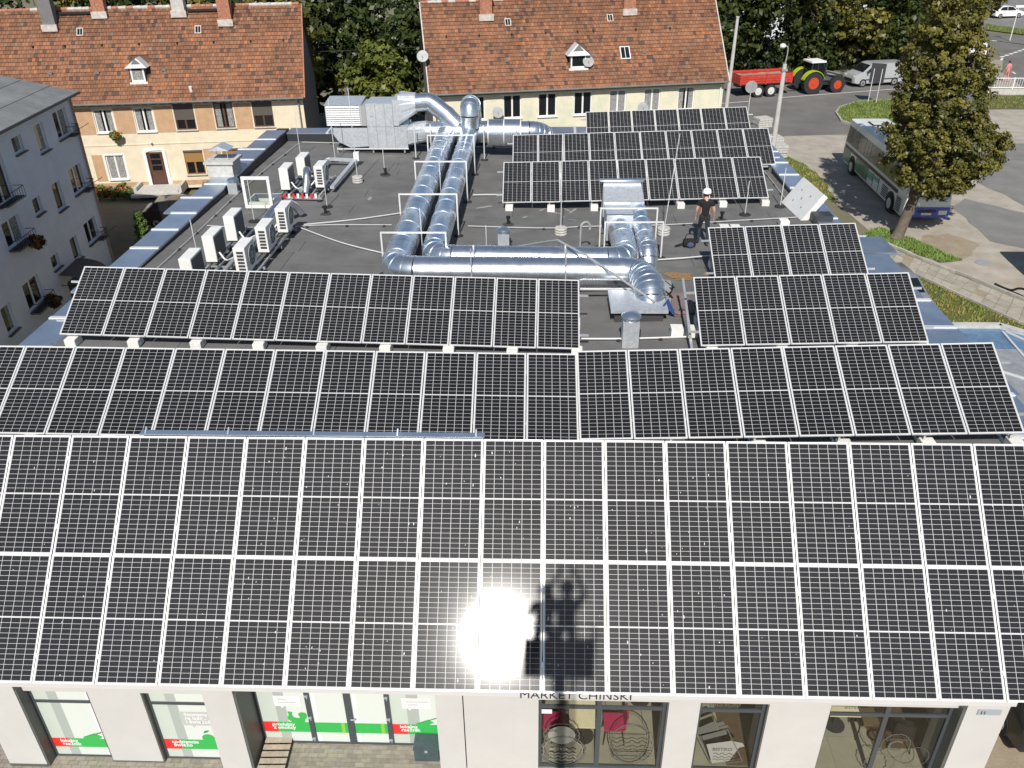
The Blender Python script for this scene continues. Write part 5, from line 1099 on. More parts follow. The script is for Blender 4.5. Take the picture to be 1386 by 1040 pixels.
# --- house 2 (middle)
a2 = R(10.9786); H2P = Vector((-6.71, 39.58)); L2 = 18.3; RH2 = 9.5; RB2 = 4.0
w2x = [(2.1, 3.18), (4.3, 5.42), (6.46, 7.62), (8.70, 9.84), (10.94, 12.02), (13.16, 14.22), (15.36, 16.44)]
ops2 = [(a, b, 3.25, 4.64) for a, b in w2x]+[(a, b, .5, 1.95) for a, b in w2x]
h2, r2, D2, p2 = house('terrace_house', 'pale green two-storey house with red tiled roof in the middle background', H2P, a2, L2, 7.3, EZ, RH2, RB2, ('greenwall', 'greywall'), ops2, None)
for i, o_ in enumerate(ops2): window(h2, *o_, curtain=(0, 0, 0, 0, 2, 2, 1)[i % 7], surround=None)
MB().box((0, -.14, 4.74), (L2, -.002, 4.88)).build('eaves_board', 'greywall', h2); MB().tube([(-.1, -.42, 4.9), (L2+.12, -.42, 4.9)], .055, 8).build('gutter', 'greywall', h2); MB().tube([(.2, -.08, 4.75), (.2, -.08, .1)], .045, 8).build('downpipe', 'greywall', h2); MB().tube([(L2-.2, -.08, 4.75), (L2-.2, -.08, .1)], .045, 8).build('downpipe', 'paint', h2)
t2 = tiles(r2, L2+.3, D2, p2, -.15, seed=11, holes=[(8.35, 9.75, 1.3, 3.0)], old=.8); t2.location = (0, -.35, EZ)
ridge(r2, L2+.3, RH2, RB2, 9); verge(r2, -.19, p2, D2, 'mortar'); verge(r2, L2+.19, p2, D2, 'mortar')
for s_, v in ((3.75, 5.1), (12.75, 5.15)): chimney(r2, s_, v, p2, .75, .6, 1.2, 'brick')
for s_, v in ((5.05, 4.55), (11.47, 4.6)): skylight(r2, s_, v, p2)
skylight(r2, 12.1, 2.2, p2, .62, .85, 'winwhite')
dormer(r2, 9.05, 1.35, p2, 1.0, .8, .55, 'zinc', dark=True)
for s_ in (1.2, 3.2, 5.2, 7.3, 9.3, 10.3, 13.0, 15.2):
    x, y, z = roofpt(0, s_, 3.75, p2); MB().cbox((x, y-.06, z+.06), (.07, .16, .10)).build('roof_hook', 'black', r2)
for s_, v in ((4.7, 2.0), (7.45, 2.0), (10.05, 2.15), (13.3, 2.2)):
    x, y, z = roofpt(0, s_, v, p2); MB().cbox((x, y-.05, z+.05), (.24, .14, .12)).build('roof_vent_tile', 'greywall', r2)
def dish(x, y, z, label, rz):
    t = thing('satellite_dish', label, 'satellite dish', (x, y, z), rz); MB().lathe((0, 0, 0), [(.02, 0), (.18, .03), (.33, .10), (.34, .115)], 20).build('reflector', 'steelgrey', t, smooth=True); t.rotation_euler = (R(62), 0, rz); MB().cyl((0, .1, .0), (0, -.15, .4), .012, 6).build('feed_arm', 'steelgrey', t); MB().cyl((0, 0, 0), (0, .35, -.25), .02, 6).build('bracket', 'dark', t)
q = h2.matrix_basis
def on2(s_, y, z): return (H2P.x+math.cos(a2)*s_-math.sin(a2)*y, H2P.y+math.sin(a2)*s_+math.cos(a2)*y, z)
dish(*on2(9.65, .55, 6.25), 'grey satellite dish on the middle house dormer', R(10)); dish(*on2(-.35, .7, 6.9), 'grey satellite dish on the left gable edge of the middle house', R(0)); dish(*on2(3.9, -.35, 3.7), 'grey satellite dish on the middle house wall behind the silencer', R(12)); dish(*on2(13.0, -.35, 3.55), 'grey satellite dish on the middle house wall above the farthest row', R(12))
# --- block of flats (left edge)
aa = R(-86); AP = Vector((-22.1, 27.5)); AH = 7.42
fl_ = thing('apartment_block', 'white rendered three-storey block of flats in shade at the left edge', 'building', (AP.x, AP.y, 0), aa)
LA = 22.0
opA = []
for z0, z1 in ((5.8, 7.0), (3.22, 4.42), (.75, 1.80)):
    opA.append((.72, 2.05, z0, z1))
opA += [(3.12, 3.98, 5.72, 6.9), (3.1, 3.92, 3.08, 4.3), (3.0, 3.76, .6, 1.68), (5.15, 5.98, 6.2, 6.87), (5.13, 5.84, 3.55, 4.25), (5.06, 5.8, 1.0, 1.62), (7.15, 8.58, 3.08, 4.14), (7.15, 8.55, .3, 1.48), (7.0, 8.3, 4.75, 6.6), (9.72, 10.5, .2, 1.33), (9.72, 10.5, 3.05, 4.1), (9.72, 10.5, 5.7, 6.85), (11.8, 13.1, .3, 1.5), (11.8, 13.1, 3.1, 4.2), (11.8, 13.1, 5.7, 6.9), (14.5, 15.4, 3.1, 4.2), (14.5, 15.4, .3, 1.5), (14.5, 15.4, 5.7, 6.9)]
m1 = MB(); wall_open(m1, LA, -1.4, AH, opA, .16)
m1.v = [(x, -y, z) for x, y, z in m1.v]          # wall faces +y in this frame
m1.build('wall', 'whitewall', fl_)
s = MB(); s.quad((0, 0, -1.4), (0, -9, -1.4), (0, -9, AH), (0, 0, AH)); s.quad((LA, 0, -1.4), (LA, 0, AH), (LA, -9, AH), (LA, -9, -1.4)); s.quad((0, -9, -1.4), (LA, -9, -1.4), (LA, -9, AH), (0, -9, AH)); s.build('end_wall', 'pinkwall', fl_)
for i, (x0, x1, z0, z1) in enumerate(opA):
    f = MB(); fw = .06; y = -.10
    f.box((x0, y-.05, z0), (x0+fw, y, z1)); f.box((x1-fw, y-.05, z0), (x1, y, z1)); f.box((x0+fw, y-.05, z0), (x1-fw, y, z0+fw)); f.box((x0+fw, y-.05, z1-fw), (x1-fw, y, z1))
    if x1-x0 > 1.0: f.box(((x0+x1)/2-.05, y-.05, z0+fw), ((x0+x1)/2+.05, y+.006, z1-fw))
    w = f.build('window', 'winwhite', fl_); MB().box((x0+fw, y-.03, z0+fw), (x1-fw, y-.025, z1-fw)).build('pane', 'pane', w); MB().box((x0-.05, -.1, z0-.06), (x1+.05, .12, z0-.01)).build('sill', 'shutterdark', w)
    if i % 3 == 0: MB().box((x0+fw, y-.024, z0+fw), (x0+(x1-x0)*.4, y-.02, z1-fw)).build('curtain', 'curtain', w)
rfA = MB(); rfA.add([(-.35, .30, AH-.02), (LA, .30, AH-.02), (LA, -4.6, AH+1.15), (-.35, -4.6, AH+1.15)], [(0, 1, 2, 3)]); rfA.add([(-.35, -9.3, AH-.02), (LA, -9.3, AH-.02), (LA, -4.6, AH+1.15), (-.35, -4.6, AH+1.15)], [(3, 2, 1, 0)]); rfA.add([(-.001, 0, AH-.03), (-.001, -9, AH-.03), (-.001, -4.6, AH+1.1)], [(0, 1, 2)]); ra = rfA.build('roof', 'greywall', fl_)
for i in range(22):
    for j in range(4):
        x0, x1 = -.35+i*1.0, -.35+(i+1)*1.0-.012
        def RP(x, t): return (x, .32-t*4.92, AH+t*1.17+.02)
        P = [RP(x0, j/4), RP(x1, j/4), RP(x1, (j+1)/4-.004), RP(x0, (j+1)/4-.004)]; P = [(a, b, c+(.012 if k < 2 else .002)) for k, (a, b, c) in enumerate(P)]
        MB().add(P+[(a, b, c-.03) for a, b, c in P], [(0, 1, 2, 3), (0, 4, 5, 1), (1, 5, 6, 2), (3, 2, 6, 7), (0, 3, 7, 4)]).build('roof_sheet', 'sheetroof', ra)
MB().tube([(-.35, .36, AH-.02), (LA, .36, AH-.02)], .06, 8).build('gutter', 'dark', fl_); MB().tube([(.12, .07, AH-.1), (.12, .07, -1.2)], .05, 8).build('downpipe', 'pinkwall', fl_)
for z0, x0, x1 in ((4.78, 6.9, 8.4), (5.75, .6, 1.2), (3.15, .55, 1.3), (.68, .55, 1.2), (.22, 7.05, 8.6), (3.0, 7.05, 8.6)):
    bx = MB(); d_ = .42 if x1-x0 > 1 else .35
    for z in ((z0, z0+.45) if x1-x0 < 1.55 else (z0, z0+.25)): bx.tube([(x0, .02, z), (x0, d_, z), (x1, d_, z), (x1, .02, z)], .015, 5)
    for k in range(9): xx = x0+(x1-x0)*k/8; bx.cyl((xx, d_, z0), (xx, d_, z0+(.45 if x1-x0 < 1.55 else .25)), .009, 5)
    b = bx.build('balcony_rail', 'black', fl_); MB().box((x0+.05, .05, z0+.01), (x1-.05, d_-.04, z0+.05)).build('rail_floor', 'dark', b)
cp = MB(); k = 8
for i in range(k+1):
    a = R(90)*i/k; cp.v += [(3.5, math.cos(a)*1.25, .15+math.sin(a)*.55), (5.6, math.cos(a)*1.25, .15+math.sin(a)*.55)]
for i in range(k): cp.face((2*i, 2*i+1, 2*i+3, 2*i+2))
c = cp.build('door_canopy', 'shutterdark', fl_); MB().tube([(3.52, 0, .2), (3.52, 1.2, .2)], .02, 6).build('canopy_bracket', 'black', c); MB().tube([(5.58, 0, .2), (5.58, 1.2, .2)], .02, 6).build('canopy_bracket', 'black', c); MB().box((4.0, .0, -1.1), (5.0, .04, .1)).build('door', 'dark', fl_)
for i, (x, zz) in enumerate(((.9, 5.45), (.95, 2.9), (.9, .4))):
    MB().bar((x, .03, zz+.35), (x-.55, .75, zz+.72), .02).build('flag_pole', 'black', fl_)

# ================================================================== TREES
import numpy as np
def leaves(name, lobes, nleaf, size, seed, parent, matname, off, clump=28, spread=.38, inner=.35):
    """lobes: (cx,cy,cz,rx,ry,rz,weight); leaf quads gathered in clumps near the lobe surface"""
    rg = np.random.default_rng(seed); W_ = np.array([l[6] for l in lobes], float); W_ /= W_.sum(); nc = max(1, nleaf//clump)
    li = rg.choice(len(lobes), nc, p=W_); Lb = np.array([l[:6] for l in lobes])
    d = rg.normal(size=(nc, 3)); d /= np.linalg.norm(d, axis=1)[:, None]
    rad = np.where(rg.random(nc) < inner, rg.uniform(.35, .9, nc), rg.uniform(.86, 1.12, nc))
    C = Lb[li, :3]+d*Lb[li, 3:]*rad[:, None]
    cs = rg.uniform(.6, 1.35, nc)*spread; ct = rg.uniform(0, 1, nc)
    P = np.repeat(C, clump, 0); n = len(P); S = np.repeat(cs, clump)
    e = rg.normal(size=(n, 3)); e /= np.linalg.norm(e, axis=1)[:, None]; r = rg.random(n)**.45
    P = P+e*(S*r)[:, None]*np.array([1, 1, .7])
    out = np.repeat(d, clump, 0); nm = e*.5+out*.5+rg.normal(size=(n, 3))*.45+np.array([0, 0, .35]); nm /= np.linalg.norm(nm, axis=1)[:, None]
    a = np.cross(nm, rg.normal(size=(n, 3))); a /= np.linalg.norm(a, axis=1)[:, None]; b = np.cross(nm, a)
    sz = size*rg.uniform(.6, 1.35, n); a = a*sz[:, None]*.62; b = b*sz[:, None]
    V = np.stack([P-b, P-a*.95+b*.05, P+b, P+a*.95+b*.05], 1).reshape(-1, 3)-np.array(off)
    me = bpy.data.meshes.new(name); me.vertices.add(n*4); me.vertices.foreach_set('co', V.ravel().astype(np.float32)); me.loops.add(n*4); me.loops.foreach_set('vertex_index', np.arange(n*4, dtype=np.int32)); me.polygons.add(n); me.polygons.foreach_set('loop_start', np.arange(0, n*4, 4, dtype=np.int32)); me.polygons.foreach_set('loop_total', np.full(n, 4, dtype=np.int32))
    me.update(calc_edges=True)
    t = np.clip(np.repeat(ct, clump)*.6+rg.random(n)*.4, 0, 1); at = me.color_attributes.new('tint', 'FLOAT_COLOR', 'POINT'); cc = np.ones((n*4, 4), np.float32); cc[:, :3] = np.repeat(t, 4)[:, None]; at.data.foreach_set('color', cc.ravel())
    me.materials.append(M[matname]); o = bpy.data.objects.new(name, me); COL.objects.link(o); o.parent = parent; return o
def limbs(name, base, pts, r0, lobes, parent, off, seed, n=10):
    rnd = random.Random(seed); m1 = MB(); P = curve(pts, 5); k = len(P); m1.tube(P, [r0*(1-.72*i/(k-1))*(1.35 if i == 0 else 1) for i in range(k)], 10)
    for l in lobes:
        for q in range(2):
            i = rnd.randint(int(k*.35), k-2); s = P[i]; e = Vector((l[0]+rnd.uniform(-.5, .5)*l[3], l[1]+rnd.uniform(-.5, .5)*l[4], l[2]+rnd.uniform(-.3, .5)*l[5])); mid_ = s.lerp(e, .5)+Vector((0, 0, .25*(e-s).length*.4))
            c = curve([s, mid_, e], 4); m1.tube(c, [r0*.42*(1-.8*j/(len(c)-1)) for j in range(len(c))], 6)
    return m1.build(name, 'bark', parent, smooth=True, off=off)
def tree(label, base, trunk, r0, lobes, nleaf, size, mm, seed, group=None, name='tree', **k):
    t = thing(name, label, 'tree', base, 0, group); limbs('trunk', base, [base]+trunk, r0, lobes, t, base, seed); leaves('crown', lobes, nleaf, size, seed, t, mm, base, **k); return t
# big tree by the bus
BT = [(19.0, 28.9, 4.3, 2.5, 2.3, 1.7, 3.0), (20.5, 29.0, 4.6, 1.5, 1.5, 1.3, 1.2), (17.5, 28.6, 5.2, 1.35, 1.4, 1.3, 1.0), (18.6, 29.1, 6.6, 2.0, 1.9, 1.5, 2.0), (18.3, 29.2, 8.4, 1.75, 1.7, 1.5, 1.7), (18.2, 29.3, 10.1, 1.5, 1.5, 1.4, 1.2), (18.0, 29.4, 11.6, 1.2, 1.2, 1.1, .8), (19.6, 29.0, 7.6, 1.0, 1.0, .9, .5), (18.9, 28.5, 3.2, 1.5, 1.5, .9, .9)]
tree('big olive-green leafy tree standing beside the parked bus', (17.75, 28.5, 0), [(18.1, 28.65, 1.4), (18.5, 28.9, 3.5), (18.4, 29.1, 7), (18.1, 29.3, 10.5)], .30, BT, 52000, .088, 'leafolive', 4, spread=.27, clump=40, inner=.22)
# trees behind the street
def rt(cx, cy, z0, h, r, seed, k=7):
    rnd = random.Random(seed); L_ = []
    for i in range(k):
        t = i/(k-1); rr = r*(.55+.6*math.sin(math.pi*min(1, .15+.8*t)))
        a = rnd.uniform(0, 6.28); L_.append((cx+math.cos(a)*r*.45, cy+math.sin(a)*r*.45, z0+h*(.25+.65*t), rr*.62, rr*.62, h*.16, 1.0))
    return L_
SPT = [(14.8, 72.5, 8.8, 3.6, 'leafdark', 'at the right end of the middle house'), (18.8, 73.5, 9.6, 3.8, 'leafdark', 'behind the red trailer'), (23.2, 74.3, 10.2, 4.0, 'leafdark', 'behind the tractor'), (28.0, 75.8, 9.6, 4.0, 'leafolive', 'between tractor and silver van'), (32.8, 77, 11, 4.2, 'leafdark', 'behind the silver van'), (38.0, 80, 11, 4.4, 'leafolive', 'behind the big tree, left of the roundabout'), (42.5, 84, 10, 4.0, 'leafdark', 'at the edge of the roundabout'), (47.8, 93.5, 9, 3.8, 'leafolive', 'beyond the roundabout crossing')]
for i, (x, y, h, r, mm, lab) in enumerate(SPT):
    y -= 1.6 if i < 5 else 0
    tree('leafy street tree '+lab, (x, y, 0), [(x+.1, y, h*.35), (x-.1, y, h*.8)], .28, rt(x, y, .2, h, r, i+20, 9), 8200, .23, mm, 40+i, 'street trees behind the road', spread=.62, clump=22)
for i in range(10):
    x = 13.5+i*2.35; y = 70.2+(x-13.5)*.27+random.uniform(-.3, .3); b_t = thing('hedge_bush', 'dark bush under the street trees, %s from the left' % ORD[i], 'bush', (x, y, 0), 0, 'bushes under the street trees')
    MB().cyl((0, 0, 0), (0, 0, 1.2), .06, 6).build('stem', 'bark', b_t); leaves('foliage', [(x, y, 1.1, 1.4, .8, 1.1, 1), (x+random.uniform(-.5, .5), y+.2, 2.2, 1.0, .8, .9, .7)], 1500, .2, 500+i, b_t, 'leafdark', (x, y, 0), spread=.5, clump=16, inner=.6)
GPT = [(-11.3, 47.5, 6.2, 2.3, 'leafbright', 'bright yellow-green round tree between the two houses'), (-8.6, 50.5, 8.0, 2.6, 'leafdark', 'dark tree left of the middle house gable'), (-12.4, 54, 9.6, 3.2, 'leafdark', 'tall dark tree behind the yellow-green one'), (-8.3, 57, 11, 3.2, 'leafdark', 'tallest dark tree between the two houses'), (-15.5, 52, 9.6, 2.8, 'leafdark', 'dark tree behind the right gable of the left house')]
for i, (x, y, h, r, mm, lab) in enumerate(GPT):
    tree(lab, (x, y, 0), [(x+.1, y, h*.35), (x-.1, y, h*.8)], .2, rt(x, y, .3, h, r, i+60, 8), 7500 if i == 0 else 6500, .20, mm, 70+i, 'trees between the houses', spread=.5, clump=22)
RPT = [(-46, 47), (-41.5, 48.5), (-37, 47), (-32.5, 49), (-28.5, 48), (-24.5, 49.5), (-20.5, 48.5), (-17.2, 48.0)]
for i, (x, y) in enumerate(RPT):
    tree('garden tree top seen over the left house ridge, %s from the left' % ORD[i], (x, y, 0), [(x, y, 4), (x+.1, y, 8)], .2, rt(x, y, 2.0, 9.2, 2.6, i+90, 7), 3800, .24, 'leafolive' if i % 2 else 'leafdark', 100+i, 'garden trees behind the left house', spread=.55, clump=20)
for i, (x, y) in enumerate(((-1, 53.5), (4.5, 55), (10.0, 57))):
    tree('garden tree behind the middle house, %s from the left' % ORD[i], (x, y, 0), [(x, y, 3), (x+.1, y, 7)], .2, rt(x, y, 1.5, 8.6, 2.6, i+190, 6), 2600, .26, 'leafdark', 200+i, 'garden trees behind the middle house', spread=.55, clump=20)
# conifer and plants in the yard
cf = thing('conifer', 'small upright green conifer by the left parapet', 'shrub', (-20.9, 28.8, -.95)); MB().cyl((0, 0, 0), (0, 0, 1.7), .05, 8, .02).build('trunk', 'bark', cf)
leaves('foliage', [(-20.9, 28.8, -.1, .36, .36, .7, 1), (-20.9, 28.8, .5, .26, .26, .55, .7), (-20.9, 28.8, .95, .13, .13, .35, .3)], 3200, .07, 5, cf, 'leafcon', (-20.9, 28.8, -.95), spread=.13, clump=14)
def shrub(x, y, z, r, h, mm, label, seed, fl=None):
    t = thing('flower_shrub', label, 'plant', (x, y, z)); leaves('foliage', [(x, y, z+h*.5, r, r*.7, h*.5, 1)], 500, .09, seed, t, mm, (x, y, z), spread=.16, clump=10)
    if fl: leaves('blossoms', [(x, y-.05, z+h*.6, r, r*.7, h*.45, 1)], 160, .08, seed+1, t, fl, (x, y, z), spread=.10, clump=6)
    MB().cyl((0, 0, 0), (0, 0, h*.5), .02, 6).build('stem', 'bark', t)
leaf_mat('petal', (0.35, 0.03, 0.015), (0.55, 0.12, 0.03))
def on1(s_, y, z): return (H1R.x+u1.x*s_+u1.y*-y, H1R.y+u1.y*s_+u1.x*y, z)
for i, (s_, y, r, h, f) in enumerate(((-12.6, -.9, .45, .7, 'petal'), (-11.9, -1.0, .4, .6, 'petal'), (-11.2, -.9, .4, .8, 'petal'), (-10.8, -1.1, .35, .5, None), (-6.2, -.6, .35, .6, 'petal'))):
    shrub(*on1(s_, y, -.45), r, h, 'leafcon', 'flowering shrub at the left house wall, %s from the left' % ORD[i], 300+i*3, f)
shrub(*on1(-11.15, -.28, 2.85), .25, .45, 'leafcon', 'red geraniums hanging under the upper white window', 330, 'petal')
for i, (px, zz) in enumerate(((7.1, 2.6), (7.2, -.05))):
    q = AP+Vector((math.cos(aa), math.sin(aa)))*px; shrub(q.x+.35, q.y, zz, .28, .5, 'leafdark', '%s flower box plant on the flats wall' % ('upper', 'lower')[i], 340+i*3, 'petal')

# ================================================================== VEHICLES
def wheel(root, x, y, r, w_, rimm='rim', s=1, tread=False, rimr=.62):
    """axle along local y"""
    m1 = MB(); m1.cyl((x, y-w_/2, r), (x, y+w_/2, r), r, 24)
    if tread:
        for i in range(18): a = i*math.pi/9; m1.cbox((x+math.cos(a)*r, y, r+math.sin(a)*r), (.06, w_, .06))
    t = m1.build('wheel', 'rubber', root)
    f = MB(); f.cyl((x, y+s*(w_/2-.02), r), (x, y+s*(w_/2+.015), r), r*rimr, 20); f.build('rim', rimm, t); f = MB(); f.cyl((x, y+s*(w_/2+.015), r), (x, y+s*(w_/2+.05), r), r*.2, 12); f.build('hub', 'dark' if rimm == 'rim' else rimm, t)
def vehicle(name, label, cat, loc, rz, prof, W, belt, roofz, taper, mm, glass, wheels, lights, wr, wbase='rim', extra=None):
    """side profile (x forward, z) lofted across the width; upper part leans in"""
    t = thing(name, label, cat, loc, rz)
    def hw(z): 
        if z <= belt: return W/2*(1-.06*max(0, (.45*belt-z)/belt))
        return W/2*(1-taper*(z-belt)/(roofz-belt))
    m1 = MB(); n = len(prof); rows = [-1, -.93, -.6, 0, .6, .93, 1]
    for f in rows:
        for x, z in prof:
            zz = z-(.03 if abs(f) > .95 else 0)*(1 if z > .5*roofz else 0)+(.05 if abs(f) > .95 and z < .4 else 0); m1.v.append((x*(1 if abs(f) < .95 else .985), f*hw(z), zz))
    for k in range(len(rows)-1):
        for i in range(n): m1.face((k*n+i, k*n+(i+1) % n, (k+1)*n+(i+1) % n, (k+1)*n+i))
    m1.face(range(n)); m1.face([6*n+i for i in range(n-1, -1, -1)]); m1.build('body', mm, t, smooth=True)
    for g in glass:
        kind, pts = g[0], g[1]; mg = g[2] if len(g) > 2 else 'pane'; nm = g[3] if len(g) > 3 else kind
        if kind in ('windscreen', 'rear_window'):
            (x0, z0), (x1, z1) = pts; d = Vector((x1-x0, 0, z1-z0)); nn = Vector((z1-z0, 0, -(x1-x0))).normalized(); nn = nn if (nn.x > 0) == (kind == 'windscreen') else -nn; o = nn*.012
            m1 = MB(); m1.quad((x0+o.x, -hw(z0)*.88, z0+o.z), (x0+o.x, hw(z0)*.88, z0+o.z), (x1+o.x, hw(z1)*.86, z1+o.z), (x1+o.x, -hw(z1)*.86, z1+o.z)); m1.build(nm, mg, t)
        else:
            for s in (-1, 1):
                m1 = MB(); m1.poly([(x, s*(hw(z)+.006), z) for x, z in pts]); m1.build(nm, mg, t)
    for x in wheels:
        for s in (-1, 1):
            wheel(t, x, s*(W/2-.10), wr, .2, wbase, s); 
    for x, y, z, sx_, sy_, sz_, lm in lights:
        for s in (-1, 1): MB().cbox((x, s*y, z), (sx_, sy_, sz_)).build('lamp_unit', lm, t)
    if extra: extra(t, hw)
    return t
CARP = [(-2.05, .30), (-2.1, .62), (-2.0, .92), (-1.75, 1.0), (-1.25, 1.40), (-.4, 1.47), (.35, 1.42), (1.0, .98), (1.75, .84), (2.05, .66), (2.08, .32), (1.7, .22), (-1.7, .22)]
CARG = [('windscreen', ((.98, 1.0), (.40, 1.39))), ('rear_window', ((-1.72, 1.02), (-1.29, 1.37))), ('side_window', [(.80, 1.0), (.32, 1.36), (-.38, 1.40), (-.38, .98)]), ('side_window', [(-.46, .98), (-.46, 1.40), (-1.15, 1.34), (-1.5, 1.0)])]
CARL = [(2.0, .62, .66, .12, .32, .14, 'lamp'), (-2.06, .66, .78, .08, .2, .2, 'taillight')]
def car(label, loc, rz, mm): return vehicle('parked_car', label, 'car', loc, rz, CARP, 1.74, .92, 1.47, .24, mm, CARG, (1.32, -1.3), CARL, .31)
car('silver hatchback seen just beyond the right parapet', (14.75, 20.6, 0.02), R(-86), 'carsilver')
car('dark car added to darken the lower right corner beside the shop pillar', (10.4, 0.9, 0.02), R(90), 'carblack')  # stand-in car, added only to make this corner dark
car('white car on the far lot at the top right', (60.9, 110.3, 0.012), R(10), 'carwhite'); car('white car half hidden by the big tree near the roundabout', (44.4, 80.5, 0.016), R(60), 'carwhite')
car('dark grey car behind the big tree beside the traffic island', (31.2, 56.4, 0.016), R(35), 'cargrey'); car('black car in the shade below the left house steps', (-20.2, 32.6, -.62), R(8), 'carblack')
VANP = [(-2.4, .35), (-2.45, 1.0), (-2.42, 1.75), (-2.3, 1.88), (.55, 1.90), (.95, 1.82), (1.75, 1.18), (2.35, 1.0), (2.5, .75), (2.48, .35), (2.1, .25), (-2.0, .25)]
VANG = [('windscreen', ((1.70, 1.24), (1.02, 1.77))), ('side_window', [(1.45, 1.22), (.95, 1.66), (.45, 1.68), (.45, 1.2)]), ('rear_window', ((-2.44, 1.2), (-2.42, 1.7)))]
VANL = [(2.36, .68, .86, .2, .26, .16, 'lamp'), (-2.44, .8, 1.1, .06, .12, .5, 'taillight')]
def vanx(t, hw):
    MB().cbox((2.5, 0, .55), (.06, 1.2, .28)).build('grille', 'black', t)
    for s in (-1, 1): MB().cbox((1.35, s*(hw(1.1)+.12), 1.25), (.1, .2, .2)).build('mirror', 'dark', t); MB().cbox((-.2, s*(hw(.7)+.008), .62), (3.2, .02, .07)).build('side_trim', 'dark', t); MB().cbox((.42, s*(hw(1.0)+.004), 1.05), (.015, .012, 1.2)).build('door_seam', 'dark', t)
def van(label, loc, rz): return vehicle('delivery_van', label, 'van', loc, rz, VANP, 1.98, 1.1, 1.9, .14, 'vansilver', VANG, (1.62, -1.45), VANL, .34, extra=vanx)
van('silver panel van parked on the street behind the tractor', (29.3, 67.0, 0.016), R(180+14))
TRP = [(-3.6, .6), (-3.65, 2.2), (-3.6, 3.2), (-3.35, 3.5), (1.6, 3.5), (1.75, 3.3), (1.8, 2.6), (3.0, 2.5), (3.45, 1.5), (3.5, .5), (3.1, .4), (-3.2, .45)]
vehicle('shadow_caster_truck', 'unseen white box truck added beyond the right edge to cast a shadow', 'truck', (22.95, 19.75, 0.02), R(-90), TRP, 2.4, 1.6, 3.5, .05, 'carwhite', [('windscreen', ((3.4, 1.6), (3.02, 2.4))), ('side_window', [(3.2, 1.6), (2.9, 2.3), (2.0, 2.35), (2.0, 1.6)])], (2.4, -2.0), [(3.48, .9, .8, .1, .3, .2, 'lamp')], .48)  # added out of view so its shadow makes the dark shape on the lot
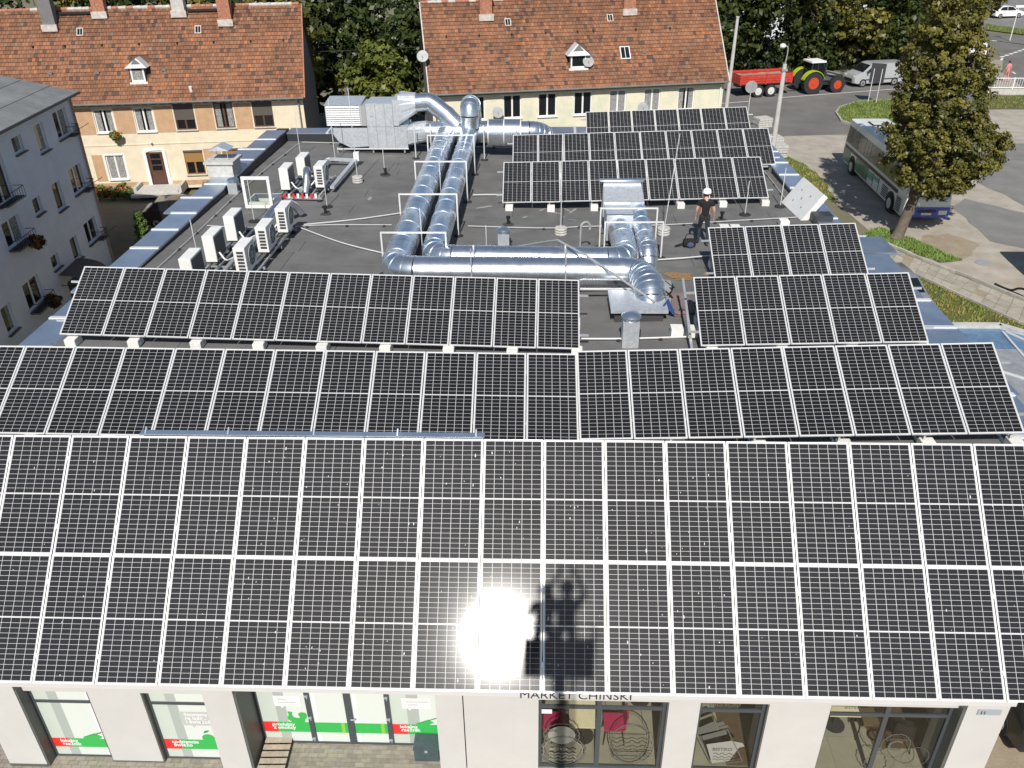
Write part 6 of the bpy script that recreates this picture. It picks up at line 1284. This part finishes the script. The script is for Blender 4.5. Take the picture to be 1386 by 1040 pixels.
# coach bus
BL, BW, BH = 10.9, 2.35, 2.95
BUSP = [(-BL/2, .45), (-BL/2-.02, 1.2), (-BL/2+.02, 2.6), (-BL/2+.2, BH-.03), (-2, BH), (BL/2-.6, BH), (BL/2-.18, BH-.12), (BL/2-.02, 1.35), (BL/2+.04, .9), (BL/2, .35), (BL/2-.3, .28), (-BL/2+.3, .32)]
def busx(t, hw):
    for s in (-1, 1):
        y = s*(BW/2+.006)
        xs_ = [-5.2, -4.35, -3.05, -1.75, -1.25, -.75, .55, 1.85, 3.15, 4.3]
        for a, b in zip(xs_, xs_[1:]): MB().prism([(a+.03, s*(hw(1.62)+.006), 1.62), (b-.03, s*(hw(1.62)+.006), 1.62), (b-.03, s*(hw(2.55)+.006), 2.55), (a+.03, s*(hw(2.55)+.006), 2.55)], (0, 0, 0), (0, s*.006, 0)).build('side_window', 'paneolive', t)
        MB().box((-5.3, min(y, y+s*.008), 1.56), (4.9, max(y, y+s*.008), 1.60)).build('window_trim', 'busgreen2', t)
        MB().box((-5.2, min(y, y+s*.008), 1.22), (4.2, max(y, y+s*.008), 1.40)).build('maroon_stripe', 'busmaroon', t)
        for a, b, z0, z1, mm in ((-5.35, -4.0, .45, 1.18, 'busgreen'), (-2.85, -.6, .45, 1.18, 'busgreen'), (-.58, .4, .7, 1.1, 'busgreen2'), (.42, 1.4, .9, 1.1, 'busgreen2')): MB().box((a, min(y, y+s*.007), z0), (b, max(y, y+s*.007), z1)).build('skirt_panel', mm, t)
        for k in range(6): MB().box((2.0, min(y, y+s*.01), .48+k*.11), (2.95, max(y, y+s*.01), .53+k*.11)).build('vent_slat', 'dark', t)
        for k in range(7): MB().box((4.25, min(y, y+s*.01), .42+k*.11), (4.95, max(y, y+s*.01), .47+k*.11)).build('vent_slat', 'dark', t)
        for x in (-2.1, -1.35, -.6, .42, 1.4): MB().box((x-.012, min(y, y+s*.012), .42), (x+.012, max(y, y+s*.012), 1.2)).build('panel_gap', 'dark', t)
        for x in (-3.45, 3.5):
            m1 = MB(); m1.cyl((x, s*(BW/2-.01), .48), (x, s*(BW/2+.012), .48), .62, 24); m1.build('wheel_arch', 'black', t); wheel(t, x, s*(BW/2-.08), .46, .26, 'rimwhite', s)
    fx = BL/2+.03
    MB().prism([(fx-.04, -1.05, 1.42), (fx-.04, 1.05, 1.42), (fx-.19, 1.0, 2.72), (fx-.19, -1.0, 2.72)], (0, 0, 0), (.02, 0, 0)).build('windscreen', 'pane', t)
    MB().prism([(fx-.02, -1.12, .92), (fx-.02, 1.12, .92), (fx-.04, 1.12, 1.36), (fx-.04, -1.12, 1.36)], (0, 0, 0), (.035, 0, 0)).build('front_panel', 'buswhite', t)
    MB().prism([(fx-.04, -1.16, .34), (fx-.04, 1.16, .34), (fx, 1.16, .90), (fx, -1.16, .90)], (0, 0, 0), (.05, 0, 0)).build('bumper', 'busblue', t)
    for s in (-1, 1): MB().cbox((fx+.02, s*.82, .62), (.07, .42, .22)).build('headlamp', 'lamp', t); MB().cbox((fx+.1, s*1.32, 2.2), (.12, .12, .45)).build('mirror', 'black', t)
    MB().cbox((fx+.05, 0, .55), (.03, .52, .12)).build('number_plate', 'paint', t); MB().cbox((fx+.055, .0, .70), (.02, .9, .14)).build('grille', 'dark', t)
    me = text_mesh('BMC', .2, .004, 'CENTER', bold=.004); me.transform(Matrix.Translation((fx+.022, .72, 1.20)) @ Matrix.Rotation(R(90), 4, 'Z') @ Matrix.Rotation(R(90), 4, 'X')); me.materials.append(M['ink']); o = bpy.data.objects.new('lettering', me); COL.objects.link(o); o.parent = t
    MB().box((-4.2, -.45, BH), (-3.3, .45, BH+.05)).build('roof_hatch', 'dark', t); MB().box((-4.12, -.37, BH+.051), (-3.38, .37, BH+.06)).build('hatch_lid', 'buswhite', t); MB().box((-1.6, -.8, BH), (1.2, .8, BH+.16)).build('roof_unit', 'buswhite', t)
mat('paneolive', (0.10, 0.10, 0.075), 0.12, spec=0.6, var=0.4, vscale=1.2)
vehicle('coach_bus', 'white and green coach bus parked behind the big tree', 'bus', (19.98, 36.1, 0.02), R(-91), BUSP, BW, 1.55, BH, .06, 'buswhite', [], (), [], .46, extra=busx)
# tractor with front loader frame
tr = thing('tractor', 'lime and black farm tractor with red wheel rims on the street', 'tractor', (23.3, 64.1, 0.016), R(14))
for x, r_, w_ in ((-.75, .88, .5), (1.55, .66, .4)):
    for s in (-1, 1): wheel(tr, x, s*.88, r_, w_, 'tractorred', s, True, .54)
m1 = MB(); m1.prism([(.35, -.42, .95), (.35, -.42, 1.55), (1.2, -.42, 1.58), (2.15, -.42, 1.40), (2.25, -.42, .85)], (0, 0, 0), (0, .84, 0)); m1.build('bonnet', 'cargrey', tr)
m1 = MB(); m1.prism([(.4, -.43, 1.3), (.4, -.43, 1.57), (1.2, -.43, 1.60), (2.1, -.43, 1.44), (1.5, -.43, 1.36)], (0, 0, 0), (0, .86, 0)); m1.build('bonnet_stripe', 'steelgrey', tr)
MB().box((-1.2, -.3, .55), (2.0, .3, .95)).build('chassis', 'dark', tr)
m1 = MB(); m1.prism([(-.95, -.62, 1.2), (-.55, -.62, 1.15), (.35, -.62, 1.2), (.42, -.62, 1.9), (.15, -.62, 2.45), (-.8, -.62, 2.45)], (0, 0, 0), (0, 1.24, 0)); m1.build('cab_glass', 'pane', tr)
m1 = MB(); 
for s in (-.64, .64):
    for a, b in (((-.95, s, 1.2), (-.8, s, 2.45)), ((.42, s, 1.9), (.15, s, 2.45)), ((.35, s, 1.2), (.42, s, 1.9)), ((-.25, s, 1.2), (-.3, s, 2.45))): m1.bar(a, b, .07)
m1.build('cab_pillars', 'dark', tr); MB().box((-.98, -.75, 2.45), (.35, .75, 2.58)).build('cab_roof', 'paint', tr)
for s in (-1, 1):
    m1 = MB(); k = 8; P = [(-.75+math.cos(R(20+140*i/k))*1.02, .88+math.sin(R(20+140*i/k))*1.02) for i in range(k+1)]
    for (xa, za), (xb, zb) in zip(P, P[1:]): m1.add([(xa, s*.62, za), (xb, s*.62, zb), (xb, s*1.14, zb), (xa, s*1.14, za), (xa, s*.62, za-.06), (xb, s*.62, zb-.06), (xb, s*1.14, zb-.06), (xa, s*1.14, za-.06)], [(0, 1, 2, 3), (4, 7, 6, 5), (0, 4, 5, 1), (3, 2, 6, 7)])
    m1.build('mudguard', 'tractorlime', tr); MB().tube([(.35, s*.55, 1.2), (.6, s*.72, 1.7), (2.0, s*.75, 1.35), (2.5, s*.75, .55)], .07, 6).build('loader_arm', 'dark', tr)
MB().cyl((.62, -.42, 1.5), (.62, -.42, 2.35), .05, 8).build('exhaust', 'dark', tr); MB().cyl((-.6, .5, 2.58), (-.6, .5, 2.72), .05, 8).build('beacon', 'hivis', tr); MB().cbox((2.42, 0, .75), (.35, 1.1, .3)).build('front_weight', 'dark', tr)
# red trailer
tl = thing('farm_trailer', 'red steel tipping trailer hitched behind the tractor', 'trailer', (18.3, 62.85, 0.016), R(14))
for s in (-1, 1):
    for k in range(4): MB().box((-2.35, s*1.08-.025, 1.12+k*.19), (2.35, s*1.08+.025, 1.12+k*.19+.165)).build('side_board', 'trailerred', tl)
    for x in (-2.3, 0, 2.3): MB().box((x-.06, s*1.125-.03, 1.05), (x+.06, s*1.125+.03, 1.9)).build('stake', 'trailerred', tl)
    for x in (-.6, .55): wheel(tl, x, s*.95, .5, .36, 'rimwhite', s, False, .6)
for x in (-2.36, 2.36):
    for k in range(4): MB().box((x-.02, -1.05, 1.12+k*.19), (x+.02, 1.05, 1.12+k*.19+.165)).build('end_board', 'trailerred', tl)
MB().box((-2.3, -1.04, 1.02), (2.3, 1.04, 1.1)).build('floor', 'dark', tl); MB().box((-2.2, -.4, .78), (2.3, .4, 1.0)).build('chassis', 'dark', tl); MB().bar((2.3, 0, .8), (3.9, 0, .6), .12).build('drawbar', 'dark', tl)
m1 = MB(); n = 14
for j in range(6):
    for i in range(n): m1.v.append((-2.2+4.4*i/(n-1), -1.0+2.0*j/5, 1.55+.22*abs(mnoise.noise(Vector((i*.6, j*.7, 9))))))
for j in range(5):
    for i in range(n-1): m1.face((j*n+i, j*n+i+1, (j+1)*n+i+1, (j+1)*n+i))
m1.build('load', 'dirt', tl, smooth=True)

# ================================================================== STREET FURNITURE
t = thing('utility_pole', 'tall pale concrete utility pole beside the right gable', 'pole', (12.9, 49.5, 0)); MB().cyl((0, 0, 0), (.1, 0, 7.75), .16, 12, .10).build('shaft', 'poleconc', t, smooth=True); MB().cyl((.1, 0, 7.75), (.1, 0, 7.83), .12, 12).build('cap', 'poleconc', t)
t = thing('street_lamp', 'concrete lamp post with round white lantern behind the right parapet', 'street lamp', (13.1, 36.5, 0)); MB().cyl((0, 0, 0), (0, 0, 7.0), .17, 12, .11).build('shaft', 'poleconc', t, smooth=True); MB().tube(curve([(0, 0, 6.9), (.05, 0, 7.5), (.02, 0, 7.85), (-.18, 0, 7.95)], 5), .035, 8).build('arm', 'steelgrey', t); MB().sphere((-.25, 0, 7.92), .17, 14, 8, (1, 1, .8)).build('lantern', 'lamp', t, smooth=True); MB().cbox((0, 0, 6.7), (.3, .3, .12)).build('clamp', 'steelgrey', t)
t = thing('road_sign', 'road sign on two posts seen from its dark back on the island', 'sign', (26.6, 59.0, .13), R(68))
for y in (-.3, .3): MB().cyl((0, y, 0), (0, y, 2.6), .035, 8).build('post', 'alu', t)
MB().prism([(.05, -.55, 1.5), (.05, .55, 1.5), (.05, .55, 3.0), (.05, -.55, 3.0)], (0, 0, 0), (.03, 0, 0)).build('sign_plate', 'signback', t)
t = thing('road_sign', 'round grey sign on a single thin post at the junction mouth', 'sign', (15.7, 54.6, .012)); MB().cyl((0, 0, 0), (0, 0, 2.3), .03, 8).build('post', 'alu', t); MB().cyl((0, -.04, 2.25), (0, -.02, 2.25), .45, 24).build('sign_plate', 'steelgrey', t)
t = thing('road_sign', 'thin sign post beyond the roundabout crossing', 'sign', (52.3, 90.5, .1)); MB().cyl((0, 0, 0), (0, 0, 3.6), .05, 8).build('post', 'paint', t); MB().cbox((.1, 0, 3.5), (.9, .03, .25)).build('sign_plate', 'paint', t)
for i, (x, y, h, nn, lab) in enumerate(((15.3, 43.6, .16, 5, 'in front of the lamp post'), (15.7, 46.4, .16, 4, 'behind the lamp post'), (16.2, 51.8, .16, 4, 'left of the junction mouth'))):
    t = thing('slab_stack', 'stack of pale concrete slabs '+lab, 'slab stack', (x, y, .012), R(8+i*5)); 
    for k in range(nn): MB().cbox((random.uniform(-.03, .03), random.uniform(-.03, .03), h*(k+.5)), (1.1, .95, h-.02), random.uniform(-.04, .04)).build('slab', 'concrete', t)
rl = thing('railing', 'white metal railing on a low wall at the right', 'railing', (37.3, 62.6, 0)); L_ = 22.0; ra_ = R(-3); ux_ = Vector((math.cos(ra_), math.sin(ra_), 0))
def rp(s, z): return (ux_*s)+Vector((0, 0, z))
MB().bar(rp(0, .22), rp(L_, .22), .3, .44).build('low_wall', 'concrete', rl)
for z in (.55, 1.3): MB().bar(rp(0, z), rp(L_, z), .06, .06).build('rail', 'paint', rl)
for i in range(12): MB().bar(rp(i*2.0, .44), rp(i*2.0, 1.36), .09).build('post', 'paint', rl)
for i in range(110): MB().bar(rp(.1+i*.2, .56), rp(.1+i*.2, 1.28), .025).build('baluster', 'paint', rl)
hose('cable', curve([(19.9, 22.6, .13), (20.3, 22.0, .1), (20.5, 21.6, .35), (20.8, 20.6, .5), (21.3, 18.8, .6)], 6), .05, 'black', 'black cable lying across the kerb at the right edge', 'cable')
tag(MB().lathe((20.6, 25.3, .016), [(.33, 0), (.33, .012), (.28, .015)], 20).build('manhole_cover', 'steelgrey'), 'small round manhole cover in the gravel lot', 'manhole')
# overhead wires
for i, (a, b) in enumerate((((12.98, 49.5, 7.6), (-40, 40, 7.5)), ((13.0, 49.5, 7.5), (-6.5, 41, 5.2)))):
    a = Vector(a); b = Vector(b); P = [a.lerp(b, k/20)-Vector((0, 0, 1.0*math.sin(math.pi*k/20))) for k in range(21)]
    hose('overhead_wire', P, .012, 'dark', ('long overhead wire crossing behind the roof', 'short overhead wire to the middle house')[i], 'wire')
# two grey house fronts far behind the trees
for i, (x, y, w_, h_) in enumerate(((15.5, 84, 7, 7), (27, 90, 14, 8), (40, 100, 10, 7))):
    t = thing('far_house', 'pale house glimpsed between the street trees, %s from the left' % ORD[i], 'house', (x, y, 0), R(12)); MB().box((-w_/2, 0, 0), (w_/2, 6, h_)).build('wall', 'whitewall', t); MB().prism([(-w_/2-.3, -.3, h_), (-w_/2-.3, 3, h_+2.6), (-w_/2-.3, 6.3, h_)], (0, 0, 0), (w_+.6, 0, 0)).build('roof', 'brick', t)
    for k in range(3): 
        for zz in (1.2, 4.2): f = MB(); xx = -w_/2+w_*(k+.5)/3; f.box((xx-.5, -.03, zz), (xx+.5, -.005, zz+1.4)); ww = f.build('window', 'winwhite', t); MB().box((xx-.42, -.036, zz+.08), (xx+.42, -.032, zz+1.32)).build('pane', 'pane', ww)

# ================================================================== PEOPLE
def figure(name, label, loc, rz, J, B, mats, hat=None, hair=True):
    """J: joint -> (x,y,z,r); B: list of (joint a, joint b, material index); one skinned body; first joint is the root"""
    t = thing(name, label, 'person', loc, rz); names = list(J); me = bpy.data.meshes.new('body')
    me.from_pydata([J[k][:3] for k in names], [(names.index(a), names.index(b)) for a, b, _ in B], []); ob = bpy.data.objects.new('body', me); COL.objects.link(ob)
    sk = ob.modifiers.new('skin', 'SKIN'); ob.modifiers.new('sub', 'SUBSURF').levels = 2; ob.modifiers['sub'].render_levels = 2
    for i, k in enumerate(names): v = me.skin_vertices[0].data[i]; rr = J[k][3]; v.radius = rr if isinstance(rr, tuple) else (rr, rr); v.use_root = (i == 0)
    dg = bpy.context.evaluated_depsgraph_get(); m2 = bpy.data.meshes.new_from_object(ob.evaluated_get(dg)); bpy.data.objects.remove(ob)
    for mm in mats: m2.materials.append(M[mm])
    segs = [(Vector(J[a][:3]), Vector(J[b][:3]), i) for a, b, i in B]
    for p in m2.polygons:
        c = p.center; best = 1e9; bi = 0
        for a, b, i in segs:
            d = b-a; u = max(0, min(1, (c-a).dot(d)/d.length_squared)); q = (a+d*u-c).length
            if q < best: best = q; bi = i
        p.material_index = bi; p.use_smooth = True
    o = bpy.data.objects.new('body', m2); COL.objects.link(o); o.parent = t
    h = Vector(J['head'][:3])
    if hair: MB().sphere(h+Vector((0, -.012, .02)), .108, 14, 10, (.92, 1.02, 1.08)).build('hair', 'hair', t, smooth=True)
    f = MB(); f.sphere(h+Vector((0, .098, -.015)), .02, 8, 6, (.8, 1.2, 1.2)); f.sphere(h+Vector((-.095, 0, -.01)), .025, 8, 6, (.5, 1, 1.3)); f.sphere(h+Vector((.095, 0, -.01)), .025, 8, 6, (.5, 1, 1.3)); f.build('face_features', 'skin', t, smooth=True)
    if hat:
        c = MB(); c.lathe(h+Vector((0, 0, .015)), [(.135, 0), (.135, .02), (.13, .06), (.11, .11), (.06, .145), (.01, .155)], 18); c.prism([h+Vector((-.09, .10, .018)), h+Vector((.09, .10, .018)), h+Vector((.06, .20, .0)), h+Vector((-.06, .20, .0))], (0, 0, 0), (0, 0, .012)); c.build('cap', hat, t, smooth=True)
    return t
def fingers(J, B, hand, d, side, mi):
    """five short finger chains rooted in the palm"""
    hx, hy, hz, _ = J[hand]; d = Vector(d).normalized(); sv = Vector(side).normalized()
    for i, (o, l) in enumerate(((-.028, .055), (-.010, .068), (.010, .064), (.028, .050))):
        a = Vector((hx, hy, hz))+d*.05+sv*o; b = a+d*l*.6; c = b+d*l*.4+d.cross(sv)*.018
        n1, n2 = '%s_f%da' % (hand, i), '%s_f%db' % (hand, i); J[n1] = (*b, .010); J[n2] = (*c, .008); B += [(hand, n1, mi), (n1, n2, mi)]
    a = Vector((hx, hy, hz))+sv*-.05+d*.03; J[hand+'_t'] = (*a, .011); B.append((hand, hand+'_t', mi))
# worker walking away on the roof (local +y = facing direction)
J = {'pelvis': (0, 0, .93, (.165, .12)), 'waist': (0, .01, 1.08, (.165, .115)), 'chest': (0, .03, 1.28, (.20, .13)), 'shoulders': (0, .03, 1.42, (.16, .10)), 'neck': (0, .05, 1.50, .055), 'chin': (0, .075, 1.56, .06), 'head': (0, .08, 1.645, (.088, .10)), 'crown': (0, .075, 1.72, .07),
     'shL': (-.195, .02, 1.40, .07), 'slL': (-.225, .012, 1.27, .062), 'elL': (-.265, .0, 1.13, .043), 'wrL': (-.275, .09, .90, .030), 'haL': (-.275, .115, .84, (.036, .022)),
     'shR': (.195, .02, 1.40, .07), 'slR': (.228, .0, 1.27, .062), 'elR': (.27, -.03, 1.13, .043), 'wrR': (.285, .05, .90, .030), 'haR': (.285, .07, .84, (.036, .022)),
     'hipL': (-.095, 0, .88, .095), 'knL': (-.115, .16, .50, .062), 'anL': (-.13, .02, .10, .043), 'toL': (-.14, .19, .045, .042),
     'hipR': (.095, 0, .88, .095), 'knR': (.12, -.02, .48, .062), 'anR': (.14, -.26, .13, .043), 'toR': (.15, -.12, .045, .042)}
B = [('pelvis', 'waist', 1), ('waist', 'chest', 1), ('chest', 'shoulders', 1), ('shoulders', 'neck', 0), ('neck', 'chin', 0), ('chin', 'head', 0), ('head', 'crown', 0),
     ('shoulders', 'shL', 1), ('shL', 'slL', 1), ('slL', 'elL', 0), ('elL', 'wrL', 0), ('wrL', 'haL', 0), ('shoulders', 'shR', 1), ('shR', 'slR', 1), ('slR', 'elR', 0), ('elR', 'wrR', 0), ('wrR', 'haR', 0),
     ('pelvis', 'hipL', 2), ('hipL', 'knL', 2), ('knL', 'anL', 2), ('anL', 'toL', 3), ('pelvis', 'hipR', 2), ('hipR', 'knR', 2), ('knR', 'anR', 2), ('anR', 'toR', 3)]
for s, k in ((-1, 'haL'), (1, 'haR')): fingers(J, B, k, (0, .25, -1), (0, 1, 0), 0)
wz = zr(5.05, 13.3)+.012
figure('person', 'person in black t-shirt, dark trousers and white cap walking on the roof', (5.05, 13.35, wz), R(-6), J, B, ['skin', 'shirtblack', 'trousers', 'shoe'], hat='hatwhite')
bg_ = thing('tool_bag', 'black tool bag and blue cloth on the felt beside the walking person', 'bag', (4.62, 13.2, zr(4.6, 13.2)+.012)); m1 = MB(); m1.box((-.2, -.14, 0), (.2, .14, .24)); bb = m1.build('bag_body', 'shirtblack', bg_); bv = bb.modifiers.new('bevel', 'BEVEL'); bv.width = .07; bv.segments = 3; MB().tube(curve([(-.15, 0, .22), (-.1, 0, .4), (.1, 0, .4), (.15, 0, .22)], 5), .015, 6).build('handle', 'shirtblack', bg_); MB().tube([(-.2, 0, .1), (-.45, -.06, .03)], .03, 6).build('strap', 'shirtblack', bg_); MB().sphere((.02, -.16, .10), .12, 10, 6, (1, .6, .8)).build('cloth', 'jeans', bg_, smooth=True)
# pedestrian by the railing
J2 = {k: (v[0], v[1], v[2], v[3]) for k, v in J.items() if '_' not in k}; B2 = [b for b in B if '_' not in b[0] and '_' not in b[1]]
figure('person', 'person in pink clothes walking on the pavement behind the white railing', (41.0, 67.2, .12), R(20), J2, B2, ['skin', 'pinkcloth', 'pinkcloth', 'shoe'])

# ================================================================== AERIAL LIFT the picture is taken from (stands behind and below the camera)
q_ = Vector((0, -math.sin(SUN_EL), -math.cos(SUN_EL)))         # down, perpendicular to the sunlight
LB = CAM+q_*0.91+Vector((-.27, 0, 0))                           # middle of the basket front
bk = Vector((LB.x, LB.y-.05, LB.z-.28))
lf = thing('lift_platform', 'aerial work platform basket hanging below the camera', 'lift', tuple(bk)); bo_ = tuple(bk)
def lbox(nm, lo, hi, mm): return MB().box(lo, hi).build(nm, mm, lf)
lbox('floor', (-.58, -.42, -.05), (.58, 0, 0), 'steelgrey'); lbox('front_panel', (-.58, -.02, 0), (.58, .02, .40), 'hivis'); lbox('rear_panel', (-.58, -.44, 0), (.58, -.40, .4), 'hivis')
for x in (-.57, .57): lbox('side_panel', (x-.012, -.40, 0), (x+.012, -.02, .4), 'hivis')
for x in (-.57, 0, .57): MB().cyl((x, -.42, .4), (x, -.42, 1.1), .02, 8).build('rail_post', 'steelgrey', lf)
MB().tube([(-.57, 0, .40), (-.57, -.42, 1.1), (.57, -.42, 1.1), (.57, 0, .40)], .022, 8).build('top_rail', 'steelgrey', lf)
MB().bar((.02, -.25, -.05), (.02, -1.6, -4.2), .22, .2).build('boom', 'hivis', lf); MB().bar((.02, -1.6, -4.2), (.02, -7.5, -bk.z+1.6), .28, .26).build('boom', 'hivis', lf); MB().bar((.25, -.25, -.05), (.22, -1.5, -4.1), .07).build('hydraulic_arm', 'black', lf)
lbox('carrier', (-1.2, -12.0, -bk.z+.5), (1.2, -5.5, -bk.z+1.7), 'hivis')
for x in (-1.1, 1.1):
    for y in (-11, -6.5): MB().cyl((x-.15, y, -bk.z+.55), (x+.15, y, -bk.z+.55), .55, 20).build('wheel', 'rubber', lf)
def op(J, dx, arms):
    K = {k: v for k, v in J.items() if '_' not in k}
    for s, sd in ((-1, 'L'), (1, 'R')):
        K['hip'+sd] = (s*.10, 0, .88, .10); K['kn'+sd] = (s*.12, .02, .49, .065); K['an'+sd] = (s*.13, 0, .10, .045); K['to'+sd] = (s*.14, .15, .045, .045)
        K['sl'+sd] = (s*.26, .09, 1.44, .06) if arms else (s*.235, .03, 1.27, .06)
        if arms: K['el'+sd] = (s*.30, .16, 1.52, .045); K['wr'+sd] = (s*.16, .30, 1.74, .032); K['ha'+sd] = (s*.10, .33, 1.80, (.04, .03))
        else: K['el'+sd] = (s*.27, .05, 1.14, .045); K['wr'+sd] = (s*.24, .22, .98, .032); K['ha'+sd] = (s*.23, .27, .96, (.036, .026))
    return K
for i, (dx, dy, arms, h_, lab) in enumerate(((.10, -.22, True, 1.0, 'person on the lift platform holding a phone up with both hands'), (-.26, -.24, False, .97, 'second person on the lift platform with hands on the rail'))):
    K = op(J, dx, arms); B3 = [b for b in B if '_' not in b[0] and '_' not in b[1]]; BB = list(B3)
    if arms:
        for k in ('haL', 'haR'): fingers(K, BB, k, (0, .3, 1), (1, 0, 0), 0)
    p_ = figure('person', lab, (bk.x+dx, bk.y+dy, bk.z), 0, K, BB, ['skin', 'hivis', 'trousers', 'shoe'], hat='hatwhite'); p_.scale = (h_, h_, h_)
